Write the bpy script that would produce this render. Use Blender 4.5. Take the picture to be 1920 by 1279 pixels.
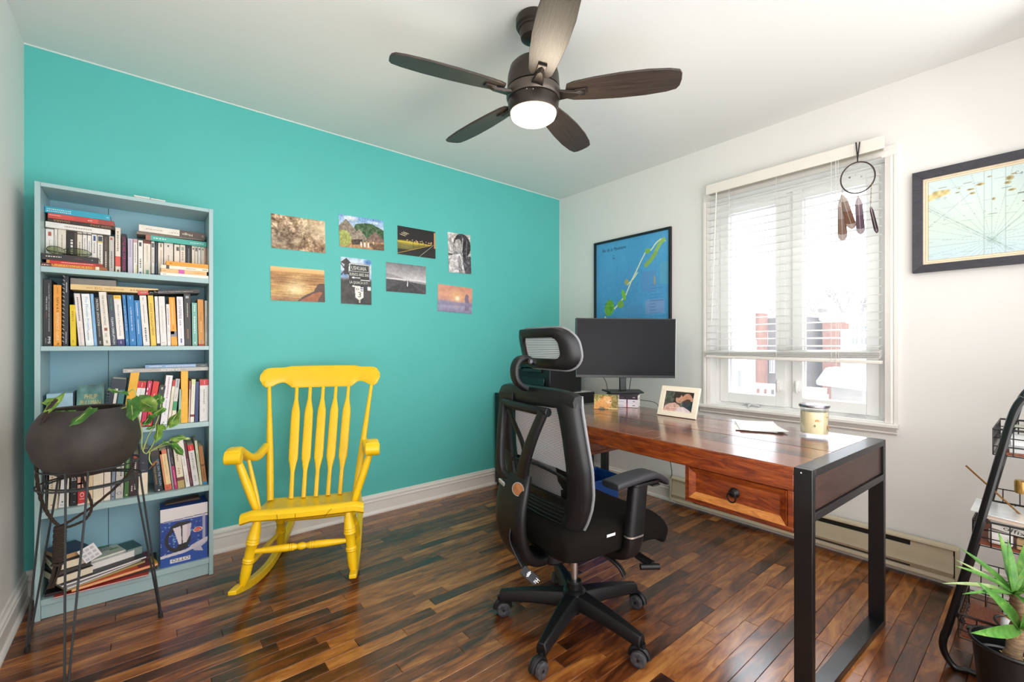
import bpy, bmesh, math, random
import numpy as np
from mathutils import Vector, Matrix, Euler
for _o in list(bpy.data.objects): bpy.data.objects.remove(_o)
SC = bpy.context.scene; COL = SC.collection
# ---------------------------------------------------------------- camera, sky, large lights, exposure
FPX, HORZ = 833.3885, 645.69            # focal length and horizon row for the 1920 x 1279 frame
YAW = math.radians(50.6421)
CAM = Vector((-2.903, -2.854, 1.12))
FWD = Vector((math.cos(YAW), math.sin(YAW), 0)); RGT = Vector((math.sin(YAW), -math.cos(YAW), 0)); UP = Vector((0, 0, 1))
cd = bpy.data.cameras.new('camera'); cam = bpy.data.objects.new('camera', cd); COL.objects.link(cam)
cam.location = CAM; cam.rotation_euler = (math.radians(90), 0, YAW - math.radians(90))
cd.sensor_width = 36; cd.lens = FPX / 1920 * 36; cd.shift_y = (HORZ - 639.5) / 1920; cd.clip_start = 0.02; cd.clip_end = 300
SC.camera = cam
wd = bpy.data.worlds.new('sky'); SC.world = wd; wd.use_nodes = True
bg = wd.node_tree.nodes['Background']; bg.inputs[0].default_value = (0.93, 0.96, 1.0, 1); bg.inputs[1].default_value = 2.3
def area(name, loc, aim, sx, sy, power, color=(1, 1, 1), portal=False):
    l = bpy.data.lights.new(name, 'AREA'); l.shape = 'RECTANGLE'; l.size = sx; l.size_y = sy; l.energy = power; l.color = color
    o = bpy.data.objects.new(name, l); COL.objects.link(o); o.location = loc
    o.rotation_euler = (Vector(aim) - Vector(loc)).to_track_quat('-Z', 'Y').to_euler()
    if portal: l.cycles.is_portal = True
    return o
area('window_portal', (0.16, -1.85, 1.38), (-1, -1.85, 1.38), 0.95, 1.28, 1, portal=True)
area('rear_fill', (-1.9, -3.27, 1.15), (-1.85, -.4, .95), 2.5, 2.1, 31, (0.985, 0.985, 1.0))  # added fill lamp inside the room, in front of the closed rear wall
area('ceiling_fill', (-2.1, -2.7, 1.0), (-1.8, -1.4, 2.44), 1.6, 0.9, 8.5, (0.985, 0.985, 1.0))  # added lamp aimed upward to brighten the ceiling
area('sky_boost', (2.4, -1.85, 4.3), (0, -1.85, 1.35), 4.0, 3.0, 360, (0.95, 0.975, 1.0))  # added area lamp above the window, out of view, boosting the daylight indoors
area('side_fill', (-.35, -3.1, 1.95), (-3.2, -.6, 1.1), .7, .7, 3, (1.0, 0.985, 0.96))
SC.view_settings.view_transform = 'Standard'; SC.view_settings.look = 'None'; SC.view_settings.gamma = 1.0
SC.view_settings.use_curve_mapping = False; SC.view_settings.exposure = 0.72
try:
    SC.cycles.use_denoising = True; SC.cycles.max_bounces = 10; SC.cycles.transparent_max_bounces = 24
    SC.cycles.sample_clamp_indirect = 6.0; SC.cycles.caustics_reflective = False; SC.cycles.caustics_refractive = False
except Exception: pass
# ---------------------------------------------------------------- points in the room read off known planes
def ray(px, py): return FWD + RGT * ((px - 960) / FPX) + UP * ((HORZ - py) / FPX)
def at_x(px, py, c): r = ray(px, py); return CAM + r * ((c - CAM.x) / r.x)
def at_y(px, py, c): r = ray(px, py); return CAM + r * ((c - CAM.y) / r.y)
def at_z(px, py, c): r = ray(px, py); return CAM + r * ((c - CAM.z) / r.z)
# ---------------------------------------------------------------- naming
def tag(o, label=None, cat=None, group=None, kind=None):
    if label: o['label'] = label
    if cat: o['category'] = cat
    if group: o['group'] = group
    if kind: o['kind'] = kind
    return o
def thing(name, label, cat, loc=(0, 0, 0), group=None):
    o = bpy.data.objects.new(name, None); COL.objects.link(o); o.location = loc; o.empty_display_size = .05
    return tag(o, label, cat, group)
def wmat(o):
    m = Matrix.Identity(4)
    while o is not None:
        m = Matrix.LocRotScale(o.location, o.rotation_euler, o.scale) @ m; o = o.parent
    return m
def dup(o, parent=None, loc=None, label=None):
    c = o.copy(); COL.objects.link(c)
    if parent is not None: c.parent = parent
    if loc is not None: c.location = loc
    if label: c['label'] = label
    for ch in o.children: dup(ch, c)
    return c
# ---------------------------------------------------------------- mesh collector
def frame(o, x, y, z=None):
    x = Vector(x).normalized(); y = Vector(y); y = (y - x * y.dot(x)).normalized(); z = x.cross(y)
    m = Matrix((x, y, z)).transposed().to_4x4(); m.translation = Vector(o); return m
def heading(o, deg, z=0):
    a = math.radians(deg); return frame((o[0], o[1], z), (math.cos(a), math.sin(a), 0), (-math.sin(a), math.cos(a), 0))
class MB:
    def __init__(s, M=None): s.v = []; s.f = []; s.m = []; s.M = M; s.mi = 0
    def add(s, vs, fs):
        b = len(s.v)
        for p in vs: s.v.append((s.M @ Vector(p)) if s.M else Vector(p))
        for f in fs: s.f.append([i + b for i in f]); s.m.append(s.mi)
        return s
    def box(s, a, b):
        x0, y0, z0 = a; x1, y1, z1 = b
        return s.add([(x0, y0, z0), (x1, y0, z0), (x1, y1, z0), (x0, y1, z0), (x0, y0, z1), (x1, y0, z1), (x1, y1, z1), (x0, y1, z1)],
                     [(0, 3, 2, 1), (4, 5, 6, 7), (0, 1, 5, 4), (1, 2, 6, 5), (2, 3, 7, 6), (3, 0, 4, 7)])
    def hexa(s, p):
        return s.add(p, [(0, 3, 2, 1), (4, 5, 6, 7), (0, 1, 5, 4), (1, 2, 6, 5), (2, 3, 7, 6), (3, 0, 4, 7)])
    def prism(s, poly, F, d0, d1):          # polygon in the xy plane of frame F, extruded along its z
        n = len(poly); vs = [F @ Vector((x, y, d0)) for x, y in poly] + [F @ Vector((x, y, d1)) for x, y in poly]
        return s.add(vs, [tuple(range(n - 1, -1, -1)), tuple(range(n, 2 * n))] + [(i, (i + 1) % n, n + (i + 1) % n, n + i) for i in range(n)])
    def lathe(s, prof, c=(0, 0, 0), n=24, axis=(0, 0, 1), cap=True):
        z = Vector(axis).normalized(); x = z.orthogonal().normalized(); y = z.cross(x); c = Vector(c); vs = []; fs = []
        for r, h in prof:
            for k in range(n):
                a = 2 * math.pi * k / n; vs.append(c + x * (r * math.cos(a)) + y * (r * math.sin(a)) + z * h)
        m = len(prof)
        for i in range(m - 1):
            for k in range(n):
                k2 = (k + 1) % n; fs.append((i * n + k, i * n + k2, (i + 1) * n + k2, (i + 1) * n + k))
        if cap:
            if prof[0][0] > 1e-6: fs.append(tuple(range(n - 1, -1, -1)))
            if prof[-1][0] > 1e-6: fs.append(tuple(range((m - 1) * n, m * n)))
        return s.add(vs, fs)
    def cyl(s, p0, p1, r0, r1=None, n=12):
        p0 = Vector(p0); p1 = Vector(p1); return s.lathe([(r0, 0), (r0 if r1 is None else r1, (p1 - p0).length)], p0, n, p1 - p0)
    def tube(s, pts, r, n=8, closed=False, flat=1.0, upv=None):
        pts = [Vector(p) for p in pts]; N = len(pts); rs = r if isinstance(r, (list, tuple)) else [r] * N; vs = []; fs = []; x = None
        for i in range(N):
            a = pts[(i - 1) % N] if (closed or i > 0) else pts[i]; b = pts[(i + 1) % N] if (closed or i < N - 1) else pts[i]
            t = (b - a).normalized()
            if upv is not None: x = Vector(upv); x = (x - t * x.dot(t)).normalized()
            elif x is None: x = t.orthogonal().normalized()
            else: x = (x - t * x.dot(t)).normalized()
            y = t.cross(x)
            for k in range(n):
                q = 2 * math.pi * k / n; vs.append(pts[i] + x * (rs[i] * math.cos(q)) + y * (rs[i] * flat * math.sin(q)))
        for i in range(N if closed else N - 1):
            j = (i + 1) % N
            for k in range(n):
                k2 = (k + 1) % n; fs.append((i * n + k, i * n + k2, j * n + k2, j * n + k))
        if not closed: fs += [tuple(range(n - 1, -1, -1)), tuple(range((N - 1) * n, N * n))]
        return s.add(vs, fs)
    def sweep(s, sec, pts, xs, ys):         # section polygon carried along pts, with per-point section axes
        n = len(sec); vs = []; fs = []
        for p, x, y in zip(pts, xs, ys):
            for a, b in sec: vs.append(Vector(p) + Vector(x) * a + Vector(y) * b)
        for i in range(len(pts) - 1):
            for k in range(n):
                k2 = (k + 1) % n; fs.append((i * n + k, i * n + k2, (i + 1) * n + k2, (i + 1) * n + k))
        fs += [tuple(range(n - 1, -1, -1)), tuple(range((len(pts) - 1) * n, len(pts) * n))]
        return s.add(vs, fs)
    def sphere(s, c, r, n=12, m=8, sc=(1, 1, 1)):
        vs = []; fs = []; c = Vector(c)
        for i in range(m + 1):
            th = math.pi * i / m
            for k in range(n):
                a = 2 * math.pi * k / n; vs.append(c + Vector((r * sc[0] * math.sin(th) * math.cos(a), r * sc[1] * math.sin(th) * math.sin(a), r * sc[2] * math.cos(th))))
        for i in range(m):
            for k in range(n): fs.append((i * n + k, (i + 1) * n + k, (i + 1) * n + (k + 1) % n, i * n + (k + 1) % n))
        return s.add(vs, fs)
    def grid(s, P, thick=0):                # P[i][j] points; a sheet, given thickness along its normals
        a = len(P); b = len(P[0]); vs = [Vector(p) for r in P for p in r]
        fs = [(i * b + j, i * b + j + 1, (i + 1) * b + j + 1, (i + 1) * b + j) for i in range(a - 1) for j in range(b - 1)]
        if thick:
            nr = [Vector() for _ in vs]
            for f in fs:
                q = (vs[f[2]] - vs[f[0]]).cross(vs[f[3]] - vs[f[1]])
                for i in f: nr[i] += q
            o = len(vs); vs = vs + [v - (n.normalized() * thick if n.length else n) for v, n in zip(vs, nr)]
            fs = fs + [tuple(i + o for i in reversed(f)) for f in fs]
            rim = [(0, j) for j in range(b)] + [(i, b - 1) for i in range(1, a)] + [(a - 1, j) for j in range(b - 2, -1, -1)] + [(i, 0) for i in range(a - 2, 0, -1)]
            ids = [i * b + j for i, j in rim]
            for k in range(len(ids)): p, q = ids[k], ids[(k + 1) % len(ids)]; fs.append((q, p, p + o, q + o))
        return s.add(vs, fs)
    def build(s, name, mats, parent=None, bevel=0, smooth=35, kind=None, label=None, cat=None, group=None, seg=2, sub=0, local=False):
        me = bpy.data.meshes.new(name); M = None
        if parent is not None and not local: M = wmat(parent).inverted()
        vs = [(M @ v) if M else v for v in s.v]
        me.from_pydata([tuple(v) for v in vs], [], s.f)
        if not isinstance(mats, (list, tuple)): mats = [mats]
        for m in mats: me.materials.append(m)
        if len(mats) > 1: me.polygons.foreach_set('material_index', s.m)
        if smooth:
            me.polygons.foreach_set('use_smooth', [True] * len(me.polygons)); me.set_sharp_from_angle(angle=math.radians(smooth))
        me.update(); o = bpy.data.objects.new(name, me); COL.objects.link(o)
        if parent is not None: o.parent = parent
        if bevel:
            b = o.modifiers.new('bevel', 'BEVEL'); b.width = bevel; b.segments = seg; b.limit_method = 'ANGLE'; b.angle_limit = math.radians(40)
        if sub: q = o.modifiers.new('sub', 'SUBSURF'); q.levels = sub; q.render_levels = sub
        return tag(o, label, cat, group, kind)
def lerp(a, b, t): return a + (b - a) * t
def spline(P, n=8):                         # Catmull-Rom through P
    P = [Vector(p) for p in P]; out = []
    for i in range(len(P) - 1):
        p0 = P[max(i - 1, 0)]; p1 = P[i]; p2 = P[i + 1]; p3 = P[min(i + 2, len(P) - 1)]
        for k in range(n):
            t = k / n; out.append(0.5 * ((2 * p1) + (p2 - p0) * t + (2 * p0 - 5 * p1 + 4 * p2 - p3) * t * t + (3 * p1 - p0 - 3 * p2 + p3) * t ** 3))
    return out + [P[-1]]
def rrect(w, h, r, n=5, cx=0, cy=0):
    out = []
    for sx, sy, a0 in ((1, 1, 0), (-1, 1, 90), (-1, -1, 180), (1, -1, 270)):
        for k in range(n + 1):
            a = math.radians(a0 + 90 * k / n); out.append((cx + sx * (w / 2 - r) + r * math.cos(a), cy + sy * (h / 2 - r) + r * math.sin(a)))
    return out
# ---------------------------------------------------------------- materials
def lin(h):
    if not isinstance(h, str): return tuple(h)
    h = h.lstrip('#'); c = [int(h[i:i + 2], 16) / 255 for i in (0, 2, 4)]
    return tuple(x / 12.92 if x <= .04045 else ((x + .055) / 1.055) ** 2.4 for x in c)
_mats = {}
def mat(name, col, rough=.5, metal=0, vary=0, scale=20, bump=0, bscale=200, coat=0, spec=.5, stretch=None, sheen=0, emit=None):
    if name in _mats: return _mats[name]
    m = bpy.data.materials.new(name); m.use_nodes = True; nt = m.node_tree; p = nt.nodes['Principled BSDF']
    c = lin(col); p.inputs['Base Color'].default_value = (*c, 1); p.inputs['Roughness'].default_value = rough
    p.inputs['Metallic'].default_value = metal; p.inputs['Specular IOR Level'].default_value = spec
    if coat: p.inputs['Coat Weight'].default_value = coat; p.inputs['Coat Roughness'].default_value = .12
    if sheen: p.inputs['Sheen Weight'].default_value = sheen
    if emit: p.inputs['Emission Color'].default_value = (*lin(emit[0]), 1); p.inputs['Emission Strength'].default_value = emit[1]
    if vary or bump:
        tc = nt.nodes.new('ShaderNodeTexCoord'); mp = nt.nodes.new('ShaderNodeMapping'); nt.links.new(tc.outputs['Object'], mp.inputs[0])
        if stretch: mp.inputs['Scale'].default_value = stretch
    if vary:
        nz = nt.nodes.new('ShaderNodeTexNoise'); nz.inputs['Scale'].default_value = scale; nz.inputs['Detail'].default_value = 5
        nt.links.new(mp.outputs[0], nz.inputs['Vector'])
        rp = nt.nodes.new('ShaderNodeValToRGB'); rp.color_ramp.elements[0].position = .3; rp.color_ramp.elements[1].position = .7
        rp.color_ramp.elements[0].color = (*[max(0, x * (1 - vary)) for x in c], 1); rp.color_ramp.elements[1].color = (*[min(1, x * (1 + vary)) for x in c], 1)
        nt.links.new(nz.outputs['Fac'], rp.inputs[0]); nt.links.new(rp.outputs[0], p.inputs['Base Color'])
    if bump:
        nb = nt.nodes.new('ShaderNodeTexNoise'); nb.inputs['Scale'].default_value = bscale; nb.inputs['Detail'].default_value = 3
        nt.links.new(mp.outputs[0], nb.inputs['Vector']); bp = nt.nodes.new('ShaderNodeBump'); bp.inputs['Strength'].default_value = bump; bp.inputs['Distance'].default_value = .002
        nt.links.new(nb.outputs['Fac'], bp.inputs['Height']); nt.links.new(bp.outputs[0], p.inputs['Normal'])
    _mats[name] = m; return m
def cm(hexc, rough=.45):                     # plain print and cover colours, shared by colour
    return mat('print ' + hexc + str(rough), hexc, rough, vary=.05, scale=60)
def wood(name, cols, scale=6, stretch=(1, 8, 8), rough=.35, coat=.2, rnd=False, bump=.15, wpos=False, dist=1.5, lo=.25, hi=.75):
    m = bpy.data.materials.new(name); m.use_nodes = True; nt = m.node_tree; N = nt.nodes.new; L = nt.links.new; p = nt.nodes['Principled BSDF']
    tc = N('ShaderNodeTexCoord'); mp = N('ShaderNodeMapping'); mp.inputs['Scale'].default_value = stretch
    src = tc.outputs['Object']
    if wpos: src = N('ShaderNodeNewGeometry').outputs['Position']
    if rnd:
        at = N('ShaderNodeAttribute'); at.attribute_name = 'rnd'; cb = N('ShaderNodeCombineXYZ'); mu = N('ShaderNodeMath'); mu.operation = 'MULTIPLY'; mu.inputs[1].default_value = 37.0
        L(at.outputs['Fac'], mu.inputs[0]); [L(mu.outputs[0], cb.inputs[i]) for i in range(3)]
        ad = N('ShaderNodeVectorMath'); ad.operation = 'ADD'; L(src, ad.inputs[0]); L(cb.outputs[0], ad.inputs[1]); src = ad.outputs[0]
    L(src, mp.inputs[0])
    n1 = N('ShaderNodeTexNoise'); n1.inputs['Scale'].default_value = scale; n1.inputs['Detail'].default_value = 6; n1.inputs['Roughness'].default_value = .62; n1.inputs['Distortion'].default_value = dist
    L(mp.outputs[0], n1.inputs['Vector']); fac = n1.outputs['Fac']
    if rnd:
        mr = N('ShaderNodeMapRange'); mr.inputs[3].default_value = -.17; mr.inputs[4].default_value = .17; L(at.outputs['Fac'], mr.inputs[0])
        a2 = N('ShaderNodeMath'); a2.operation = 'ADD'; L(fac, a2.inputs[0]); L(mr.outputs[0], a2.inputs[1]); fac = a2.outputs[0]
    rp = N('ShaderNodeValToRGB'); e = rp.color_ramp.elements; k = len(cols)
    e[0].position = lo; e[0].color = (*lin(cols[0]), 1); e[1].position = hi; e[1].color = (*lin(cols[-1]), 1)
    for i in range(1, k - 1): q = e.new(lo + (hi - lo) * i / (k - 1)); q.color = (*lin(cols[i]), 1)
    L(fac, rp.inputs[0]); L(rp.outputs[0], p.inputs['Base Color'])
    p.inputs['Roughness'].default_value = rough
    if coat: p.inputs['Coat Weight'].default_value = coat; p.inputs['Coat Roughness'].default_value = .16
    if bump:
        n2 = N('ShaderNodeTexNoise'); n2.inputs['Scale'].default_value = scale * 6; n2.inputs['Detail'].default_value = 4; L(mp.outputs[0], n2.inputs['Vector'])
        bp = N('ShaderNodeBump'); bp.inputs['Strength'].default_value = bump; bp.inputs['Distance'].default_value = .001; L(n2.outputs['Fac'], bp.inputs['Height']); L(bp.outputs[0], p.inputs['Normal'])
    return m
def glassy(name, tint=(1, 1, 1), refl=.5, rough=.02, haze=0):
    m = bpy.data.materials.new(name); m.use_nodes = True; nt = m.node_tree; nt.nodes.clear(); N = nt.nodes.new; L = nt.links.new
    o = N('ShaderNodeOutputMaterial'); t = N('ShaderNodeBsdfTransparent'); t.inputs[0].default_value = (*tint, 1); g = N('ShaderNodeBsdfGlossy'); g.inputs['Roughness'].default_value = rough
    f = N('ShaderNodeFresnel'); f.inputs[0].default_value = 1.45; k = N('ShaderNodeMath'); k.operation = 'MULTIPLY'; k.inputs[1].default_value = refl; L(f.outputs[0], k.inputs[0])
    x = N('ShaderNodeMixShader'); L(k.outputs[0], x.inputs[0]); L(t.outputs[0], x.inputs[1]); L(g.outputs[0], x.inputs[2]); out = x.outputs[0]
    if haze:
        d = N('ShaderNodeBsdfTranslucent'); d.inputs[0].default_value = (.9, .92, .95, 1); y = N('ShaderNodeMixShader'); y.inputs[0].default_value = haze; L(out, y.inputs[1]); L(d.outputs[0], y.inputs[2]); out = y.outputs[0]
    L(out, o.inputs[0]); return m
def translucent(name, col, amount=.4, rough=.5):
    m = bpy.data.materials.new(name); m.use_nodes = True; nt = m.node_tree; N = nt.nodes.new; L = nt.links.new; p = nt.nodes['Principled BSDF']; o = nt.nodes['Material Output']
    p.inputs['Base Color'].default_value = (*lin(col), 1); p.inputs['Roughness'].default_value = rough
    t = N('ShaderNodeBsdfTranslucent'); t.inputs[0].default_value = (*lin(col), 1); x = N('ShaderNodeMixShader'); x.inputs[0].default_value = amount
    L(p.outputs[0], x.inputs[1]); L(t.outputs[0], x.inputs[2]); L(x.outputs[0], o.inputs[0]); return m
def paintmat(name, rough=.35, coat=0):
    m = bpy.data.materials.new(name); m.use_nodes = True; nt = m.node_tree; a = nt.nodes.new('ShaderNodeAttribute'); a.attribute_name = 'paint'
    p = nt.nodes['Principled BSDF']; nt.links.new(a.outputs['Color'], p.inputs['Base Color']); p.inputs['Roughness'].default_value = rough
    if coat: p.inputs['Coat Weight'].default_value = coat; p.inputs['Coat Roughness'].default_value = .05
    return m
PRINT = paintmat('painted print'); GLOSSPRINT = paintmat('painted print under gloss', .3, .3)
# ---------------------------------------------------------------- flat prints: a fine grid coloured point by point
class Canvas:
    def __init__(s, w, h, col='#ffffff', seed=1):
        s.w, s.h = w, h; s.a = np.empty((h, w, 3)); s.a[:] = s.c(col); s.Y, s.X = np.mgrid[0:h, 0:w]; s.X = (s.X + .5) / w; s.Y = (s.Y + .5) / h; s.r = np.random.default_rng(seed)
    def c(s, col): h = col.lstrip('#'); return np.array([int(h[i:i + 2], 16) / 255 for i in (0, 2, 4)])
    def put(s, mask, col, a=1.0):
        k = (mask * a)[..., None]; s.a = s.a * (1 - k) + s.c(col) * k; return s
    def vgrad(s, stops):
        ys = [p for p, _ in stops]; cs = np.array([s.c(q) for _, q in stops])
        for i in range(3): s.a[..., i] = np.interp(s.Y, ys, cs[:, i])
        return s
    def poly(s, pts, col, a=1.0):
        m = np.zeros(s.X.shape, bool); n = len(pts)
        for i in range(n):
            x0, y0 = pts[i]; x1, y1 = pts[(i + 1) % n]
            if y0 == y1: continue
            m ^= ((s.Y >= min(y0, y1)) & (s.Y < max(y0, y1)) & (s.X < x0 + (s.Y - y0) * (x1 - x0) / (y1 - y0)))
        return s.put(m, col, a)
    def ell(s, x, y, rx, ry, col, a=1.0, rot=0, soft=0):
        c, n = math.cos(rot), math.sin(rot); dx = (s.X - x) * s.w / s.h; dy = s.Y - y; k = s.w / s.h
        d = np.sqrt(((dx * c + dy * n) / (rx * k)) ** 2 + ((-dx * n + dy * c) / ry) ** 2)
        return s.put(np.clip((1 - d) / soft, 0, 1) if soft else (d < 1) * 1.0, col, a)
    def rect(s, x0, y0, x1, y1, col, a=1.0): return s.put(((s.X >= x0) & (s.X < x1) & (s.Y >= y0) & (s.Y < y1)) * 1.0, col, a)
    def line(s, pts, w, col, a=1.0):
        k = s.w / s.h
        for (x0, y0), (x1, y1) in zip(pts[:-1], pts[1:]):
            dx, dy = (x1 - x0) * k, y1 - y0; L = dx * dx + dy * dy + 1e-12; px = (s.X - x0) * k; py = s.Y - y0
            t = np.clip((px * dx + py * dy) / L, 0, 1); s.put((np.hypot(px - t * dx, py - t * dy) < w) * 1.0, col, a)
        return s
    def noise(s, cells, amp, mask=None, cy=None):
        cy = cy or max(2, int(cells * s.h / s.w)); g = s.r.random((cy + 2, cells + 2)); x = s.X * cells; y = s.Y * cy; xi = x.astype(int); yi = y.astype(int); fx = x - xi; fy = y - yi
        v = (g[yi, xi] * (1 - fx) + g[yi, xi + 1] * fx) * (1 - fy) + (g[yi + 1, xi] * (1 - fx) + g[yi + 1, xi + 1] * fx) * fy - .5
        if mask is not None: v = v * mask
        s.a = np.clip(s.a + (v * amp)[..., None], 0, 1); return s
    def build(s, name, F, w, h, parent=None, m=None, **kw):     # F: corner at lower left, x to the right, y up, z out of the sheet
        nx, ny = s.w, s.h; xs = np.linspace(0, w, nx); ys = np.linspace(h, 0, ny); co = np.zeros((ny, nx, 3)); co[..., 0] = xs; co[..., 1] = ys[:, None]
        R = np.array(F.to_3x3()); T = np.array(F.translation); co = co.reshape(-1, 3) @ R.T + T
        if parent is not None: P = np.array(wmat(parent).inverted()); co = co @ P[:3, :3].T + P[:3, 3]
        i = np.arange(ny * nx).reshape(ny, nx); q = np.stack([i[1:, :-1], i[1:, 1:], i[:-1, 1:], i[:-1, :-1]], -1).reshape(-1, 4)
        me = bpy.data.meshes.new(name); me.vertices.add(len(co)); me.vertices.foreach_set('co', co.astype(np.float32).ravel())
        me.loops.add(q.size); me.loops.foreach_set('vertex_index', q.ravel().astype(np.int32)); me.polygons.add(len(q)); me.polygons.foreach_set('loop_start', np.arange(0, q.size, 4, dtype=np.int32))
        me.update(calc_edges=True); me.validate()
        a = np.clip(s.a, 0, 1); a = np.where(a <= .04045, a / 12.92, ((a + .055) / 1.055) ** 2.4); a = np.concatenate([a.reshape(-1, 3), np.ones((ny * nx, 1))], 1)
        at = me.color_attributes.new('paint', 'FLOAT_COLOR', 'POINT'); at.data.foreach_set('color', a.astype(np.float32).ravel())
        me.materials.append(m or PRINT); o = bpy.data.objects.new(name, me); COL.objects.link(o)
        if parent is not None: o.parent = parent
        return tag(o, **kw) if kw else o
# ---------------------------------------------------------------- lettering
_txt = {}
def glyphs(s):
    if s not in _txt:
        c = bpy.data.curves.new('t', 'FONT'); c.body = s; c.size = 1; c.resolution_u = 2; c.fill_mode = 'FRONT'; o = bpy.data.objects.new('t', c)
        me = o.to_mesh(); v = [tuple(p.co) for p in me.vertices]; f = [tuple(p.vertices) for p in me.polygons]; o.to_mesh_clear()
        bpy.data.objects.remove(o); bpy.data.curves.remove(c)
        if not v: v = [(0, 0, 0), (.01, 0, 0), (0, .01, 0)]; f = [(0, 1, 2)]
        x = [p[0] for p in v]; y = [p[1] for p in v]; _txt[s] = (v, f, min(x), max(x), min(y), max(y))
    return _txt[s]
def letters(mb, s, F, w, h, slant=0, fit=True):   # text filling the w x h box whose lower left corner is F's origin
    v, f, x0, x1, y0, y1 = glyphs(s); kx = w / max(x1 - x0, 1e-6); ky = h / max(y1 - y0, 1e-6)
    mb.add([F @ Vector(((p[0] - x0) * kx + slant * (p[1] - y0) * ky, (p[1] - y0) * ky, 0)) for p in v], f); return mb
def dashes(mb, F, w, h, n=6, seed=0, rows=1):     # lettering too small to read: short strokes
    r = random.Random(seed); hh = h / rows
    for q in range(rows):
        x = 0
        while x < w * .98:
            l = w / n * r.uniform(.25, .6); l = min(l, w - x)
            mb.add([F @ Vector(p) for p in ((x, q * hh + hh * .15, 0), (x + l, q * hh + hh * .15, 0), (x + l, q * hh + hh * .8, 0), (x, q * hh + hh * .8, 0))], [(0, 1, 2, 3)]); x += l + w / n * .22
    return mb
# ================================================================ the room
H = 2.437; XL = -3.32; YF = -3.35
TEAL = mat('teal wall paint', '#5bc3bd', .55, vary=.02, scale=3, bump=.05, bscale=300)
WHITE = mat('white wall paint', '#ebe8e4', .6, vary=.01, scale=2, bump=.05, bscale=300)
CEIL = mat('ceiling paint', '#ecebe8', .7, bump=.04, bscale=250)
TRIM = mat('white gloss trim', '#efeae4', .3, vary=.02, scale=5)
VINYL = mat('white vinyl', '#f4f4f2', .3)
FLOORM = wood('stained plank', ['#2a1307', '#532a11', '#7b431d', '#a3642d', '#c08546'], scale=3.0, stretch=(1.7, 8, 8), rough=.3, coat=.55, rnd=True, wpos=True, bump=.08, dist=.9, lo=.24, hi=.8)
floor = MB().box((XL - .1, YF - .1, -.06), (.1, .1, -.0125)).build('floor', mat('subfloor', '#1c1009', .8), kind='structure')
random.seed(11); planks = []; PW = .0556
y = -.0005; row = 0
while y > -3.3:
    x = XL - random.uniform(0, .5)
    while x < 0:
        l = random.choice((.3, .4, .5, .6, .75, .9)) * random.uniform(.85, 1.15); x1 = min(x + l, 0)
        if x1 > XL + .02:
            planks.append((max(x, XL), x1, y - PW, y))
        x = x1 + .0006
    y -= PW; row += 1
def plank_bm(mb, x0, x1, y0, y1, t=0.0):
    g = .00035; c = .0011
    return mb.add([(x0 + g, y0 + g, -.012), (x1 - g, y0 + g, -.012), (x1 - g, y1 - g, -.012), (x0 + g, y1 - g, -.012), (x0 + g, y0 + g, t - c), (x1 - g, y0 + g, t - c), (x1 - g, y1 - g, t - c), (x0 + g, y1 - g, t - c),
                   (x0 + g + c, y0 + g + c, t), (x1 - g - c, y0 + g + c, t), (x1 - g - c, y1 - g - c, t), (x0 + g + c, y1 - g - c, t)],
                  [(0, 1, 5, 4), (1, 2, 6, 5), (2, 3, 7, 6), (3, 0, 4, 7), (4, 5, 9, 8), (5, 6, 10, 9), (6, 7, 11, 10), (7, 4, 8, 11), (8, 9, 10, 11)])
def seen(p):
    v = Vector(((p[0] + p[1]) / 2, (p[2] + p[3]) / 2, 0)) - CAM; z = v.dot(FWD)
    if z < .6: return 0
    px = 960 + FPX * v.dot(RGT) / z; py = HORZ - FPX * v.z / z
    if not (-60 < px < 1980 and py < 1330): return 0
    return (p[1] - p[0]) / z ** 3
planks.sort(key=lambda p: -seen(p)); rest = MB(); rv = []
for i, p in enumerate(planks):
    r = random.random()
    if i < 300:
        o = plank_bm(MB(), *p).build('plank', FLOORM, floor, smooth=0); a = o.data.attributes.new('rnd', 'FLOAT', 'POINT'); a.data.foreach_set('value', [r] * 12)
    else: plank_bm(rest, *p); rv += [r] * 12
o = rest.build('plank_remainder', FLOORM, floor, smooth=0, kind='stuff'); a = o.data.attributes.new('rnd', 'FLOAT', 'POINT'); a.data.foreach_set('value', rv)
MB().box((XL - .1, YF - .1, H), (.2, .15, H + .08)).build('ceiling', CEIL, kind='structure')
MB().box((XL - .1, 0, -.06), (.2, .12, H)).build('wall_back', TEAL, kind='structure')
MB().box((XL - .12, YF - .1, -.06), (XL, .12, H)).build('wall_left', WHITE, kind='structure')
WY0, WY1, WZ0, WZ1 = -2.315, -1.40, .70, 2.075      # window opening
wr = MB(); wr.box((0, YF - .1, -.06), (.17, WY0, H)); wr.box((0, WY1, -.06), (.17, .0, H)); wr.box((0, WY0, -.06), (.17, WY1, WZ0)); wr.box((0, WY0, WZ1), (.17, WY1, H))
wr.build('wall_right', WHITE, kind='structure')
# the wall behind the camera
wf = MB(); wf.box((-3.32, YF - .1, -.06), (.0, YF, H)); wf.build('wall_front', WHITE, kind='structure')
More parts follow.
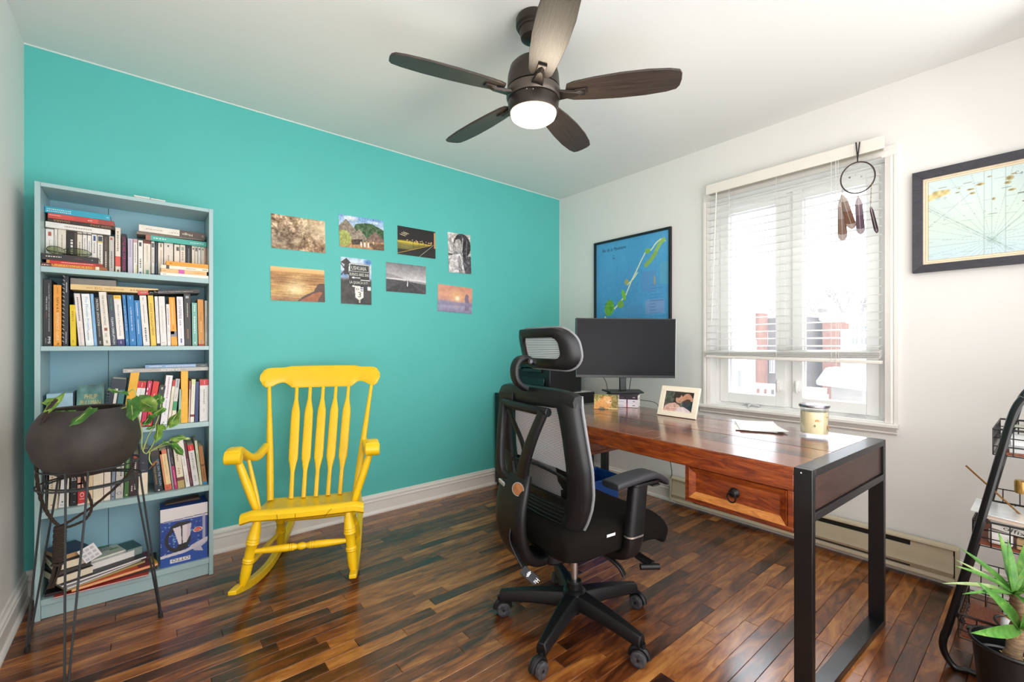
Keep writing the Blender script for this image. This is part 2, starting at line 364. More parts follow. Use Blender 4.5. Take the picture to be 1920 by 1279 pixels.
# baseboards: flat board, two beads, cap and a quarter-round shoe
PROF = [(0, 0), (.024, 0), (.024, .008), (.019, .018), (.013, .022), (.013, .078), (.017, .082), (.017, .088), (.012, .092), (.012, .1), (.016, .104), (.016, .109), (.009, .114), (.006, .127), (0, .128)]
def baseboard(name, a, b, nrm):
    a = Vector(a); b = Vector(b); n = Vector(nrm); MB().sweep(PROF, [a, b], [n, n], [UP, UP]).build(name, TRIM, smooth=20, kind='structure')
baseboard('baseboard_back', (XL, 0, 0), (0, 0, 0), (0, -1, 0))
baseboard('baseboard_left', (XL, YF, 0), (XL, 0, 0), (1, 0, 0))
baseboard('baseboard_right', (0, 0, 0), (0, YF, 0), (-1, 0, 0))
MB().box((XL, -.004, H - .006), (0, 0, H)).build('trim_1', mat('caulk line', '#d9ebe6', .5), kind='structure')
MB().box((-.0045, -.004, .128), (0, 0, H - .006)).build('trim_2', mat('caulk line', '#d9ebe6', .5), kind='structure')
# ---------------------------------------------------------------- window
win = thing('window_1', None, None, (0, -1.86, .7)); win['kind'] = 'structure'
def ogee(w): return [(0, 0), (w, 0), (w, .012), (w - .008, .016), (w - .014, .014), (.02, .012), (.012, .018), (0, .018)]
for nm, a, b in (('casing', -1.405, -1.360), ('casing', -2.360, -2.310)):
    MB().sweep([(0, 0), (.020, 0), (.020, .012), (.015, .018), (.017, .026), (.012, .04), (.010, abs(b - a)), (0, abs(b - a))], [(0, b if b > -1.4 else a, .7215), (0, b if b > -1.4 else a, 2.0695)], [(-1, 0, 0)] * 2, [(0, -1 if b > -1.4 else 1, 0)] * 2).build(nm, TRIM, win, smooth=20)
MB().sweep([(0, 0), (.020, 0), (.020, .012), (.015, .018), (.017, .026), (.012, .04), (.010, .05), (0, .05)], [(0, -2.36, 2.12), (0, -1.36, 2.12)], [(-1, 0, 0)] * 2, [(0, 0, -1)] * 2).build('casing', TRIM, win, smooth=20)
st = MB(); sec = [(.1, .700), (-.036, .700), (-.040, .704), (-.040, .716), (-.036, .721), (.1, .721)]
st.sweep([(z, x) for x, z in sec], [(0, -1.325, 0), (0, -2.366, 0)], [(0, 0, 1)] * 2, [(1, 0, 0)] * 2); st.build('sill', TRIM, win, smooth=25)
ap = MB(); sec = [(0, .667), (-.012, .667), (-.016, .673), (-.014, .677), (-.02, .684), (-.028, .696), (-.028, .7), (0, .7)]
ap.sweep([(z, x) for x, z in sec], [(0, -1.335, 0), (0, -2.358, 0)], [(0, 0, 1)] * 2, [(1, 0, 0)] * 2); ap.build('apron_moulding', TRIM, win, smooth=25)
def ring4(mb, y0, y1, z0, z1, w, x0, x1, wb=None):
    wb = wb or w; mb.box((x0, y0, z0), (x1, y0 + w, z1)); mb.box((x0, y1 - w, z0), (x1, y1, z1)); mb.box((x0, y0 + w, z0), (x1, y1 - w, z0 + wb)); mb.box((x0, y0 + w, z1 - w), (x1, y1 - w, z1)); return mb
j = MB(); ring4(j, WY0, WY1, .721, WZ1, .006, .0, .17); ring4(j, WY0 + .006, WY1 - .006, .721, WZ1 - .006, .04, .07, .15, .02); j.box((.0712, -1.872, .742), (.14, -1.826, 2.028)); j.build('frame', VINYL, win, bevel=.002)
GLASS = glassy('window glass', (.97, .98, .99), .8, haze=.045)  # haze puts the glare's pale veil over the outside view into the glass
for (y0, y1) in ((-1.832, -1.44), (-2.275, -1.868)):
    s = MB(); ring4(s, y0, y1, .742, 2.03, .055, .055, .105, .062); ring4(s, y0 + .05, y1 - .05, .795, 1.985, .012, .085, .1)
    so = s.build('sash', VINYL, win, bevel=.003)
    g = MB(); g.box((.088, y0 + .056, .8), (.092, y1 - .056, 1.98)); g.build('pane', GLASS, so)
    yl = -1.80 if y0 > -1.85 else -1.90
    h = MB(); h.box((.035, yl - .009, .845), (.055, yl + .009, .905)); h.tube([(.04, yl, .9), (.026, yl, .89), (.024, yl, .86), (.03, yl, .835)], .006, 8); h.build('latch', VINYL, so, bevel=.002)
cr = MB(); cr.box((.02, -1.70, .7215), (.055, -1.60, .735)); cr.tube(spline([(.03, -1.60, .738), (.02, -1.63, .746), (.018, -1.67, .742), (.02, -1.70, .738)], 4), .006, 8)
cr.tube(spline([(.03, -1.65, .736), (.01, -1.648, .742), (-.005, -1.645, .735), (-.01, -1.645, .728)], 4), .005, 8); cr.build('crank', mat('pale grey handle', '#c9c9cc', .35), win, bevel=.001)
cr2 = MB(); cr2.box((.02, -2.22, .7215), (.05, -2.14, .734)); cr2.build('crank', mat('pale grey handle', '#c9c9cc', .35), win, bevel=.002)
# ---------------------------------------------------------------- baseboard heater (a thing)
HB = mat('beige enamel', '#cdc0a4', .4, vary=.03, scale=8); DK = mat('heater slot', '#2a2620', .8)
ht = thing('baseboard_heater', 'long beige electric baseboard heater along the window wall behind the desk', 'heater', (-.04, -1.86, 0))
y0, y1 = -2.575, -1.15
MB().box((-.03, y0, .03), (-.0245, y1, .186)).build('back_plate', HB, ht)
MB().sweep([(.0245, .178), (.07, .178), (.074, .182), (.072, .19), (.0245, .19)], [(0, y1, 0), (0, y0, 0)], [(-1, 0, 0)] * 2, [UP] * 2).build('top_cover', HB, ht, smooth=20)
MB().sweep([(.060, .062), (.070, .062), (.076, .075), (.070, .1), (.070, .105), (.064, .15), (.058, .152), (.058, .145)], [(0, y1 - .01, 0), (0, y0 + .01, 0)], [(-1, 0, 0)] * 2, [UP] * 2).build('front_panel', HB, ht, smooth=20)
MB().box((-.05, y0 + .01, .04), (-.03, y1 - .01, .178)).build('heating_element', DK, ht)
MB().sweep([(.0245, .028), (.07, .028), (.072, .034), (.066, .05), (.0245, .05)], [(0, y1, 0), (0, y0, 0)], [(-1, 0, 0)] * 2, [UP] * 2).build('bottom_rail', HB, ht, smooth=20)
for a, b in ((y1 - .16, y1 - .012), (y0 + .012, y0 + .16)):
    MB().sweep([(.05, .05), (.062, .05), (.071, .076), (.066, .1), (.062, .16), (.058, .178), (.05, .178)], [(0, b, 0), (0, a, 0)], [(-1, 0, 0)] * 2, [UP] * 2).build('end_cover', HB, ht, smooth=20)
for a in (y1, y0):
    MB().box((-.073, a - .006, .028), (-.0245, a + .006, .189)).build('end_cap', HB, ht, bevel=.002)
# ---------------------------------------------------------------- blinds
SLAT = translucent('white blind slat', '#f3f2ef', .35, .4); BL = mat('blind rail white', '#eae4db', .4)
bl = thing('window_blind', 'white horizontal slat blind lowered most of the way over the window', 'blind', (-.05, -1.865, 2.06))
MB().box((-.085, -2.322, 2.093), (-.077, -1.412, 2.157)).build('valance', BL, bl, bevel=.003)
MB().box((-.074, -2.31, 2.098), (-.03, -1.42, 2.14)).build('headrail', mat('headrail', '#b9b2a2', .5), bl)
s0 = None; pts = []
for i in range(5):
    a = -1 + 2 * i / 4; pts.append((a * .025, .0018 * (1 - a * a)))
sec = pts + [(p[0], p[1] - .0025) for p in reversed(pts)]
random.seed(3); nsl = 23
for i in range(nsl):
    z = 2.062 - i * .0432; yl = -2.303; yr = -1.41
    if s0 is None:
        t = .13; s = MB(); ct, sn = math.cos(t), math.sin(t)
        s.sweep([(a * ct - b * sn, a * sn + b * ct) for a, b in sec], [(0, yl + 1.865, 0), (0, yr + 1.865, 0)], [(1, 0, 0)] * 2, [UP] * 2)
        s0 = s.build('slat', SLAT, bl, local=True, smooth=30); s0.location = (0, 0, z - 2.06); o = s0
    else: o = dup(s0, bl, (0, 0, z - 2.06))
    o.rotation_euler = (random.uniform(-.002, .002), random.uniform(-.03, .03), 0)
for i in range(6):
    o = dup(s0, bl, (0, 0, 1.0815 - i * .0062 - 2.06)); o.rotation_euler = (-.012, -.13, 0)
MB(frame((-.05, -1.857, 1.035), (1, 0, 0), (0, 1, .013))).box((-.027, -.449, -.009), (.027, .449, .009)).build('bottom_rail', BL, bl, bevel=.004)
for yy in (-1.56, -1.83, -2.13):
    c = MB(); c.tube([(-.077, yy, 2.1), (-.0765, yy, 1.05)], .0011, 5); c.tube([(-.024, yy, 2.1), (-.0245, yy, 1.05)], .0011, 5); c.build('ladder_cord', mat('cord white', '#e8e6e0', .7), bl)
w = MB(); w.tube([(-.09, -1.485, 2.09), (-.095, -1.455, 1.27)], .004, 8); w.tube([(-.08, -1.485, 2.1), (-.09, -1.485, 2.088)], .002, 6); w.build('tilt_wand', mat('cord white', '#e8e6e0', .7), bl)
c = MB(); c.tube([(-.08, -2.10, 2.1), (-.082, -2.10, 1.03)], .0013, 5); c.tube([(-.08, -2.12, 2.1), (-.083, -2.122, 1.0)], .0013, 5); c.build('lift_cord', mat('cord white', '#e8e6e0', .7), bl)
# ================================================================ bookcase
BC = mat('pale blue laminate', '#a9c6c8', .35, vary=.02, scale=6); BCB = mat('blue hardboard back', '#8fbccb', .5, vary=.03, scale=4)
BX0, BX1, BY = -3.255, -2.655, -.254
bk = thing('bookcase', 'tall pale blue bookcase full of books against the teal wall', 'bookcase', ((BX0 + BX1) / 2, -.13, 0))
for a in (BX0, BX1 - .017):
    MB().box((a, BY, 0), (a + .017, -.026, 1.778)).build('side_panel', BC, bk, bevel=.001)
SHZ = [(1.761, 1.777), (1.415, 1.438), (1.093, 1.112), (.723, .746), (.41, .436), (.058, .083)]
for i, (a, b) in enumerate(SHZ):
    MB().box((BX0 + .0175, BY + (.0 if i in (0, 5) else .001), a), (BX1 - .0175, -.034, b)).build('top_panel' if i == 0 else 'shelf', BC, bk, bevel=.001)
MB().box((BX0 + .0175, BY + .012, .001), (BX1 - .0175, BY + .028, .0575)).build('plinth', BC, bk, bevel=.001)
xm = -3.045
MB().box((BX0 + .0175, -.033, .06), (xm - .0012, -.029, 1.76)).build('back_panel', BCB, bk)
MB().box((xm + .0012, -.033, .06), (BX1 - .0175, -.029, 1.76)).build('back_panel', BCB, bk)
MB().box((xm - .02, -.0285, .06), (xm + .02, -.0265, 1.76)).build('seam_strip', mat('seam shadow', '#31474f', .8), bk)
# ================================================================ books
PAGE = mat('book pages', '#e9dfc9', .8, vary=.08, scale=300, stretch=(1, 1, .05)); PAGEW = mat('white pages', '#efece6', .8, vary=.05, scale=300)
def book(F, t, h, d, col, label, group, bands=(), text=(), cat='book', pages=None, name='book', soft=False, rough=.4):
    """F: spine corner frame - x across the thickness, y up the spine, z out of the spine face. bands: (y0, y1, colour[, x0, x1]); text: (string or None, y0, y1, x0, x1, colour, turn)"""
    c = .0012 if soft else .0018; mb = MB(F)
    mb.box((0, 0, -.0018), (t, h, 0)); mb.box((0, 0, -d), (c, h, -.0018)); mb.box((t - c, 0, -d), (t, h, -.0018))


    o = mb.build(name, cm(col, rough), smooth=0, bevel=.0006, seg=1); tag(o, label, cat, group)
    p = MB(F); q = .002; p.box((c, q, -d + .002), (t - c, h - q, -.0018)); p.build('page_block', pages or PAGE, o, smooth=0)
    for i, b in enumerate(bands):
        x0, x1 = (b[3], b[4]) if len(b) > 3 else (0, 1)
        e = .0002 if (x0, x1) == (0, 1) else -.0
        MB(F).box((x0 * t - e, b[0] * h - e, -.001), (x1 * t + e, b[1] * h + e, .0003)).build('spine_band', cm(b[2], rough), o, smooth=0)
    for k, (s, y0, y1, x0, x1, colr, turn) in enumerate(text):
        m = MB(); Y0, Y1, X0, X1 = y0 * h, y1 * h, x0 * t, x1 * t; Z = .0005; R3 = F.to_3x3()
        if turn == 'down': f = frame(F @ Vector((X0, Y1, Z)), R3 @ Vector((0, -1, 0)), R3 @ Vector((1, 0, 0))); w, hh = Y1 - Y0, X1 - X0
        elif turn == 'up': f = frame(F @ Vector((X1, Y0, Z)), R3 @ Vector((0, 1, 0)), R3 @ Vector((-1, 0, 0))); w, hh = Y1 - Y0, X1 - X0
        else: f = frame(F @ Vector((X0, Y0, Z)), R3 @ Vector((1, 0, 0)), R3 @ Vector((0, 1, 0))); w, hh = X1 - X0, Y1 - Y0
        if s is None: dashes(m, f, w, hh, max(2, int(w / hh / 1.6)), len(label) * 7 + k)
        else: letters(m, s, f, w, hh)
        m.build('title', cm(colr, .5), o, smooth=0)
    return o
def upright(crop, xt0, xt1, yt, xb0, xb1, zs, ys, d, col, label, group, **kw):
    """a book standing on a shelf: crop coordinates of its top edge and foot, the shelf height and the plane its spine stands in"""
    ox, oy, s = crop; A = at_y(ox + xb0 / s, 700, ys); B = at_y(ox + xb1 / s, 700, ys); T = at_y(ox + xt0 / s, oy + yt / s, ys)
    top = {1.438: 1.7595, 1.112: 1.4135, .746: 1.0915, .436: .7215}[zs]
    x0, x1 = max(A.x, BX0 + .0182), min(B.x, BX1 - .0182); dx = min(max(T.x, BX0 + .0182), BX1 - .0195) - x0; dz = min(T.z, top - .003) - zs; h = math.hypot(dx, dz); a = math.atan2(dx, dz); t = (x1 - x0) * math.cos(a) - .0008
    base = Vector((x0 + .0004, ys, zs + .0004 + max(0, math.sin(a)) * 0 + (t * math.sin(a) if a > 0 else 0)))
    if a > 0: pass
    zup = Vector((math.sin(a), 0, math.cos(a))); xr = Vector((math.cos(a), 0, -math.sin(a)))
    if a < 0: base.z += 0
    F = frame(base, xr, zup)
    # keep the lower corner on the shelf
    low = min((F @ Vector((0, 0, 0))).z, (F @ Vector((t, 0, 0))).z); F.translation.z += zs + .0005 - low
    return book(F, t, h, d, col, label, group, **kw)
def flat(crop, x0, y0, x1, y1, yb0, ys, d, col, label, group, zrest=None, flip=False, tiltk=1, **kw):
    """a book lying down, spine to the room: left end top (x0,y0), right end top (x1,y1), left end bottom yb0"""
    ox, oy, s = crop; A = at_y(ox + x0 / s, oy + yb0 / s, ys); A2 = at_y(ox + x0 / s, oy + y0 / s, ys); B = at_y(ox + x1 / s, oy + y1 / s, ys)
    A.x = max(A.x, BX0 + .0182); B.x = min(B.x, BX1 - .0182)
    t = A2.z - A.z; L = B.x - A.x; ang = (B.z - A2.z) / L * tiltk
    if zrest is not None: A.z = zrest + .0004
    e = Vector((1, 0, ang)).normalized(); up = Vector((-ang, 0, 1)).normalized()
    if flip: F = frame(A, up, e); F = frame(A, up, -e) if False else F
    # x across the thickness (up), y along the spine (to the right) -> z must face the room (-y)
    F = frame(A + e * L, up, -e) if True else F
    return book(F, t, L, d, col, label, group, **kw), A.z + t
C1 = (60, 370, 8.53); C2 = (220, 370, 7.994); C3 = (65, 505, 8.253); C4 = (225, 515, 8.822); C5 = (65, 660, 9.135); C6 = (225, 660, 8.528); C7 = (60, 830, 9.133); C8 = (225, 800, 7.522)
W = '#f1ede6'; CR = '#ece2d2'; BK = '#26231f'; DKT = '#5a554f'; GR = '#cfcac4'
G0 = 'paperbacks standing on the top shelf'; ZT = 1.438
def vt(c=DKT, y0=.15, y1=.8, x0=.3, x1=.7): return (None, y0, y1, x0, x1, c, 'down')
top_row = [
 (C1, 215, 350, 500, W, 'white paperback with red emblem, first upright book on the top shelf', [(.83, .93, '#b8604c', .3, .7)], [vt('#c9b9a8', .4, .72, .4, .6)]),
 (C1, 355, 408, 505, W, 'thin white paperback second from left on the top shelf', [], [vt('#a9a39c', .2, .85)]),
 (C1, 412, 545, 510, CR, 'thick cream paperback left of the black one on the top shelf', [], [vt('#8d867c', .45, .88, .42, .6)]),
 (C1, 550, 715, 545, BK, 'thick black paperback with white script behind the sunglasses', [(0, 1, '#5b4a44', .8, 1)], [(None, .25, .8, .35, .7, '#e9e5de', 'down')]),
 (C1, 720, 803, 555, CR, 'cream paperback just right of the thick black one on the top shelf', [(.94, .97, '#6d655c')], [vt('#9d968c', .3, .75)]),
 (C1, 808, 880, 560, W, 'white paperback with tiny ink drawing, behind the right sunglass lens', [(.94, .97, '#57514a')], [vt('#a9a39c', .5, .85)]),
 (C1, 885, 950, 570, W, 'white paperback beside the blue-pictured one on the top shelf', [(.94, .97, '#57514a')], [vt('#8d96ac', .55, .8)]),
 (C1, 955, 1040, 590, W, 'white paperback with dark blue picture at the head of its spine', [(.83, .96, '#33508f', .3, .75)], [vt('#9d968c', .5, .78), vt('#7a3d34', .22, .3)]),
 (C1, 1045, 1135, 605, W, 'white paperback with dark oval portrait at the head of its spine', [(.84, .97, '#3d4a55', .12, .9), (.8, .84, '#d9c56f')], [vt('#8d867c', .2, .75)]),
 (C1, 1140, 1225, 610, '#4e4137', 'dark brown paperback with pale lettering on the top shelf', [], [vt('#8b7a66', .62, .95, .35, .6), (None, .1, .58, .3, .7, '#e5dccb', 'down')]),
 (C1, 1230, 1315, 620, '#cdc6be', 'light grey paperback with round red seal, left of the red-banded one', [(.9, .96, '#b4655a', .25, .7)], [vt('#6c7478', .15, .6)]),
 (C1, 1330, 1418, 482, CR, 'tall cream book with broad red band on the top shelf', [(.17, .385, '#dd5a4e'), (.05, .1, '#7d4a40', .3, .75)], [vt('#8a8076', .5, .92)]),
 (C2, 58, 140, 545, '#231a1e', 'black book with magenta lettering on the top shelf', [], [('LITTLE FIRES EVERYWHERE', .1, .92, .25, .75, '#c23a86', 'down')]),
 (C2, 155, 235, 615, '#c9c1d3', 'lilac grey paperback right of the magenta-lettered book', [], [vt('#8f86a0', .5, .95, .35, .6)]),
 (C2, 240, 300, 622, W, 'white paperback with pinkish head, right of the lilac one', [(.9, 1, '#c9a4a4'), (0, .3, '#e6dcae', .55, 1)], [vt('#a79f96', .35, .85)]),
 (C2, 310, 385, 640, W, 'white paperback with black-and-white photo at head, blue foot', [(.83, .94, '#4b4b4b', .2, .7), (.02, .12, '#5270a8', .25, .7)], [vt('#6c6259', .22, .48)]),
 (C2, 390, 500, 635, CR, 'cream paperback with red-brown head and green stamp at foot', [(.9, 1, '#7c3b33'), (.02, .18, '#6fa889', .35, .75)], [vt('#a99f93', .4, .85, .45, .6)]),
 (C2, 508, 558, 662, W, 'narrow white paperback with dark photo at head, blue foot', [(.83, .96, '#5a5a62', .15, .85), (.01, .1, '#5a6ea4')], [vt('#a06a6a', .4, .8)]),
 (C2, 565, 605, 672, '#33333d', 'narrow black paperback in the middle of the top shelf', [(.1, .4, '#46608c', .3, .7)], []),
 (C2, 610, 690, 680, CR, 'cream paperback right of the narrow black one on the top shelf', [(.88, .98, '#8d8468', .4, .7), (0, .12, '#b9a4c9', .1, .6)], [vt('#b06a5e', .4, .8, .45, .65)]),
 (C2, 697, 838, 680, '#e6dcd0', 'wide cream paperback with dark dot at the head of its spine', [(.89, .94, '#4b413b', .38, .55)], [vt('#a0968a', .35, .65, .4, .6)]),
 (C2, 850, 935, 705, CR, 'cream paperback with dark portrait above the orange book', [(.82, .93, '#57504c', .4, .9)], []),
 (C2, 940, 1020, 712, CR, 'cream paperback with greenish picture left of a black spine', [(.84, .94, '#9aa59a', .2, .75)], [vt('#a0968a', .55, .8)]),
 (C2, 1025, 1110, 715, '#221f22', 'black paperback above the orange book at the right of the top shelf', [], [vt('#b9b4ae', .45, .9, .45, .65)]),
 (C2, 1115, 1160, 722, CR, 'slim cream paperback with brown dot right of the black spine', [(.88, .93, '#7d5a4c', .3, .8)], []),
 (C2, 1162, 1205, 725, CR, 'slim cream paperback with dark oval, fifth from the right end of the top shelf', [(.84, .94, '#6c625a', .2, .85)], []),
 (C2, 1208, 1250, 728, W, 'slim white paperback third from the right end of the top shelf', [(.88, .93, '#57504a', .3, .8)], []),
 (C2, 1252, 1312, 732, CR, 'cream paperback left of the salmon one on the top shelf', [(.88, .93, '#9a8f84', .3, .7)], []),
 (C2, 1315, 1350, 735, '#dba493', 'thin salmon paperback last on the top shelf', [], [])]
for c, a, b, y, col, lab, bd, tx in top_row: upright(c, a, b, y, a, b, ZT, -.152, .108, col, lab, G0, bands=bd, text=tx, soft=True)
GL = 'books lying on the top shelf rows'
def lay(c, x0, y0, x1, y1, yb, ys, d, col, lab, z, grp=GL, tk=1, **kw): return flat(c, x0, y0, x1, y1, yb, ys, d, col, lab, grp, zrest=z, tiltk=tk, **kw)[1]
# lying: text turned 180 reads from the right; 'down' on a lying spine reads left to right
zt = at_y(60 + 350 / 8.53, 370 + 490 / 8.53, -.175).z
def rowtop(c, x, y, ys=-.152): return at_y(c[0] + x / c[2], c[1] + y / c[2], ys).z
z = rowtop(C1, 230, 490) + .0015
z = lay(C1, 212, 400, 1255, 540, 490, -.168, .11, W, 'white book at the bottom of the upper left stack', z, text=[(None, .3, .72, .35, .62, '#9a948c', 'down')])
z = lay(C1, 248, 345, 1322, 490, 402, -.170, .115, '#3c2d26', 'dark brown book titled SAHARA lying upside down', z, text=[('SAHARA', .68, .92, .25, .8, '#b98d5c', 'up'), ('CIZIA ZYKE', .06, .38, .25, .8, '#b98d5c', 'up')])
z = lay(C1, 250, 262, 1312, 405, 345, -.166, .11, '#d9544a', 'coral red book lying on the dark brown one', z, bands=[(.38, .62, '#c94a42'), (0, .25, '#a8483f')], text=[(None, .82, .98, .55, .75, '#f0d8d0', 'down'), (None, .34, .41, .35, .6, '#f0d8d0', 'down')])
z = lay(C1, 188, 150, 1250, 300, 248, -.168, .12, '#2fa9c4', 'turquoise book lying on top of the upper left stack', z, text=[(None, .6, .97, .5, .72, '#d9f0f4', 'down'), (None, .6, .97, .18, .4, '#d9f0f4', 'down'), (None, .02, .06, .35, .6, '#d9f0f4', 'down')])
z = ZT + .0005
z = lay(C1, 122, 1052, 1195, 1138, 1104, -.251, .095, '#9c5a2c', 'orange paperback titled UNRECONCILED at the foot of the lower left stack', z, bands=[(.86, 1, '#5d2c22'), (.2, .82, '#c8672a'), (.12, .18, '#efe3c4')], text=[('UNRECONCILED', .24, .84, .18, .85, '#f3c64a', 'down'), (None, .88, .99, .2, .6, '#e9dcd0', 'down')], tk=.0)
z = lay(C1, 232, 1002, 1130, 1090, 1052, -.250, .09, '#c8322e', 'bright red paperback under the black book with the sunglasses', z, bands=[(.0, .12, '#9c2a26'), (.95, 1, '#c98d4c')], text=[(None, .18, .75, .35, .7, '#f2c9c0', 'down')], tk=.0)
zblk = lay(C1, 132, 897, 1064, 985, 1000, -.248, .095, '#2d2a2b', 'black book carrying the sunglasses on the top shelf', z, text=[(None, .66, .92, .45, .7, '#d9d5d0', 'down'), (None, .28, .42, .4, .6, '#8a3a44', 'down'), (None, .1, .13, .35, .65, '#8a9aa4', 'down')], tk=.0)
z = ZT + .0005
z = lay(C2, 645, 1140, 1395, 1190, 1185, -.246, .09, '#f3eee4', 'white paperback at the foot of the lower right stack', z, text=[(None, .88, .95, .3, .6, '#6c6259', 'down')], tk=0)
z = lay(C2, 655, 1082, 1340, 1140, 1140, -.246, .09, '#f0bd83', 'peach paperback with magenta square in the lower right stack', z, bands=[(.5, .63, '#cf5aa4')], text=[(None, .05, .3, .35, .6, '#c98a52', 'down'), (None, .9, .96, .3, .6, '#b97a4a', 'down')], tk=0)
z = lay(C2, 650, 1030, 1365, 1092, 1082, -.246, .09, '#efe6d2', 'cream paperback with small dark portrait in the lower right stack', z, bands=[(.83, .89, '#55483c')], text=[(None, .28, .48, .35, .6, '#6c6259', 'down'), (None, .03, .13, .3, .65, '#6c6259', 'down')], tk=0)
z = lay(C2, 730, 960, 1390, 1012, 1022, -.246, .09, '#f0a22e', 'orange paperback on top of the lower right stack', z, bands=[(.86, .92, '#d97a1c', .3, .7)], text=[(None, .1, .75, .4, .55, '#e08c1e', 'down')], tk=0)
z = rowtop(C2, 690, 680) + .001
z = lay(C2, 425, 535, 1338, 652, 612, -.170, .115, '#4fb5a8', 'teal book with brown end in the upper right stack', z, bands=[(.92, 1, '#a8695c')], text=[(None, .68, .88, .35, .7, '#d4f0e8', 'down'), (None, .05, .28, .35, .65, '#c4e8e0', 'down')])
z = lay(C2, 290, 500, 1300, 610, 540, -.158, .11, '#8d7d72', 'grey brown book between the teal and white ones, upper right stack', z)
z = lay(C2, 322, 382, 1310, 525, 480, -.172, .115, '#ece5da', 'white and brown book lying upside down on the upper right stack', z, bands=[(0, .4, '#5b4a43')], text=[('Hugo', .2, .36, .2, .7, '#efe6da', 'up'), (None, .42, .55, .25, .55, '#c9c0b4', 'up'), (None, .65, .9, .35, .6, '#b9b0a6', 'down'), (None, .02, .05, .2, .8, '#a89a90', 'down')])
# ---------------------------------------------------------------- second shelf
G1 = 'books standing on the second shelf'; Z2 = 1.112; YS = -.205
def u2(c, xt0, xt1, yt, xb0, xb1, col, lab, bd=(), tx=(), d=.15, z=Z2, g=G1, ys=YS, **kw): return upright(c, xt0, xt1, yt, xb0, xb1, z, ys, d, col, lab, g, bands=bd, text=tx, **kw)
u2(C3, 95, 265, 150, 95, 265, '#2c2b30', 'wide black project management handbook at the left of the second shelf', [(0, 1, '#17161a', 0, .08)], [('A Guide to the PROJECT MANAGEMENT BODY OF KNOWLEDGE', .22, .94, .6, .75, '#dcdcdc', 'down'), ('PMBOK GUIDE', .54, .74, .33, .48, '#dcdcdc', 'down'), (None, .42, .52, .33, .45, '#8a5a44', 'down'), ('PMI', .04, .14, .55, .85, '#f0f0f0', 'down'), (None, .04, .12, .28, .36, '#bbbbbb', 'down')])
u2(C3, 288, 418, 240, 290, 415, '#f0a13c', 'orange SAFe 4.5 reference guide on the second shelf', [], [('SAFe 4.5', .56, .8, .38, .68, '#6d4a20', 'down'), ('REFERENCE GUIDE', .09, .54, .36, .7, '#f8dfb4', 'down'), (None, .86, .96, .45, .6, '#b0752c', 'down'), (None, .02, .05, .4, .8, '#7a5524', 'down')])
o = u2(C3, 440, 548, 95, 432, 522, '#2b2c33', 'black spiral-bound manual standing tall on the second shelf', [], [(None, .76, .9, .5, .75, '#c9ccd4', 'down'), (None, .03, .2, .5, .7, '#c9ccd4', 'down')], pages=PAGEW)
ringm = MB()
for i in range(17):
    q = at_y(65 + (452 - 10 * i / 17) / 8.253, 505 + (120 + i * 63) / 8.253, YS - .002); ringm.tube([q + Vector((.0025 * math.cos(a), -.003 - .004 * math.sin(a), .0)) + Vector((0, 0, .0012 * k)) for k, a in enumerate([j * math.pi / 5 for j in range(6)])], .0012, 5)
ringm.build('binding_wire', mat('white wire', '#dcdcdc', .4), o)
u2(C3, 540, 612, 550, 552, 645, '#e6c81f', 'low yellow paperback leaning behind the spiral-bound manual', [], [vt('#b99a14', .6, .85), vt('#b99a14', .08, .15)])
u2(C3, 605, 712, 375, 682, 778, '#eadfda', 'pale pink white book leaning left, dark title, second shelf', [], [(None, .48, .93, .35, .68, '#6c6a78', 'down'), (None, .05, .35, .3, .6, '#d4b9b4', 'down')])
u2(C3, 718, 855, 380, 790, 920, '#eef0f0', 'white novel The Phoenix Project leaning left', [], [('The Phoenix Project', .3, .95, .3, .68, '#7aa9cc', 'down'), (None, .1, .3, .3, .5, '#8a97a4', 'down')])
u2(C3, 857, 905, 380, 922, 972, '#86b7e2', 'slim light blue book leaning beside the white novel')
u2(C3, 915, 985, 435, 974, 1062, '#262524', 'black book by an author named in white capitals, second shelf', [], [('PATRICK LENCIONI', .42, .96, .3, .7, '#e4e2de', 'down'), (None, .18, .42, .35, .65, '#9a9894', 'down'), (None, .04, .1, .35, .7, '#c9c6c0', 'down')])
u2(C3, 988, 1117, 350, 1064, 1182, '#ebe3d6', 'tall cream book The Innovator\'s Method on the second shelf', [(.28, .335, '#8c4a3c', .3, .72)], [("THE INNOVATOR'S METHOD", .38, .94, .34, .62, '#5a524c', 'down'), (None, .16, .23, .25, .7, '#b9b0a6', 'down'), (None, .05, .1, .35, .7, '#6a5a50', 'down')])
u2(C3, 1120, 1215, 395, 1186, 1282, '#3a4452', 'dark slate book titled CLEAN DISRUPTION', [], [('TONY SEBA', .7, .94, .42, .66, '#56a378', 'down'), ('CLEAN DISRUPTION', .03, .56, .34, .68, '#f2f2f2', 'down')])
u2(C3, 1216, 1346, 405, 1284, 1400, '#efe9e2', 'white book with yellow head and dark blue foot, second shelf', [(.93, 1, '#efc33a'), (0, .13, '#2f2f6d')], [('What Color Is Your Parachute', .2, .82, .38, .6, '#5a5a78', 'down'), (None, .955, .975, .2, .8, '#a8801c', 0), (None, .04, .1, .35, .65, '#b9a4c9', 'down')])
u2(C4, 32, 105, 335, 98, 158, '#1f76b5', 'narrower of the two matching blue AI history books', [], [("La belle histoire de l'IA", .3, .78, .35, .65, '#f0f4f8', 'down'), (None, .92, .97, .4, .6, '#bcd4ea', 'down'), (None, .09, .13, .3, .7, '#bcd4ea', 'down')])
u2(C4, 110, 225, 340, 162, 275, '#1f7bbd', 'wider of the two matching blue AI history books', [], [("La belle histoire de l'IA", .3, .76, .4, .62, '#f0f4f8', 'down'), (None, .92, .97, .4, .6, '#bcd4ea', 'down'), (None, .09, .13, .3, .7, '#bcd4ea', 'down')])
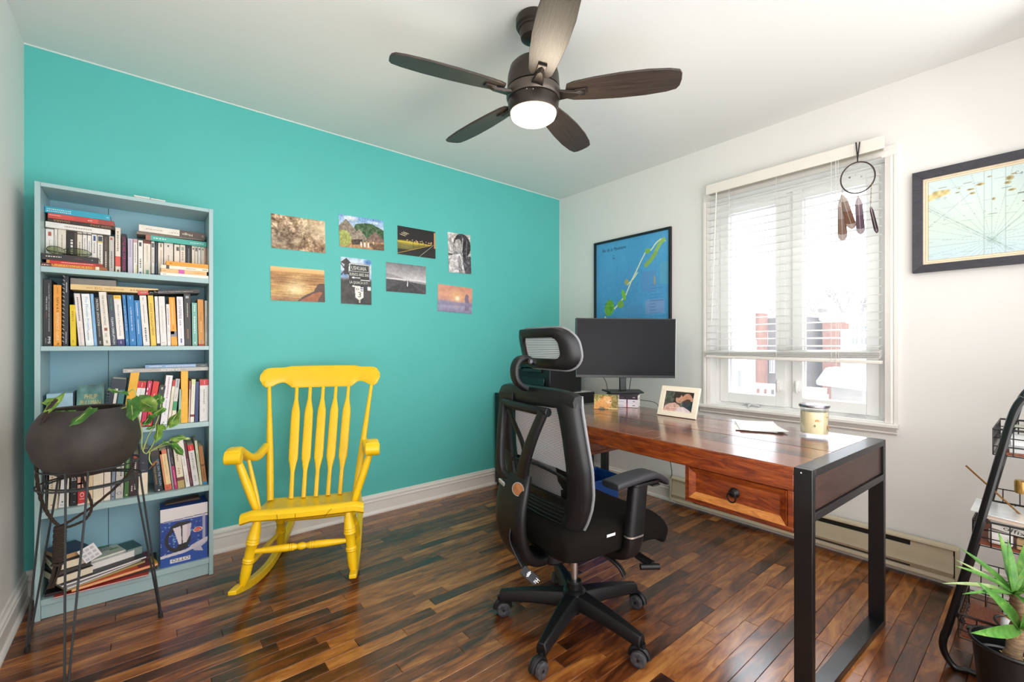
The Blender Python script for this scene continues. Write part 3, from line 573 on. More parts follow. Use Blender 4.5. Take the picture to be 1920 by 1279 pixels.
u2(C4, 230, 330, 425, 282, 375, '#2f83c4', 'shorter mid blue book right of the two matching blue ones', [], [(None, .65, .95, .35, .6, '#d9e6f2', 'down'), (None, .25, .58, .35, .6, '#d9e6f2', 'down')])
u2(C4, 318, 450, 345, 385, 500, '#ece6df', 'white book with dark capitals between blue and yellow books', [], [(None, .08, .36, .35, .68, '#5a5a60', 'down'), (None, .45, .82, .4, .55, '#6a6a70', 'down'), (None, .9, .96, .35, .65, '#a8a4a0', 'down')])
u2(C4, 456, 566, 345, 512, 605, '#f2c94e', 'yellow book titled AGILE ENGAGEMENT', [], [('AGILE ENGAGEMENT', .2, .85, .3, .66, '#8a6a20', 'down')])
u2(C4, 568, 630, 360, 612, 668, '#eeeceb', 'narrow white book with black foot on the second shelf', [(0, .05, '#252321')], [(None, .2, .9, .4, .6, '#b4b0ac', 'down')])
u2(C4, 632, 752, 360, 674, 780, '#eae6e2', 'wide plain white book on the second shelf', [], [(None, .25, .8, .35, .6, '#cfc9c4', 'down'), (None, .06, .08, .2, .8, '#c99a94', 0)])
u2(C4, 760, 826, 490, 785, 845, '#efeae8', 'low white book left of the orange pictured one', [], [(None, .5, .9, .35, .65, '#8a6a80', 'down'), (None, .1, .45, .4, .6, '#b9b4b0', 'down')])
u2(C4, 804, 940, 375, 850, 952, '#f2a52c', 'orange book with city picture near its foot, second shelf', [(.19, .3, '#8a8390'), (.24, .3, '#d9cbb4', 0, .6)], [(None, .45, .95, .4, .6, '#fbdca0', 'down'), (None, .34, .42, .3, .7, '#e07a18', 'down')])
u2(C4, 934, 1046, 365, 962, 1068, '#f0edf0', 'white book with violet capitals titled LEAN ENTERPRISE', [(.06, .15, '#6a5fa8', .4, .65)], [('LEAN ENTERPRISE', .55, .95, .25, .7, '#6d6480', 'down'), (None, .4, .52, .3, .65, '#a8a0b0', 'down'), (None, .18, .36, .45, .6, '#b9b4bc', 'down')])
u2(C4, 1050, 1176, 315, 1072, 1186, '#2a2522', 'tall black book with pale logo near the right of the second shelf', [], [(None, .9, .97, .3, .75, '#c4d0dc', 0), (None, .55, .82, .42, .6, '#d0ccc6', 'down'), (None, .14, .32, .42, .6, '#d08a4c', 'down')])
u2(C4, 1185, 1278, 465, 1197, 1286, '#7fb8ab', 'low seafoam green book on the second shelf', [], [(None, .8, .95, .35, .7, '#d9efe8', 'down'), (None, .28, .68, .3, .7, '#d9efe8', 'down'), (None, .05, .09, .35, .7, '#eaf4f0', 'down')])
u2(C4, 1281, 1394, 410, 1298, 1398, '#e0953a', 'orange book with red foot near the right end, second shelf', [(0, .04, '#c8442c')], [(None, .55, .72, .4, .55, '#a86a28', 'down'), (None, .28, .52, .35, .7, '#efc07c', 'down'), (None, .06, .12, .3, .7, '#8a9aa4', 'down')])
u2(C4, 1399, 1466, 430, 1402, 1466, '#c9c5ba', 'grey white book last on the second shelf', [], [(None, .3, .65, .3, .7, '#8a867c', 'down'), (None, .06, .09, .35, .7, '#5a564c', 'down')])
z = rowtop(C3, 1050, 345, YS) + .001
GL2 = 'books lying across the second shelf row'
z = lay(C3, 553, 240, 1912, 310, 325, -.21, .15, '#e8c98f', 'cream book titled HOW BIG THINGS GET DONE', z, grp=GL2, tk=.55, text=[('HOW', .76, .83, .3, .6, '#b5803c', 'down'), ('BIG', .66, .74, .2, .72, '#c28a38', 'down'), ('THINGS GET DONE', .42, .64, .3, .58, '#b5803c', 'down'), (None, .12, .34, .25, .65, '#b98d52', 'down'), (None, .03, .05, .3, .6, '#7a6a4c', 'down')])
lay(C3, 552, 140, 1262, 178, 240, -.19, .16, '#8d867f', 'large grey book lying above the cream one', z, grp=GL2, tk=.55)
z = rowtop(C4, 1110, 318, YS) + .001
b0, z = flat(C4, 300, 258, 1330, 236, 330, -.21, .15, '#2d2927', 'black risk management book with red end, lying', GL2, zrest=rowtop(C4, 385, 345, YS) + .001, bands=[(.84, 1, '#d24a45')], text=[('Risk Management for Project Driven Organizations', .12, .82, .36, .62, '#f0ece8', 'down'), (None, .87, .96, .4, .6, '#f2d4d0', 'down')])
# ---------------------------------------------------------------- third shelf
G2 = 'books standing on the third shelf'; Z3 = .746; YT = -.236
def u3(*a, **k): return u2(*a, z=Z3, g=G2, ys=YT, **k)
YEL = '#f0b52e'
u3(C6, 172, 322, 335, 20, 170, YEL, 'slanting golden yellow book left of the red ones, third shelf')
u3(C6, 290, 437, 485, 178, 318, '#e9e6e4', 'white book with red head slanting right of the golden yellow one', [(.86, 1, '#cf2a2e')], [(None, .88, .97, .45, .6, '#f0c4c0', 'down'), (None, .7, .82, .4, .6, '#c9c4c0', 'down')])
u3(C6, 444, 530, 475, 322, 402, '#cf2f5a', 'magenta book with white dots on the third shelf', [(.8, .85, '#f2e4e8', .1, .35), (.7, .75, '#f2e4e8', .1, .35)], [(None, .85, .95, .4, .65, '#f2d4dc', 'down')])
u3(C6, 532, 636, 485, 406, 510, '#e0322f', 'bright red book leaning right of the magenta one', [(.03, .08, '#f6e9e4', .3, .7)], [(None, .62, .72, .4, .7, '#f6d4cc', 'down')])
u3(C6, 630, 728, 548, 514, 625, '#2c2a31', 'black book between the bright red and white ones, third shelf', [(.9, .96, '#b9b4b0', .35, .6)])
u3(C6, 738, 855, 383, 640, 752, '#eeebee', 'tall white book with rose lettering leaning on the third shelf', [], [(None, .52, .96, .35, .66, '#c48a98', 'down'), (None, .2, .5, .4, .6, '#b0b0cc', 'down'), (None, .03, .06, .3, .6, '#3a4a8a', 'down')])
u3(C6, 845, 890, 455, 756, 806, '#ebe2cc', 'thin cream book with red head beside the white one, third shelf', [(.86, 1, '#c8282c')], [(None, .3, .7, .4, .6, '#c9b98f', 'down')])
u3(C6, 893, 966, 437, 812, 880, '#d9d6d2', 'pale grey book with green block on the third shelf', [(.3, .5, '#3f9a68'), (0, .3, '#e9e0c9'), (.8, 1, '#bfc0c4')], [(None, .82, .98, .35, .7, '#5a5a60', 'down'), (None, .55, .65, .4, .6, '#8a8a8e', 'down')])
u3(C6, 950, 972, 600, 925, 968, '#a9c4b4', 'thin sage green book left of the upright golden yellow one')
u3(C6, 974, 1118, 305, 972, 1088, YEL, 'upright golden yellow book supporting the grey road book')
u3(C6, 1110, 1142, 470, 1092, 1116, '#e6c9b4', 'thin salmon pink book right of the upright golden yellow one', [(.8, 1, '#b4787c')])
u3(C6, 1146, 1206, 442, 1120, 1184, '#eae6d8', 'white and lime book with small dark red block, third shelf', [(.88, 1, '#d6dda0'), (.13, .18, '#7a1c24')], [(None, .4, .85, .4, .6, '#b9c08c', 'down')])
u3(C6, 1206, 1266, 480, 1190, 1252, '#243a6d', 'navy book second from right on the third shelf')
u3(C6, 1275, 1432, 445, 1270, 1424, '#dedbd8', 'thick pale grey book with red head, last on the third shelf', [(.86, 1, '#c9252b')], [(None, .88, .97, .48, .6, '#f0b9b4', 'down'), (None, .42, .76, .4, .58, '#8d8a88', 'down'), (None, .2, .3, .42, .56, '#b0adaa', 'down')])
z = rowtop(C6, 1040, 310, YT) + .001
GL3 = 'books lying on the third shelf row'
z = lay(C6, 48, 268, 1432, 226, 330, -.238, .16, '#b3b1ac', 'grey book titled LA ROUTE lying upside down', z, grp=GL3, tk=.0, text=[('LA ROUTE', .36, .58, .25, .75, '#f4f4f2', 'up'), (None, .6, .76, .4, .55, '#d9b48c', 'up'), (None, .03, .1, .35, .6, '#e4e2de', 'up'), (None, .9, .95, .3, .7, '#f0eeea', 'up')])
z = lay(C6, 400, 178, 1405, 155, 232, -.236, .16, '#7fa0c4', 'blue paperback lying on the grey road book', z, grp=GL3, tk=.0, bands=[(0, .2, '#3c4a48')], text=[(None, .22, .7, .3, .65, '#e4ecf4', 'up'), (None, .75, .94, .3, .65, '#e4ecf4', 'up'), (None, .04, .12, .3, .6, '#a9b4b0', 'up')])
# left of the third shelf: boxed set, green-covered book facing out, ring notebook
GB = 'things standing at the left of the third shelf'
A = at_y(65 + 200 / 9.135, 700, -.215); B = at_y(65 + 655 / 9.135, 700, -.215); zt = at_y(65 + 400 / 9.135, 660 + 715 / 9.135, -.215).z
bx = thing('book_box', 'light blue boxed set of books at the left of the third shelf', 'box', ((A.x + B.x) / 2, -.17, Z3))
MB().box((A.x, -.215, Z3 + .0005), (B.x, -.09, zt)).build('case', cm('#a9cfe4'), bx, bevel=.001); MB().box((B.x + .0005, -.21, Z3 + .0005), (B.x + .004, -.09, zt + .004)).build('dark_side', cm('#2a333c'), bx)  # second box is a dark slab along the right side of the case
A = at_y(65 + 722 / 9.135, 700, -.175); B = at_y(65 + 1190 / 9.135, 700, -.175); zt = at_y(65 + 900 / 9.135, 660 + 562 / 9.135, -.175).z
w = B.x - A.x; h = zt - Z3; lean = -.04
F = frame((A.x, -.200, Z3 + .001), (1, 0, 0), (0, .14, 1))
cv = Canvas(60, 80, '#4f8f86', 5); cv.vgrad([(0, '#3f6f70'), (.35, '#5a9a90'), (.6, '#7ab5a4'), (1, '#3a5f60')]); cv.noise(6, .22); cv.noise(14, .1)
ob = MB(F); ob.box((0, 0, -.034), (w, h, -.001)); bo = ob.build('book', cm('#3b5c5c'), bevel=.001); tag(bo, 'green fantasy novel facing outwards beside the light blue box', 'book', GB)
MB(F).box((.003, .003, -.030), (w + .0006, h + .0006, -.005)).build('page_block', PAGE, bo, smooth=0)
cv.build('cover_print', F @ Matrix.Translation((0, 0, .0004)), w, h, bo)
m = MB(); letters(m, 'PHILIP', F @ Matrix.Translation((w * .28, h * .69, .001)), w * .46, h * .1); letters(m, 'PULLMAN', F @ Matrix.Translation((w * .13, h * .55, .001)), w * .74, h * .11); dashes(m, F @ Matrix.Translation((w * .26, h * .38, .001)), w * .5, h * .05, 5, 2); m.build('title', cm('#e2c46a'), bo, smooth=0)
A = at_y(65 + 1240 / 9.135, 700, -.235); B = at_y(65 + 1560 / 9.135, 700, -.235); zt = at_y(65 + 1400 / 9.135, 660 + 470 / 9.135, -.235).z
w = .052; h = zt - Z3; a = math.radians(7); F = frame((A.x - .012, -.236, Z3 + .001), (math.cos(a), 0, -math.sin(a)), (math.sin(a), 0, math.cos(a))); F.translation.z += w * math.sin(a)
nb = MB(F); nb.box((0, 0, -.12), (w, h, 0)); no = nb.build('notebook', cm('#2e3a44'), bevel=.001); tag(no, 'dark ring notebook leaning behind the trailing plant on the third shelf', 'notebook', GB)
MB(F).box((w * .62, .01, -.001), (w * .99, h * .78, .0006)).build('teal_panel', cm('#3f7a7c'), no); MB(F).box((w * .34, .01, -.001), (w * .52, h * .8, .0006)).build('white_strip', cm('#e4e0da'), no)
MB(F).box((.003, h - .001, -.115), (w - .003, h + .0008, -.004)).build('page_block', PAGEW, no)
m = MB()
for i in range(16): m.tube([F @ Vector((-.002 + .004 * math.cos(q), .01 + i * h / 17, .004 * math.sin(q))) for q in [j * math.pi / 4 for j in range(8)]], .0008, 5, closed=True)
m.build('binding_wire', mat('grey wire', '#b4b8bc', .3, 1), no)
# ---------------------------------------------------------------- fourth shelf
G3 = 'books standing on the fourth shelf'; Z4 = .436; YQ = -.225
def u4(*a, **k): return u2(*a, z=Z4, g=G3, ys=YQ, **k)
u4(C7, 140, 232, 330, 120, 225, '#b7cfc9', 'pale mint book first on the fourth shelf', [], [vt('#7a948e', .3, .8)])
u4(C7, 240, 290, 340, 232, 262, '#3b3834', 'thin dark book second on the fourth shelf')
u4(C7, 302, 442, 345, 266, 432, '#ece0c6', 'cream book with red stamp at foot behind the plant stand', [(.08, .1, '#b4685c', .3, .75)], [vt('#b0a48c', .4, .8, .2, .5), (None, .32, .37, .3, .6, '#7d8a4c', 0)])
u4(C7, 444, 484, 380, 434, 446, '#a8a49c', 'thin grey book in front of the stand on the fourth shelf')
u4(C7, 522, 584, 390, 448, 570, '#efecea', 'white book with tiny black emblem at foot, fourth shelf', [(.12, .15, '#2c2a28', .4, .6)], [(None, .05, .08, .25, .75, '#a8a49f', 0)])
u4(C7, 588, 636, 395, 574, 628, '#e9dfd4', 'narrow off-white book left of the black lettered one, fourth shelf')
u4(C7, 655, 772, 400, 648, 772, '#201d1e', 'black book with large white letters seen through the stand', [], [('ER', .74, .84, .25, .85, '#dedad6', 0), ('ES', .62, .72, .25, .85, '#dedad6', 0), (None, .4, .44, .3, .7, '#a8a4a0', 0), (None, .28, .31, .5, .75, '#a8a4a0', 0), (None, .08, .12, .5, .7, '#a8a4a0', 0)])
u4(C7, 780, 940, 400, 778, 925, '#cf3a3c', 'red and salmon book with white emblem, seen through the stand', [(.42, 1, '#dba79a'), (0, .03, '#efe4dc'), (.42, .98, '#b4483f', .35, .5), (.52, .56, '#b4483f')], [('O', .19, .31, .28, .78, '#f6e4e0', 0), (None, .13, .16, .25, .8, '#f6e4e0', 0)])
u4(C7, 945, 1040, 380, 930, 1038, '#e9cfa8', 'tan book right of the red and salmon one, fourth shelf')
u4(C7, 1048, 1150, 370, 1042, 1222, '#efe2c8', 'wide cream book in the middle of the fourth shelf', [], [(None, .2, .32, .48, .54, '#c9b48c', 'down')])
u4(C7, 1236, 1366, 360, 1228, 1344, '#efdfcf', 'pinkish cream book right of the wide cream one', [(.9, .94, '#d9a48f', .2, .8)])
u4(C7, 1372, 1442, 350, 1350, 1416, '#8693a4', 'narrow slate blue book on the fourth shelf', [(.06, .09, '#1f1f24', .2, .7)])
u4(C7, 1448, 1592, 320, 1424, 1560, '#c8c3be', 'light grey book with dark capitals and oval emblem, fourth shelf', [], [(None, .58, .98, .5, .75, '#4c4846', 'down'), ('O', .1, .18, .15, .8, '#5d5a66', 0), (None, .3, .42, .5, .7, '#6a6664', 'down')])
u4(C8, 78, 142, 430, 52, 122, '#3f6b38', 'green book on the fourth shelf', [(.04, .07, '#d9c9a4', .4, .7)], [vt('#9ab87c', .7, .92)])
u4(C8, 148, 258, 400, 124, 248, '#33191b', 'dark maroon book with white lettering behind the stand leg', [(.9, .97, '#b4442c', .4, .75)], [(None, .58, .8, .5, .75, '#e9dcd8', 'down'), (None, .15, .38, .55, .85, '#e9dcd8', 'down'), (None, .12, .25, .2, .4, '#e9dcd8', 'down')])
u4(C8, 265, 412, 330, 258, 390, '#efe0c6', 'book half navy half cream on the fourth shelf', [(.48, 1, '#272a3a')], [(None, .68, .72, .35, .6, '#7a7c8a', 0), (None, .52, .55, .25, .75, '#7a7c8a', 0), (None, .04, .05, .4, .7, '#b9a88c', 0)])
u4(C8, 425, 545, 352, 492, 610, '#22262b', 'black thriller The Girl on the Train leaning left', [(.88, 1, '#3d3030'), (.02, .05, '#e9e4dc', .4, .6)], [('GIRL ON THE TRAIN', .14, .78, .62, .9, '#8fb9cc', 'down'), ('PAULA HAWKINS', .18, .62, .2, .42, '#b49a62', 'down')])
u4(C8, 550, 656, 342, 636, 736, '#f0d2a0', 'cream and orange book with red foot leaning, fourth shelf', [(0, .14, '#d2664c'), (.9, 1, '#d9785c'), (.14, 1, '#dd9460', 0, .3)], [(None, .35, .85, .55, .68, '#a88a5c', 'down'), (None, .04, .08, .3, .6, '#a33c2c', 0)])
u4(C8, 662, 688, 320, 740, 768, '#9c9aa0', 'thin grey book right of the cream and orange one')
u4(C8, 692, 752, 362, 772, 818, '#b42f6a', 'black and magenta book leaning on the fourth shelf', [(.62, 1, '#1f1b1f')], [vt('#e2a0bc', .1, .5), vt('#8a8488', .66, .85)])
u4(C8, 738, 832, 242, 820, 918, '#e6dcc4', 'cream book with painted scene at its foot, fourth shelf', [(0, .17, '#b9a26a'), (.17, .24, '#6d3a2c')], [(None, .6, .92, .3, .6, '#8d8472', 'down'), (None, .3, .45, .3, .6, '#c49a7c', 'down')])
u4(C8, 826, 890, 200, 928, 992, '#eee9e4', 'plain white book leaning in front of a maroon one', [], [vt('#c4beb8', .45, .6), vt('#c4beb8', .1, .25)])
u4(C8, 898, 944, 243, 994, 1032, '#5c1f30', 'narrow maroon book leaning on the fourth shelf', [], [vt('#b98a98', .35, .65), vt('#b98a98', .08, .2)])
u4(C8, 948, 1044, 268, 1036, 1122, '#dfdcda', 'pale grey book with red head leaning on the fourth shelf', [(.86, 1, '#d4262a')], [(None, .88, .97, .45, .6, '#f2c0bc', 'down'), vt('#a8a5a2', .4, .8), vt('#b9b6b2', .1, .25)])
u4(C8, 1046, 1086, 205, 1126, 1166, '#c9d0b0', 'narrow pale green book second from right, fourth shelf', [], [vt('#9aa480', .3, .7)])
u4(C8, 1102, 1192, 282, 1170, 1232, '#a8703a', 'brown book with blue foot last on the fourth shelf', [(0, .07, '#3f7fb0'), (.48, .52, '#5d3a1c', .1, .9)], [vt('#6d4420', .15, .4)])
# ================================================================ ceiling fan
FX, FY = [(CAM + FWD * 1.797 + RGT * ((1000 - 960) / FPX * 1.797))[i] for i in (0, 1)]
BRZ = mat('dark bronze', '#3a332e', .38, .55, vary=.05, scale=30)
fan = thing('ceiling_fan', 'five-blade dark bronze ceiling fan with a lit round lamp', 'ceiling fan', (FX, FY, H))
MB().lathe([(.001, 0), (.066, 0), (.07, -.008), (.07, -.034), (.062, -.04), (.062, -.048), (.056, -.052), (.05, -.082), (.03, -.094), (.001, -.095)], (FX, FY, H), 40, cap=False).build('canopy', BRZ, fan)
MB().cyl((FX, FY, H - .10), (FX, FY, 2.25), .014, n=16).build('downrod', BRZ, fan)
MB().lathe([(.001, 2.275), (.03, 2.272), (.05, 2.26), (.078, 2.252), (.094, 2.235), (.103, 2.2), (.106, 2.156), (.106, 2.148), (.001, 2.148)], (FX, FY, 0), 48, cap=False).build('motor_housing', BRZ, fan)
MB().lathe([(.001, 2.147), (.103, 2.147), (.109, 2.14), (.109, 2.112), (.104, 2.104), (.001, 2.104)], (FX, FY, 0), 48, cap=False).build('motor_band', mat('bronze band', '#5a524b', .3, .7), fan)
MB().lathe([(.001, 2.103), (.1, 2.103), (.103, 2.095), (.1, 2.06), (.097, 2.052), (.093, 2.052), (.093, 2.058), (.001, 2.058)], (FX, FY, 0), 48, cap=False).build('lamp_ring', BRZ, fan)
lampm = mat('lit opal glass', '#fff6e6', .3, emit=('#ffe6c2', 5.0))
MB().lathe([(.092, 2.056), (.0918, 2.047), (.088, 2.037), (.076, 2.028), (.05, 2.022), (.02, 2.0195), (.0005, 2.019)], (FX, FY, 0), 40, cap=False).build('lamp_glass', lampm, fan)
BLW = wood('dark oak blade', ['#241d1a', '#332a26', '#453a33'], 5, (1.2, 16, 16), .42, 0, bump=.3)
BLK = wood('dark oak blade face', ['#231d19', '#3a302a', '#4c4138'], 4, (.9, 22, 22), .42, 0, bump=.5)
for k in range(5):
    a = math.radians(21.5 + 72 * k); pitch = math.radians(-12)
    R = Matrix.Translation((FX, FY, 2.128)) @ Matrix.Rotation(a, 4, 'Z'); B = R @ Matrix.Rotation(pitch, 4, 'X')
    out = [(.135, -.036), (.16, -.046), (.24, -.057), (.34, -.064), (.44, -.064), (.52, -.056), (.556, -.046), (.566, -.03), (.569, 0), (.566, .028), (.556, .044), (.52, .054), (.44, .061), (.34, .061), (.24, .055), (.16, .046), (.135, .036), (.128, 0)]
    b = MB(B); b.prism([(x, y) for x, y in out], Matrix.Identity(4), -.004, .004); ob = b.build('blade', BLK, fan, bevel=.0015)
    ob.data.materials[0] = BLK
    # own object axes along the blade so that the grain runs lengthwise
    M = B; ob.data.transform((wmat(fan).inverted() @ M).inverted()); ob.matrix_basis = wmat(fan).inverted() @ M
    m = MB(B); m.add([(.100, -.024, -.006), (.19, -.013, -.012), (.205, 0, -.013), (.19, .013, -.012), (.1, .024, -.006), (.1, -.024, -.018), (.17, -.011, -.021), (.185, 0, -.021), (.17, .011, -.021), (.1, .024, -.018)],
                  [(0, 1, 6, 5), (1, 2, 7, 6), (2, 3, 8, 7), (3, 4, 9, 8), (4, 0, 5, 9), (5, 6, 7, 8, 9), (4, 3, 2, 1, 0)])
    m.box((.165, -.017, -.012), (.21, .017, -.0042)); m.build('blade_iron', BRZ, fan, bevel=.002)
for dx in (-.012, .012):
    q = Vector((FX, FY, 2.094)) - FWD * .1035 + RGT * (dx - .018); MB().sphere(q, .0022, 8, 6).build('screw', mat('bright screw', '#d9d4c8', .25, .9), fan)
pl = bpy.data.lights.new('fan_lamp_light', 'POINT'); pl.energy = 5; pl.color = (1, .86, .66); pl.shadow_soft_size = .08; po = bpy.data.objects.new('fan_lamp_light', pl); COL.objects.link(po); po.location = (FX, FY, 1.965)
# ================================================================ the eight prints on the teal wall
PH = 'unframed photo prints on the teal wall'
def photo(y4, cv, label, wd=.3, hg=.2):
    p = [at_y(x, y, 0) for x, y in y4]; x0 = (p[0].x + p[3].x) / 2; x1 = (p[1].x + p[2].x) / 2; z1 = (p[0].z + p[1].z) / 2; z0 = (p[3].z + p[2].z) / 2
    rot = ((p[1].z - p[0].z) + (p[2].z - p[3].z)) / 2 / (x1 - x0)
    F = frame((x0, -.0052, z0 - rot * (x1 - x0) / 2), (1, 0, rot), (0, .012, 1)); w, h = x1 - x0, z1 - z0
    b = MB(F).box((0, 0, -.0022), (w, h, -.0003)).build('photo_print', cm('#e9e6e0'), smooth=0); tag(b, label, 'photo print', PH)
    cv.build('image', F, w, h, b); return b, F, w, h
c = Canvas(120, 80, '#a3805c', 2); c.vgrad([(0, '#b89a78'), (.5, '#8f7356'), (1, '#a5815a')]); c.noise(9, .5); c.noise(22, .5); c.noise(48, .45); c.ell(.95, .25, .5, .6, '#ffe9c4', .85, soft=1); c.ell(.2, .75, .4, .5, '#5f5450', .5, soft=1); c.ell(.45, .72, .12, .16, '#e4d2b4', .8, soft=.8)
for i in range(26):
    x = c.r.random() * .7; y = .35 + c.r.random() * .6; c.line([(x, y), (x + .05 + .1 * c.r.random(), y + .1 * c.r.random())], .006, '#d9c4a0', .5)
photo([(509, 401), (610, 415), (610, 476), (509, 464)], c, 'sepia print of sunlit undergrowth, first in the upper row')
c = Canvas(120, 80, '#7aa5d4', 3); c.vgrad([(0, '#6f9fd6'), (.25, '#b8d0ea'), (.4, '#c9dcec'), (1, '#c9a06a')]); c.ell(.25, .08, .22, .12, '#f4f6f8', .9, soft=.7); c.ell(.8, .12, .2, .06, '#f0f4f8', .7, soft=.8)
c.poly([(.28, .55), (.36, .24), (.55, .18), (.75, .18), (1, .34), (1, .75), (.28, .75)], '#3c5f3a'); c.noise(30, .18)
c.poly([(0, .36), (.16, .12), (.36, .42), (.42, .5), (.62, .7), (.2, .8), (0, .8)], '#8d7f70'); c.poly([(.3, .6), (.44, .38), (.6, .66), (.62, .72), (.25, .76)], '#9a8c7c'); c.poly([(.58, .7), (.8, .4), (1, .66), (1, .76), (.6, .74)], '#8a6f62'); c.poly([(0, .8), (.2, .78), (1, .74), (1, 1), (0, 1)], '#b5885a'); c.poly([(.6, .8), (1, .78), (1, 1), (.75, 1)], '#7a5a40'); c.poly([(.24, .74), (.5, .7), (.5, .86), (.28, .9)], '#4a3a2c'); c.ell(.1, .72, .16, .25, '#a9b45a', .9); c.noise(40, .25)
for x in (.47, .55, .63): c.ell(x, .86, .018, .09, '#f2efe8'); c.ell(x, .76, .012, .025, '#3a2a20')
c.ell(.75, .78, .012, .05, '#f2efe8')
photo([(636, 402), (720, 414), (720, 471), (637, 462)], c, 'print of thatched round huts under a blue sky')
c = Canvas(120, 80, '#1d1a1c', 4); c.rect(0, .5, .95, .8, '#6f6a2c'); c.ell(.3, .55, .5, .1, '#c9b43c', .8, soft=.6); c.ell(.2, .68, .25, .1, '#8f8a4a', .6, soft=.6); c.rect(0, .53, .92, .555, '#e8cf4a')
for i in range(22): x = .1 + c.r.random() * .8; c.ell(x, .42 + .08 * c.r.random(), .012, .015, '#f6c98a')
for x, y in ((.12, .28), (.16, .23), (.2, .19)): c.poly([(x - .06, y), (x + .08, y + .04), (x + .09, y + .06), (x - .05, y + .02)], '#f2e4b4')
for x in (.4, .55, .68, .78, .86): c.rect(x, .38, x + .01, .72, '#241f1c')
c.poly([(0, 1), (.88, .52), (.96, .52), (1, .62), (1, 1)], '#1f1d1e'); c.line([(.0, .96), (.88, .53)], .008, '#c9a83c'); c.line([(.55, 1), (.92, .54)], .005, '#d9d0c0'); c.rect(.955, .05, 1, .62, '#d98a3c'); c.rect(.955, .05, .97, .62, '#f2d08a')
photo([(745, 423), (816, 435), (816, 486), (745, 476)], c, 'print of a night road lit in yellow')
c = Canvas(70, 105, '#cfcbc8', 5); c.vgrad([(0, '#d9d4d0'), (.6, '#b4b0ae'), (1, '#8d8a8a')]); c.noise(8, .25); c.rect(.35, .55, 1, 1, '#55525a'); c.ell(.62, .3, .38, .3, '#3d3b3f'); c.ell(.42, .36, .2, .22, '#a5a2a2', rot=.2); c.ell(.36, .3, .09, .16, '#d9d6d4', soft=.7); c.poly([(.2, .55), (.55, .5), (.72, 1), (0, 1), (.05, .7)], '#cfcccc'); c.poly([(.4, .6), (.5, .55), (.62, 1), (.45, 1)], '#8d8a8d'); c.line([(.66, .1), (.6, .45), (.62, .7)], .012, '#b9b6b6'); c.line([(.82, .15), (.78, .62)], .01, '#8a888c'); c.rect(0, .52, .18, .56, '#4a484c'); c.noise(26, .35); c.noise(12, .2)
photo([(840, 435), (883, 442), (883, 514), (842, 511)], c, 'narrow black and white portrait print at the right of the upper row')
c = Canvas(120, 80, '#d49a52', 6); c.vgrad([(0, '#f0c98a'), (.13, '#e6b56c'), (.16, '#b5803f'), (.4, '#a87438'), (.7, '#d4a45c'), (1, '#9a6a3a')]); c.noise(6, .22, (c.Y > .16) * 1., cy=60); c.ell(.45, .62, .3, .35, '#ffeab8', .9, soft=1); c.ell(.5, .25, .3, .1, '#f2d28f', .5, soft=1); c.noise(5, .2, (c.Y > .2) * 1., cy=44)
c.poly([(.46, 1), (.6, .82), (.78, .68), (.86, .46), (.92, .42), (1, .43), (1, 1)], '#4d2f24'); c.poly([(.5, 1), (.75, .76), (.9, .68), (.95, .7), (.84, 1)], '#a35a2c'); c.noise(40, .12, (c.Y > .16) * 1.)
photo([(507, 499), (609, 507), (609, 567), (509, 563)], c, 'print of a golden sunset over the sea with cliff')
c = Canvas(80, 120, '#3d3a38', 7); c.vgrad([(0, '#b9cfe8'), (.2, '#dfe8f2'), (.42, '#9fb4cc'), (.5, '#3a3836'), (1, '#2f2a27')]); c.ell(.9, .06, .2, .08, '#4f86c9', .9, soft=.6); c.ell(.1, .36, .14, .1, '#5a8fd0', .8, soft=.6); c.noise(10, .2)
c.poly([(0, .12), (.18, .02), (.34, .12), (.24, .16), (.26, .36), (.1, .38), (.12, .16)], '#2d2a2c'); c.line([(0, .4), (.3, .14)], .012, '#2d2a2c'); c.line([(.0, .14), (.3, .4)], .012, '#2d2a2c'); c.rect(.27, .12, .94, .3, '#2f3632'); c.rect(.28, .125, .93, .14, '#e8e8e4'); c.rect(.28, .28, .93, .292, '#e8e8e4'); c.rect(.28, .125, .295, .292, '#e8e8e4'); c.rect(.915, .125, .93, .292, '#e8e8e4'); c.rect(.26, .3, .92, .64, '#262a28')
for y in (.425, .61): c.rect(.4, y - .012, .62, y + .012, '#f0f0ec'); c.poly([(.34, y), (.43, y - .028), (.43, y + .028)], '#f0f0ec')
c.rect(.64, .46, .94, .475, '#f0f0ec'); c.poly([(.45, .63), (.72, .62), (.73, .84), (.6, .91), (.46, .85)], '#f0efe8'); c.rect(.63, .645, .71, .665, '#3a4a8a'); c.rect(.63, .69, .71, .71, '#3a4a8a'); c.rect(.57, .91, .62, .97, '#c9c4b4'); c.rect(.86, .6, .98, .68, '#e8eef4'); c.noise(30, .12)
b, F, w, h = photo([(638, 481), (696, 488), (696, 572), (640, 569)], c, 'upright print of dark USHUAIA road signs')
m = MB()
def pt(u, v): return F @ Matrix.Translation((u * w, (1 - v) * h, .0005))
letters(m, 'USHUAIA', pt(.34, .255), w * .49, h * .085); letters(m, 'BUENOS AIRES 3040', pt(.28, .385), w * .63, h * .065); letters(m, 'LA QUIACA 5171', pt(.28, .565), w * .6, h * .065); m.build('sign_lettering', cm('#eceae4'), b, smooth=0)
m = MB(); letters(m, '3', pt(.55, .845), w * .1, h * .11); letters(m, 'RA', pt(.48, .69), w * .12, h * .04); m.build('route_number', cm('#26241f'), b, smooth=0)
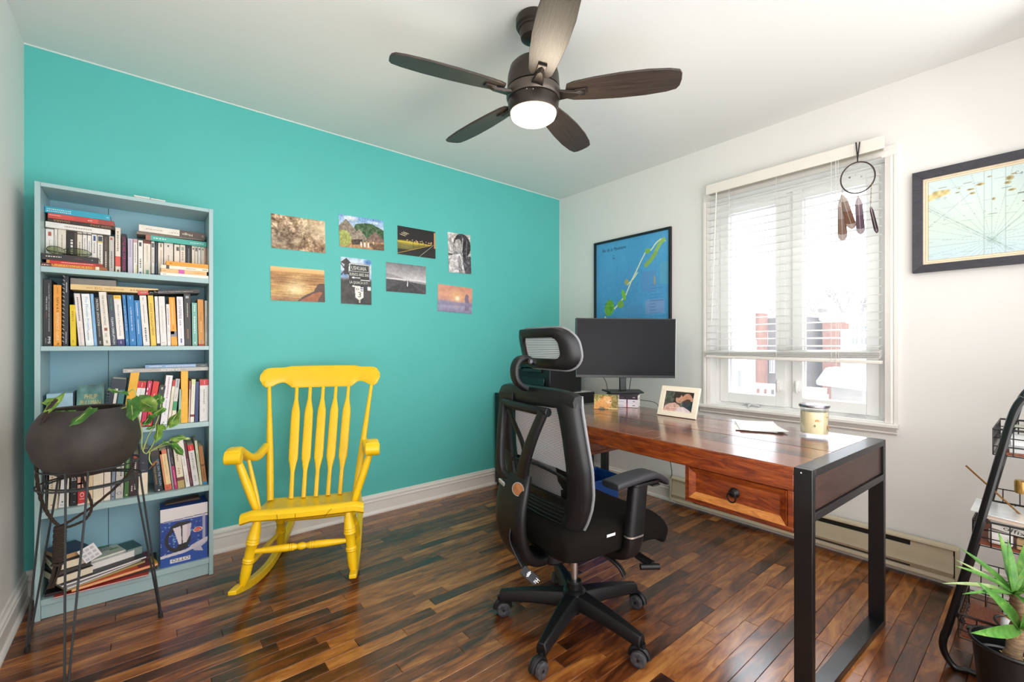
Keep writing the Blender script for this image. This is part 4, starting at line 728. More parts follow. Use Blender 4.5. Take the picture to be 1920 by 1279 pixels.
c = Canvas(120, 80, '#8f8c90', 8); c.vgrad([(0, '#7d7b80'), (.3, '#a8a5a8'), (.48, '#cfccce'), (.55, '#dedbdc')]); c.poly([(0, .38), (.2, .42), (.45, .52), (1, .6), (1, .66), (0, .56)], '#a19ea2'); c.poly([(0, .56), (.5, .6), (1, .66), (1, 1), (0, 1)], '#4a484c'); c.rect(0, .53, 1, .57, '#e6e4e4', .8); c.poly([(.0, .95), (.5, .58), (.56, .58), (.85, 1), (0, 1)], '#3d3b3f'); c.poly([(.515, .58), (.53, .58), (.535, .78), (.51, .78)], '#f0eeee'); c.line([(.55, .6), (1, .98)], .008, '#6a686c'); c.noise(40, .1); c.noise(14, .08)
photo([(723, 491), (798, 500), (798, 552), (724, 546)], c, 'grey print of a straight road to the horizon')
c = Canvas(120, 80, '#d49a90', 9); c.vgrad([(0, '#d99a84'), (.35, '#e6a98a'), (.55, '#d49a92'), (.6, '#9a93b0'), (.8, '#a8a2bc'), (1, '#8d88a8')]); c.ell(.55, .45, .3, .35, '#f6c48a', .9, soft=1); c.ell(.55, .46, .09, .12, '#fff4d4', 1, soft=.6); c.ell(.56, .72, .05, .12, '#e0a494', .7, soft=.8); c.poly([(.78, .9), (.79, .6), (.77, .45), (.79, .3), (.84, .26), (.89, .32), (.88, .45), (.91, .6), (.9, .9)], '#8a7c94'); c.poly([(0, .66), (.3, .62), (1, .6), (1, .72), (0, .75)], '#938cac', .8); c.noise(20, .08)
photo([(820, 532), (885, 541), (883, 589), (819, 583)], c, 'pinkish sunset print with a standing statue silhouette')
# ================================================================ yellow rocking chair (local: x forward, y to its left)
YL = mat('yellow paint', '#f6c913', .38, vary=.05, scale=12, bump=.12, bscale=60, coat=.15)
RM = heading((-2.30, -.60), -113); rk = thing('rocking_chair', 'yellow painted wooden rocking chair in front of the teal wall', 'rocking chair', (-2.30, -.60, 0))
def rb(): return MB(RM)
# seat: scooped plank with a rolled front edge
P = []; us = [-.16, -.12, -.06, 0, .06, .11, .15, .18, .2, .212, .212, .2, .17]; zs = [.352, .35, .352, .36, .374, .389, .402, .41, .408, .396, .376, .366, .362]
for i, (u, z) in enumerate(zip(us, zs)):
    wv = lerp(.222, .248, min(1, (u + .16) / .3)); r = []
    for j in range(13):
        v = -1 + j / 6; dip = .008 * (1 - abs(v)) * (1 if u < .15 else .3); edge = .012 * max(0, (abs(v) - .9) / .1)
        r.append((u - .012 * v * v * (1 if u > .15 else 0), v * wv, z - dip - edge))
    P.append(r)
s = rb(); s.grid(P[::-1], 0)
bt = [(-.16, .335), (-.16, .352)]
n0 = len(P[0]); top = P; bot = [[(p[0], p[1] * .985, min(p[2] - .03, .372 - .03 + (p[0] > .15) * .02) if i < 8 else p[2]) for p in r] for i, r in enumerate(P[:8])] + [P[12]]
s2 = rb(); s2.grid([[(u, v / 6 * lerp(.22, .244, (u + .16) / .33), lerp(.322, .366, (u + .16) / .33)) for v in range(-6, 7)] for u in np.linspace(-.16, .17, 8)])
for v in (-6, 6):
    side = []
    for (u, z) in zip(us, zs):
        side.append(None)
loop_top = [P[i][0] for i in range(13)]; loop_bot = [(u, -lerp(.22, .244, (u + .16) / .33), lerp(.322, .366, (u + .16) / .33)) for u in np.linspace(-.16, .17, 13)]
for sg in (0, -1):
    lt = [P[i][sg] for i in range(13)]; lb = [(u, (1 if sg else -1) * lerp(.22, .244, (u + .16) / .33), lerp(.322, .366, (u + .16) / .33)) for u in np.linspace(-.16, .17, 13)]
    s2.grid([lt, lb] if sg else [lb, lt])
s2.grid([[P[0][j] for j in range(13)], [(-.16, (j - 6) / 6 * .22, .322) for j in range(13)]])
s.v += s2.v; s.f += [[i + len(s.v) - len(s2.v) for i in f] for f in s2.f]; s.m += s2.m
seat = s.build('seat', YL, rk, smooth=40)
crack = MB(RM)
for (v0, z0, v1, z1) in ((.085, .366, .115, .398), (-.03, .37, -.031, .392), (-.1, .372, -.102, .395)):
    crack.tube([(.2135, v0, z0), (.2135, v1, z1)], .0009, 5)
crack.build('seam_crack', mat('dark crack', '#6d4a10', .8), seat)
# crest rail
Yc = []; Lr = .306
prof = [(-.306, .94), (-.304, .962), (-.293, .98), (-.275, .99), (-.25, .993), (-.19, .993), (-.175, .999), (-.1, 1.0), (.1, 1.0), (.175, .999), (.19, .993), (.25, .993), (.275, .99), (.293, .98), (.304, .962), (.306, .94), (.302, .918), (.29, .9), (.27, .889), (.25, .892), (.23, .904), (.205, .914), (.185, .912), (.165, .896), (.15, .884), (-.15, .884), (-.165, .896), (-.185, .912), (-.205, .914), (-.23, .904), (-.25, .892), (-.27, .889), (-.29, .9), (-.302, .918)]
cr = rb(); n = len(prof)
def cx(v, z): return -.335 - .045 * (1 - (v / .306) ** 2) - (z - .94) * .36
cr.add([(cx(v, z) + .011, v + .012, z) for v, z in prof] + [(cx(v, z) - .011, v + .012, z) for v, z in prof], [tuple(range(n)), tuple(range(2 * n - 1, n - 1, -1))] + [(i, n + i, n + (i + 1) % n, (i + 1) % n) for i in range(n)])
# a curved rail needs a subdivided face: rebuild as strips between upper and lower outline
up = [p for p in prof if p[1] >= .94]; vs = np.linspace(-.3045, .3045, 41); xs_u = [p[0] for p in prof[:16]]; zs_u = [p[1] for p in prof[:16]]; lo = [prof[0]] + prof[:15:-1] + [prof[15]]; lo = sorted(lo); xs_l = [p[0] for p in lo]; zs_l = [p[1] for p in lo]
cr = rb(); rows = []
for v in vs:
    zu = float(np.interp(v, xs_u, zs_u)); zl = float(np.interp(v, xs_l, zs_l)); zm = (zu + zl) / 2
    rows.append([(cx(v, zl) + .009, v + .012, zl + .0), (cx(v, zl) + .0115, v + .012, lerp(zl, zu, .08)), (cx(v, zm) + .0115, v + .012, zm), (cx(v, zu) + .0115, v + .012, lerp(zl, zu, .94)), (cx(v, zu) + .008, v + .012, zu), (cx(v, zu) - .008, v + .012, zu), (cx(v, zu) - .0115, v + .012, lerp(zl, zu, .94)), (cx(v, zm) - .0115, v + .012, zm), (cx(v, zl) - .0115, v + .012, lerp(zl, zu, .08)), (cx(v, zl) - .009, v + .012, zl)])
nn = 10
cr.v = []; cr.f = []; cr.m = []
cr.add([p for r in rows for p in r], [(i * nn + k, i * nn + (k + 1) % nn, (i + 1) * nn + (k + 1) % nn, (i + 1) * nn + k) for i in range(len(rows) - 1) for k in range(nn)] + [tuple(range(nn - 1, -1, -1)), tuple(range((len(rows) - 1) * nn, len(rows) * nn))])
cr.build('crest_rail', YL, rk, smooth=50)
def slat_pts(v0, v1): return Vector((-.132, v0, .348)), Vector((-.375, v1, .893))
for k in range(5):
    v0 = lerp(-.108, .120, k / 4); v1 = lerp(-.118, .148, k / 4); a, b = slat_pts(v0, v1); a.x -= .0; b.x = cx(v1 - .012, .893) + .0
    d = (b - a); out = [(0, .009), (.22, .0085), (.29, .014), (.33, .0185), (.4, .019), (.7, .0185), (.76, .0175), (.82, .012), (.87, .008), (1, .0075)]
    sl = rb(); wv = Vector((0, 1, 0)); tv = d.normalized().cross(wv)
    sl.sweep(rrect(2, 1, .45, 2), [a + d * t for t, w in out], [wv * w * 1.18 for t, w in out], [tv * (.0075 if .25 < t < .85 else .008) * 2 for t, w in out]); sl.build('back_slat', YL, rk, smooth=50)
for (p0, p1) in (((-.125, -.2, .35), (-.335, -.25, .9)), ((-.095, .197, .352), (-.335, .272, .9))):
    p0 = Vector(p0); p1 = Vector(p1); p1.x = cx(p1.y - .012, .9); rb().tube([lerp(p0, p1, t) for t in (0, .2, .4, .6, .8, 1)], [.0155, .0165, .0165, .014, .011, .0095], 12).build('back_post', YL, rk)
for sg, o in ((-1, 0.0), (1, -.0)):
    f = Vector((.12, sg * .282, .648)); A = [(.155, sg * .285, .648), (.13, sg * .285, .655), (.09, sg * .284, .652), (.04, sg * .280, .628), (-.04, sg * .268, .588), (-.11, sg * .254, .576), (-.17, sg * .243, .588), (-.215, sg * .236, .6)]
    A = spline(A, 4); k = len(A); ar = rb(); wds = [lerp(.032, .017, min(1, i / (k * .75))) for i in range(k)]
    ar.sweep(rrect(2, 1, .35, 2), A, [Vector((0, w, 0)) for w in wds], [Vector((0, 0, .034)) for w in wds]); ar.build('armrest', YL, rk, smooth=50)
    sc = rb(); sc.lathe([(.001, 0), (.024, 0), (.028, .004), (.028, .06), (.024, .064), (.001, .064)], (.145, sg * .285 - .032, .632), 20, (0, 1, 0), cap=False); sc.build('arm_scroll', YL, rk)
    base = Vector((.115, sg * .205, .395)); tp = Vector((.115, sg * .28, .628)); rb().tube([lerp(base, tp, t) for t in (-.06, .2, .5, .8, 1)], [.013, .0165, .0175, .0155, .012], 12).build('arm_post', YL, rk)
    b2 = Vector((.03, sg * .212, .37)); t2 = Vector((-.02, sg * .270, .59)); rb().tube([lerp(b2, t2, t) for t in (-.06, .2, .5, .8, 1)], [.007, .0095, .010, .009, .007], 10).build('arm_spindle', YL, rk)
def leg(p0, p1, k=1.0):
    p0 = Vector(p0); p1 = Vector(p1); L = (p1 - p0).length
    pr = [(.011, 0), (.014, .04), (.021, .16), (.0235, .27), (.025, .28), (.0235, .29), (.0245, .31), (.026, .32), (.0245, .33), (.026, .35), (.027, .36), (.0255, .37), (.0215, .39), (.021, .52), (.0205, .58), (.023, .59), (.0245, .605), (.023, .62), (.0245, .635), (.023, .65), (.0205, .66), (.0215, .75), (.02, .88), (.014, .97), (.011, 1)]
    return rb().lathe([(r * k, h * L) for r, h in pr], p0, 18, p1 - p0)
leg((.175, -.183, .372), (.165, -.243, .088)).build('leg', YL, rk); leg((.175, .180, .372), (.175, .203, .088)).build('leg', YL, rk)
leg((-.12, -.150, .335), (-.33, -.195, .036)).build('leg', YL, rk); leg((-.12, .155, .335), (-.33, .198, .036)).build('leg', YL, rk)
def stretcher(p0, p1, fancy=True):
    p0 = Vector(p0); p1 = Vector(p1); L = (p1 - p0).length
    pr = [(.008, 0), (.012, .1), (.0155, .25), (.0165, .36), (.0145, .38), (.0165, .39), (.0145, .4), (.0165, .41), (.014, .43), (.0105, .455), (.0135, .47), (.0165, .5), (.0135, .53), (.0105, .545), (.014, .57), (.0165, .59), (.0145, .6), (.0165, .61), (.0145, .62), (.0165, .64), (.0155, .75), (.012, .9), (.008, 1)] if fancy else [(.008, 0), (.011, .2), (.0125, .5), (.011, .8), (.008, 1)]
    return rb().lathe([(r, h * L) for r, h in pr], p0, 14, p1 - p0)
stretcher((.172, -.213, .232), (.176, .19, .235)).build('stretcher', YL, rk); stretcher((-.2, -.167, .222), (-.2, .17, .222), False).build('stretcher', YL, rk)
stretcher((.168, -.227, .165), (-.255, -.18, .145), False).build('stretcher', YL, rk); stretcher((.175, .196, .165), (-.255, .182, .145), False).build('stretcher', YL, rk)
for sg, ya, yb, yc in ((-1, -.262, -.213, -.176), (1, .204, .204, .200)):
    pts = []; xs = np.linspace(.245, -.62, 22)
    for x in xs: pts.append(Vector((x, float(np.interp(x, [-.62, -.15, .245], [yc, yb, ya])), (x + .2) ** 2 / 2.15)))
    r = rb(); k = len(pts); hts = [.018 if i == 0 else (.03 if i == 1 else .038) for i in range(k)]; hts[-1] = .02
    r.sweep([(-.0155, 0), (.0155, 0), (.0155, 1), (-.0155, 1)], pts, [Vector((0, 1, 0))] * k, [Vector((0, 0, h)) for h in hts]); r.build('rocker', YL, rk, bevel=.004, smooth=30)
# ================================================================ desk (local: x along the front from the right end, y into its depth, z up)
DO = Vector((-1.36, -2.394, 0)); DV = Vector((.047, .9989, 0)); DN = Vector((.9989, -.047, 0)); DM = Matrix(((DV.x, DN.x, 0, DO.x), (DV.y, DN.y, 0, DO.y), (0, 0, 1, 0), (0, 0, 0, 1)))
DL, DW, DH = 1.48, .735, .74
STEEL = mat('black powder-coated steel', '#0e0e10', .35, vary=.1, scale=40, coat=.2, spec=.4)
WDT = wood('reclaimed desk top', ['#33170f', '#54281a', '#6f3a24', '#8a5236', '#7d4a3a'], 5, (9, 1.3, 9), .2, .6, rnd=True, bump=.1, dist=1.2)
WDF = wood('reclaimed desk front', ['#3d1509', '#6a2a10', '#8a4018', '#a8581f'], 5, (9, 1.3, 9), .34, .3, bump=.12, dist=1.6)
WDD = wood('dark desk board', ['#21130d', '#36211a', '#4a3026'], 5, (1.5, 9, 9), .4, .2, bump=.15)
WDL = wood('pale orange wood', ['#8a4a20', '#b5712f', '#c98a48'], 8, (9, 2, 9), .5, .05, bump=.2)  # paler orange-brown, set on the lower drawer moulding only
class DB(MB):                      # the desk frame is left-handed, so faces are flipped back
    def __init__(s): MB.__init__(s, DM)
    def add(s, vs, fs): return MB.add(s, vs, [tuple(reversed(f)) for f in fs])
dk = thing('desk', 'long reclaimed-wood desk with black steel loop legs under the window', 'desk', (-.95, -1.68, 0))
for x0 in (0, DL - .05):
    b = DB(); b.box((x0, 0, 0), (x0 + .05, .025, DH)); b.box((x0, DW - .025, 0), (x0 + .05, DW, DH)); b.box((x0, .025, 0), (x0 + .05, DW - .025, .025)); b.box((x0, .025, DH - .022), (x0 + .05, DW - .025, DH)); b.box((x0, .025, .582), (x0 + .05, DW - .025, .606))
    b.build('leg_frame', STEEL, dk, bevel=.0012)
    sc = DB()
    if x0 == 0: sc.M = DM; MB(DM).sphere((.03, -.0005, .727), .003, 8, 6).build('screw', mat('bright screw', '#d9d4c8', .25, .9), dk)
    e = DB(); e.box((x0 + .008, .026, .607), (x0 + .03, DW - .026, .717)); e.build('end_panel', WDD, dk, bevel=.002)
random.seed(5); yb = .002; nb = 9; bw = (DW - .004) / nb
for i in range(nb):
    y0 = yb + i * bw + .0003; y1 = yb + (i + 1) * bw - .0003; cuts = sorted([.051, DL - .051] + [random.uniform(.35, .7), random.uniform(.9, 1.2)])
    for a, b_ in zip(cuts[:-1], cuts[1:]):
        q = DB(); dz = random.uniform(-.0008, .0002) if i else 0; q.box((a + .0003, y0, .716), (b_ - .0003, y1, DH - .0002 + dz)); o = q.build('plank', WDT, dk, bevel=.0008, seg=1); r = random.random(); at = o.data.attributes.new('rnd', 'FLOAT', 'POINT'); at.data.foreach_set('value', [r] * len(o.data.vertices))
DB().box((.051, .0, .664), (DL - .051, .022, .7155)).build('front_rail', WDF, dk, bevel=.002)
DB().box((.051, -.0002, .7157), (DL - .051, .002, DH - .003)).build('top_edge', WDF, dk, bevel=.001)
DB().box((.051, DW - .022, .664), (DL - .051, DW, .7155)).build('back_rail', WDF, dk, bevel=.002)
for (a, b_, inner) in ((.051, .42, .42), (1.10, DL - .051, 1.10)):
    c = DB(); c.box((a, .0005, .534), (b_, .62, .5505)); c.box((a, .0005, .551), (a + .017, .62, .6635)); c.box((b_ - .017, .0005, .551), (b_, .62, .6635)); c.box((a + .017, .6, .551), (b_ - .017, .62, .6635)); c.build('drawer_case', WDF, dk, bevel=.0015)
    x0, x1, z0, z1 = a + .0185, b_ - .0185, .552, .662
    d = DB(); fw = .026; yf = -.0055
    # sloped picture-frame border around a sunk panel
    O = [(x0, z0), (x1, z0), (x1, z1), (x0, z1)]; I = [(x0 + .022, z0 + .024), (x1 - .022, z0 + .024), (x1 - .022, z1 - .02), (x0 + .022, z1 - .02)]
    d.box((x0, .0065, z0), (x1, .022, z1)); d.box((x0, .0225, z0 + .002), (x1, .58, z0 + .01))
    do = d.build('drawer', WDF, dk, bevel=.001)
    for k in range(4):
        o0, o1, i0, i1 = O[k], O[(k + 1) % 4], I[k], I[(k + 1) % 4]; s = MB(DM)
        top = [(o0[0], yf, o0[1]), (o1[0], yf, o1[1]), (i1[0], .0045, i1[1]), (i0[0], .0045, i0[1])]; bk_ = [(p[0], .0064, p[2]) for p in top]
        s.add(bk_ + top, [(0, 1, 2, 3), (7, 6, 5, 4), (4, 5, 1, 0), (5, 6, 2, 1), (6, 7, 3, 2), (7, 4, 0, 3)]); s.build('drawer_moulding', WDL if k == 0 else WDF, do, smooth=0)
    kx = (x0 + x1) / 2; kz = .610; kn = MB(DM); kn.lathe([(.001, 0), (.0165, 0), (.0175, -.003), (.015, -.007), (.011, -.012), (.0135, -.017), (.0105, -.022), (.001, -.024)], (kx, .0062, kz), 18, (0, 1, 0), cap=False)
    kn.tube([(kx + .0145 * math.cos(q), -.0165 - .004 * (1 + math.sin(q)) * .2, kz - .012 + .0165 * math.sin(q)) for q in [j * math.pi / 10 for j in range(20)]], .0026, 7, closed=True); kn.build('ring_pull', mat('dark iron', '#1d1c1c', .35, .7), do)
# ---------------------------------------------------------------- three books under the monitor
Rb = heading((0, 0), 28); FB = frame(Vector((-.640, -1.278, DH)), (math.cos(math.radians(28)), math.sin(math.radians(28)), 0), (-math.sin(math.radians(28)), math.cos(math.radians(28)), 0))
zz = DH + .0005
for i, (t, colr, lab, bd) in enumerate(((.0235, '#e9e3ea', 'white paperback at the bottom of the three books under the monitor', [(.3, .34, '#a8506c')]), (.0225, '#e4e0ea', 'white paperback in the middle of the three books under the monitor', [(.3, .34, '#6a3a5c')]), (.025, '#2e2330', 'dark paperback directly under the monitor foot', [(.72, 1, '#efe9ee'), (.56, .7, '#cfc6c9')]))):
    F = frame(FB @ Vector((0, .0, 0)), (0, 0, 1), FB.to_3x3() @ Vector((0, 1, 0))); F.translation.z = zz
    F = frame(F.translation, (0, 0, 1), FB.to_3x3() @ Vector((0, 1, 0)))
    book(F, t, .195, .13, colr, lab, 'books under the monitor', bands=bd, pages=PAGEW, text=[(None, .42, .9, .3, .6, '#9a94b0' if i < 2 else '#6c5a64', 'up'), (None, .08, .16, .3, .7, '#3a3a44' if i < 2 else '#b9a4a8', 'up')], soft=True)
    zz += t + .0006
# ---------------------------------------------------------------- monitor
MN = -FWD; MC = Vector((-.535, -1.10, 0)); MF = frame((MC.x, MC.y, 0), RGT, UP)      # x right, y up, z towards the room
mt = thing('monitor', 'black flat computer monitor on the desk in front of the blue map', 'monitor', (MC.x, MC.y, zz))
BKP = mat('black plastic', '#16171a', .38); SCR = mat('dark screen', '#14161a', .3, vary=.04, scale=3, spec=.12)
tl = math.radians(1.1)
MS = MF @ Matrix.Rotation(-.0105, 4, 'Z')
b = MB(MS); b.box((-.319, .905, -.045), (.322, 1.287, -.012)); b.build('back_shell', BKP, mt, bevel=.004)
b = MB(MS); b.box((-.319, .905, -.0118), (.322, 1.287, .0)); b.build('bezel', BKP, mt, bevel=.0015)
b = MB(MS); b.box((-.314, .921, .0), (.317, 1.282, .0008)); b.build('screen', SCR, mt, smooth=0)
b = MB(MS); b.box((.322, .907, -.02), (.3232, 1.286, -.001)); b.build('edge_strip', mat('pale edge', '#d9d9dc', .3, .6), mt)
b = MB(MF); b.box((-.021, zz + .008, -.04), (.021, .96, -.018)); b.build('neck', BKP, mt, bevel=.004)
b = MB(MF @ Matrix.Rotation(0, 4, 'Y')); b.hexa([(-.105, zz, .085), (.105, zz, .085), (.125, zz, -.09), (-.125, zz, -.09), (-.105, zz + .009, .085), (.105, zz + .009, .085), (.125, zz + .009, -.09), (-.125, zz + .009, -.09)]); b.build('foot', BKP, mt, bevel=.002)
def cable(nm, pts, r, lab, grp=None): 
    return tag(MB().tube(spline(pts, 6), r, 6).build(nm, mat('black cable', '#1a1a1c', .5)), lab, 'cable', grp)
q = MF
cable('monitor_cable', [q @ Vector((-.125, .912, -.055)), q @ Vector((-.10, .87, -.065)), q @ Vector((-.088, .80, -.08)), q @ Vector((-.085, .755, -.16)), (-.36, -.96, .735), (-.315, -1.0, .7), (-.33, -1.05, .63), (-.40, -1.13, .55), (-.36, -1.05, .53), (-.31, -.96, .53), (-.30, -.85, .50)], .0022, 'thin black cable left of the monitor neck, dropping behind the desk')
cable('monitor_cable', [q @ Vector((.062, .912, -.055)), q @ Vector((.058, .87, -.06)), q @ Vector((.055, .80, -.09)), q @ Vector((.06, .755, -.17)), (-.30, -1.17, .735), (-.275, -1.19, .68), (-.28, -1.22, .58), (-.26, -1.24, .45), (-.22, -1.25, .28), (-.15, -1.2, .21)], .0022, 'thin black cable right of the monitor neck, dropping behind the desk')
# ---------------------------------------------------------------- bear card, photo frame, papers, candle
c = Canvas(110, 75, '#8a7a3c', 12); c.vgrad([(0, '#6d6a30'), (.5, '#a8964c'), (1, '#b0a060')]); c.noise(16, .35); c.noise(34, .25); c.ell(.85, .5, .25, .5, '#6d5a34', .7, soft=1)
c.poly([(0, 1), (.03, .7), (.1, .5), (.22, .38), (.36, .16), (.5, .1), (.62, .12), (.72, .22), (.75, .42), (.73, .6), (.68, .8), (.62, .92), (.5, 1)], '#d99a58'); c.ell(.34, .2, .05, .08, '#a8642c'); c.ell(.7, .17, .045, .07, '#b57a3c'); c.ell(.55, .35, .2, .24, '#e6b478', soft=.5); c.ell(.63, .52, .1, .12, '#e9c496'); c.ell(.69, .47, .035, .035, '#3a2418'); c.ell(.53, .32, .016, .022, '#2a1a10'); c.ell(.66, .3, .014, .02, '#2a1a10'); c.line([(.6, .62), (.68, .62)], .012, '#7a4628'); c.poly([(.18, .98), (.28, .84), (.44, .9), (.5, 1), (.2, 1)], '#6f6a5c', .8); c.poly([(.6, .9), (.95, .93), (.94, .99), (.6, .98)], '#ddb478'); c.noise(40, .16)
A = at_z(1113.5, 766.5, DH); B = at_z(1158.5, 768.5, DH); ex = (B - A).normalized(); w = (B - A).length; bn = ex.cross(UP)
zt = 1.12 - (739 - HORZ) / FPX * (A - CAM).dot(FWD); hh = zt - DH
F = frame(A + UP * .0006, ex, UP * hh + (-bn) * .02 if (-bn).dot(FWD) > 0 else UP * hh + bn * .02)
bc = MB(F).box((0, 0, -.004), (w, hh, -.0004)).build('picture_card', cm('#7a6a44'), smooth=0); tag(bc, 'small picture card of a brown bear leaning on the books under the monitor', 'picture card'); c.build('bear_picture', F, w, hh, bc, GLOSSPRINT)
A = at_z(1231.5, 777.5, DH); B = at_z(1303, 787.5, DH); ex = (B - A).normalized(); w = (B - A).length; nb = ex.cross(UP); nb = nb if nb.dot(FWD) < 0 else -nb
zl = 1.12 - (723 - HORZ) / FPX * ((A - CAM).dot(FWD) + .05); hh = (zl - DH); F = frame(A + UP * .003, ex, UP * hh - nb * .052); hh = math.hypot(hh, .052)
pf = MB(F); bw = .027
CREAM = mat('cream frame paint', '#f2e6d2', .45)
for (a, b_) in (((0, 0), (w, bw)), ((0, hh - bw), (w, hh)), ((0, bw), (bw, hh - bw)), ((w - bw, bw), (w, hh - bw))): pf.box((a[0], a[1], -.014), (b_[0], b_[1], 0))
fo = thing('framed_photo', 'small cream picture frame with a couple embracing, standing on the desk', 'picture frame', A)
pf.build('frame', CREAM, fo, bevel=.001)
MB(F).box((bw - .002, bw - .002, -.0135), (w - bw + .002, hh - bw + .002, -.008)).build('backing', cm('#6a5a4c'), fo)
st = MB(F); st.hexa([(w * .4, hh * .08, -.075), (w * .6, hh * .08, -.075), (w * .6, hh * .1, -.072), (w * .4, hh * .1, -.072), (w * .4, hh * .7, -.018), (w * .6, hh * .7, -.018), (w * .6, hh * .72, -.0145), (w * .4, hh * .72, -.0145)]); st.build('easel_back', cm('#3a322c'), fo)
c = Canvas(110, 80, '#4a4640', 14); c.vgrad([(0, '#55504a'), (1, '#5d564e')]); c.noise(14, .25); c.noise(34, .2); c.ell(.12, .3, .2, .4, '#3f4436', .7, soft=.8)
c.ell(.5, .22, .2, .28, '#3a2620'); c.poly([(.34, .3), (.3, .6), (.45, .6)], '#3a2620'); c.poly([(.0, 1), (.05, .75), (.2, .6), (.38, .55), (.5, .62), (.62, .8), (.66, 1)], '#d4a69a'); c.noise(30, .2, ((c.X < .6) & (c.Y > .58)) * 1.)
c.ell(.52, .36, .13, .2, '#cf9a80', rot=.25); c.ell(.49, .33, .02, .012, '#6a4434'); c.ell(.57, .35, .018, .012, '#6a4434'); c.line([(.5, .47), (.57, .46)], .012, '#a5504a'); c.ell(.44, .2, .12, .12, '#3a2620', soft=.3)
c.ell(.86, .1, .2, .16, '#30221e'); c.ell(.78, .3, .15, .24, '#c48c70', rot=-.25); c.ell(.8, .48, .15, .14, '#4a2f24', rot=-.3); c.ell(.93, .34, .05, .09, '#c98f76'); c.poly([(.62, .52), (.75, .55), (.9, .45), (1, .5), (1, .95), (.7, .9)], '#33363c'); c.ell(.68, .25, .03, .05, '#c48c70'); c.poly([(.42, 1), (.5, .78), (.68, .72), (.86, .84), (1, .98), (1, 1)], '#e2ccd0'); c.noise(20, .1)
c.build('photograph', F @ Matrix.Translation((bw, bw, -.0075)), w - 2 * bw, hh - 2 * bw, fo, GLOSSPRINT)
PAP = mat('white paper', '#f3f2f0', .6); PG = 'sheets and envelopes on the desk'
for i, (lab, rot, dx, dy, w, h) in enumerate((('brown-edged envelope at the bottom of the papers on the desk', 4, .012, .0, .26, .15), ('second sheet from the bottom of the papers on the desk', -5, -.01, .006, .25, .16), ('folded white sheet second from the top of the papers on the desk', 9, .0, -.01, .255, .155), ('top white sheet of the papers on the desk beside the candle jar', 0, 0, 0, .27, .165))):
    Pm = heading((-.742 + dx, -1.992 + dy), -61 + rot, DH + .0012 + i * .0016); g = MB(Pm); n = 7
    rows = [[(-h / 2 + h * u / n, -w / 2 + w * v / n, .0004 + .004 * (max(0, abs(v / n - .5) - .38) * (1 if (u + i) % 2 else .6)) + (.003 * (u / n) ** 4 if i > 1 else 0)) for v in range(n + 1)] for u in range(n + 1)]
    g.grid(rows, .0006); tag(g.build('envelope' if i == 0 else 'paper_sheet', PAP if i else cm('#e2cdb4')), lab, 'paper', PG)
CP = at_z(1542.5, 823, DH); r0 = (1566 - 1519) / 2 / FPX * (CP - CAM).dot(FWD); dep = (CP - CAM).dot(FWD); CX_, CY_ = (CP + FWD * r0).x, (CP + FWD * r0).y; dep += r0; ch = .121
cj = thing('candle_jar', 'glass candle jar with lid and cookie pictures on the right of the desk', 'candle', (CX_, CY_, DH))
MB().lathe([(r0 * .96, .001), (r0, .004), (r0, ch), (r0 - .0025, ch), (r0 - .0025, .016), (.001, .014)], (CX_, CY_, DH), 40, cap=False).build('glass', glassy('jar glass', (.985, .985, .985), .3), cj)
MB().lathe([(.001, .0165), (r0 - .003, .0165), (r0 - .003, .104), (.001, .101)], (CX_, CY_, DH), 40, cap=False).build('wax', mat('ivory wax', '#efe0b4', .5, vary=.04, scale=30), cj)
MB().lathe([(.001, ch + .0005), (r0 * 1.06, ch + .0005), (r0 * 1.08, ch + .003), (r0 * 1.08, ch + .009), (r0 * 1.05, ch + .0115), (.001, ch + .012)], (CX_, CY_, DH), 40, cap=False).build('lid', mat('brushed lid', '#8f8a90', .22, .85), cj)
def curved(name, colr, shapes, parent):
    m = MB()
    for (ca, cz, pts) in shapes:
        m.add([(CX_ + (r0 - .0026 if False else r0 + .0004) * math.cos(ca + u / r0), CY_ + (r0 + .0004) * math.sin(ca + u / r0), DH + cz + v) for u, v in pts], [tuple(range(len(pts)))])
    return m.build(name, cm(colr), parent, smooth=0)
a0 = math.atan2(-FWD.y, -FWD.x)
def blob(rx, ry, k=9, seed=0, j=.25): rr = random.Random(seed); return [(rx * math.cos(2 * math.pi * i / k) * rr.uniform(1 - j, 1), ry * math.sin(2 * math.pi * i / k) * rr.uniform(1 - j, 1)) for i in range(k)]
curved('cookie_print', '#c98a4a', [(a0 - .38, .072, blob(.008, .005, seed=1)), (a0 + .62, .044, blob(.0075, .010, seed=2)), (a0 + .5, .085, blob(.006, .003, seed=3))], cj)
curved('sprig_print', '#7a7a3c', [(a0 - .55, .05, blob(.004, .007, 6, 4)), (a0 + .78, .088, blob(.003, .006, 6, 5)), (a0 + .6, .033, blob(.009, .002, 6, 6))], cj)
curved('crumb_print', '#8a4a24', [(a0 - .5 + .12 * i, .068 + .004 * (i % 2), blob(.0022, .0016, 6, 7 + i)) for i in range(4)] + [(a0 + .52 + .1 * i, .04 + .007 * (i % 3), blob(.0018, .0016, 6, 17 + i)) for i in range(4)], cj)
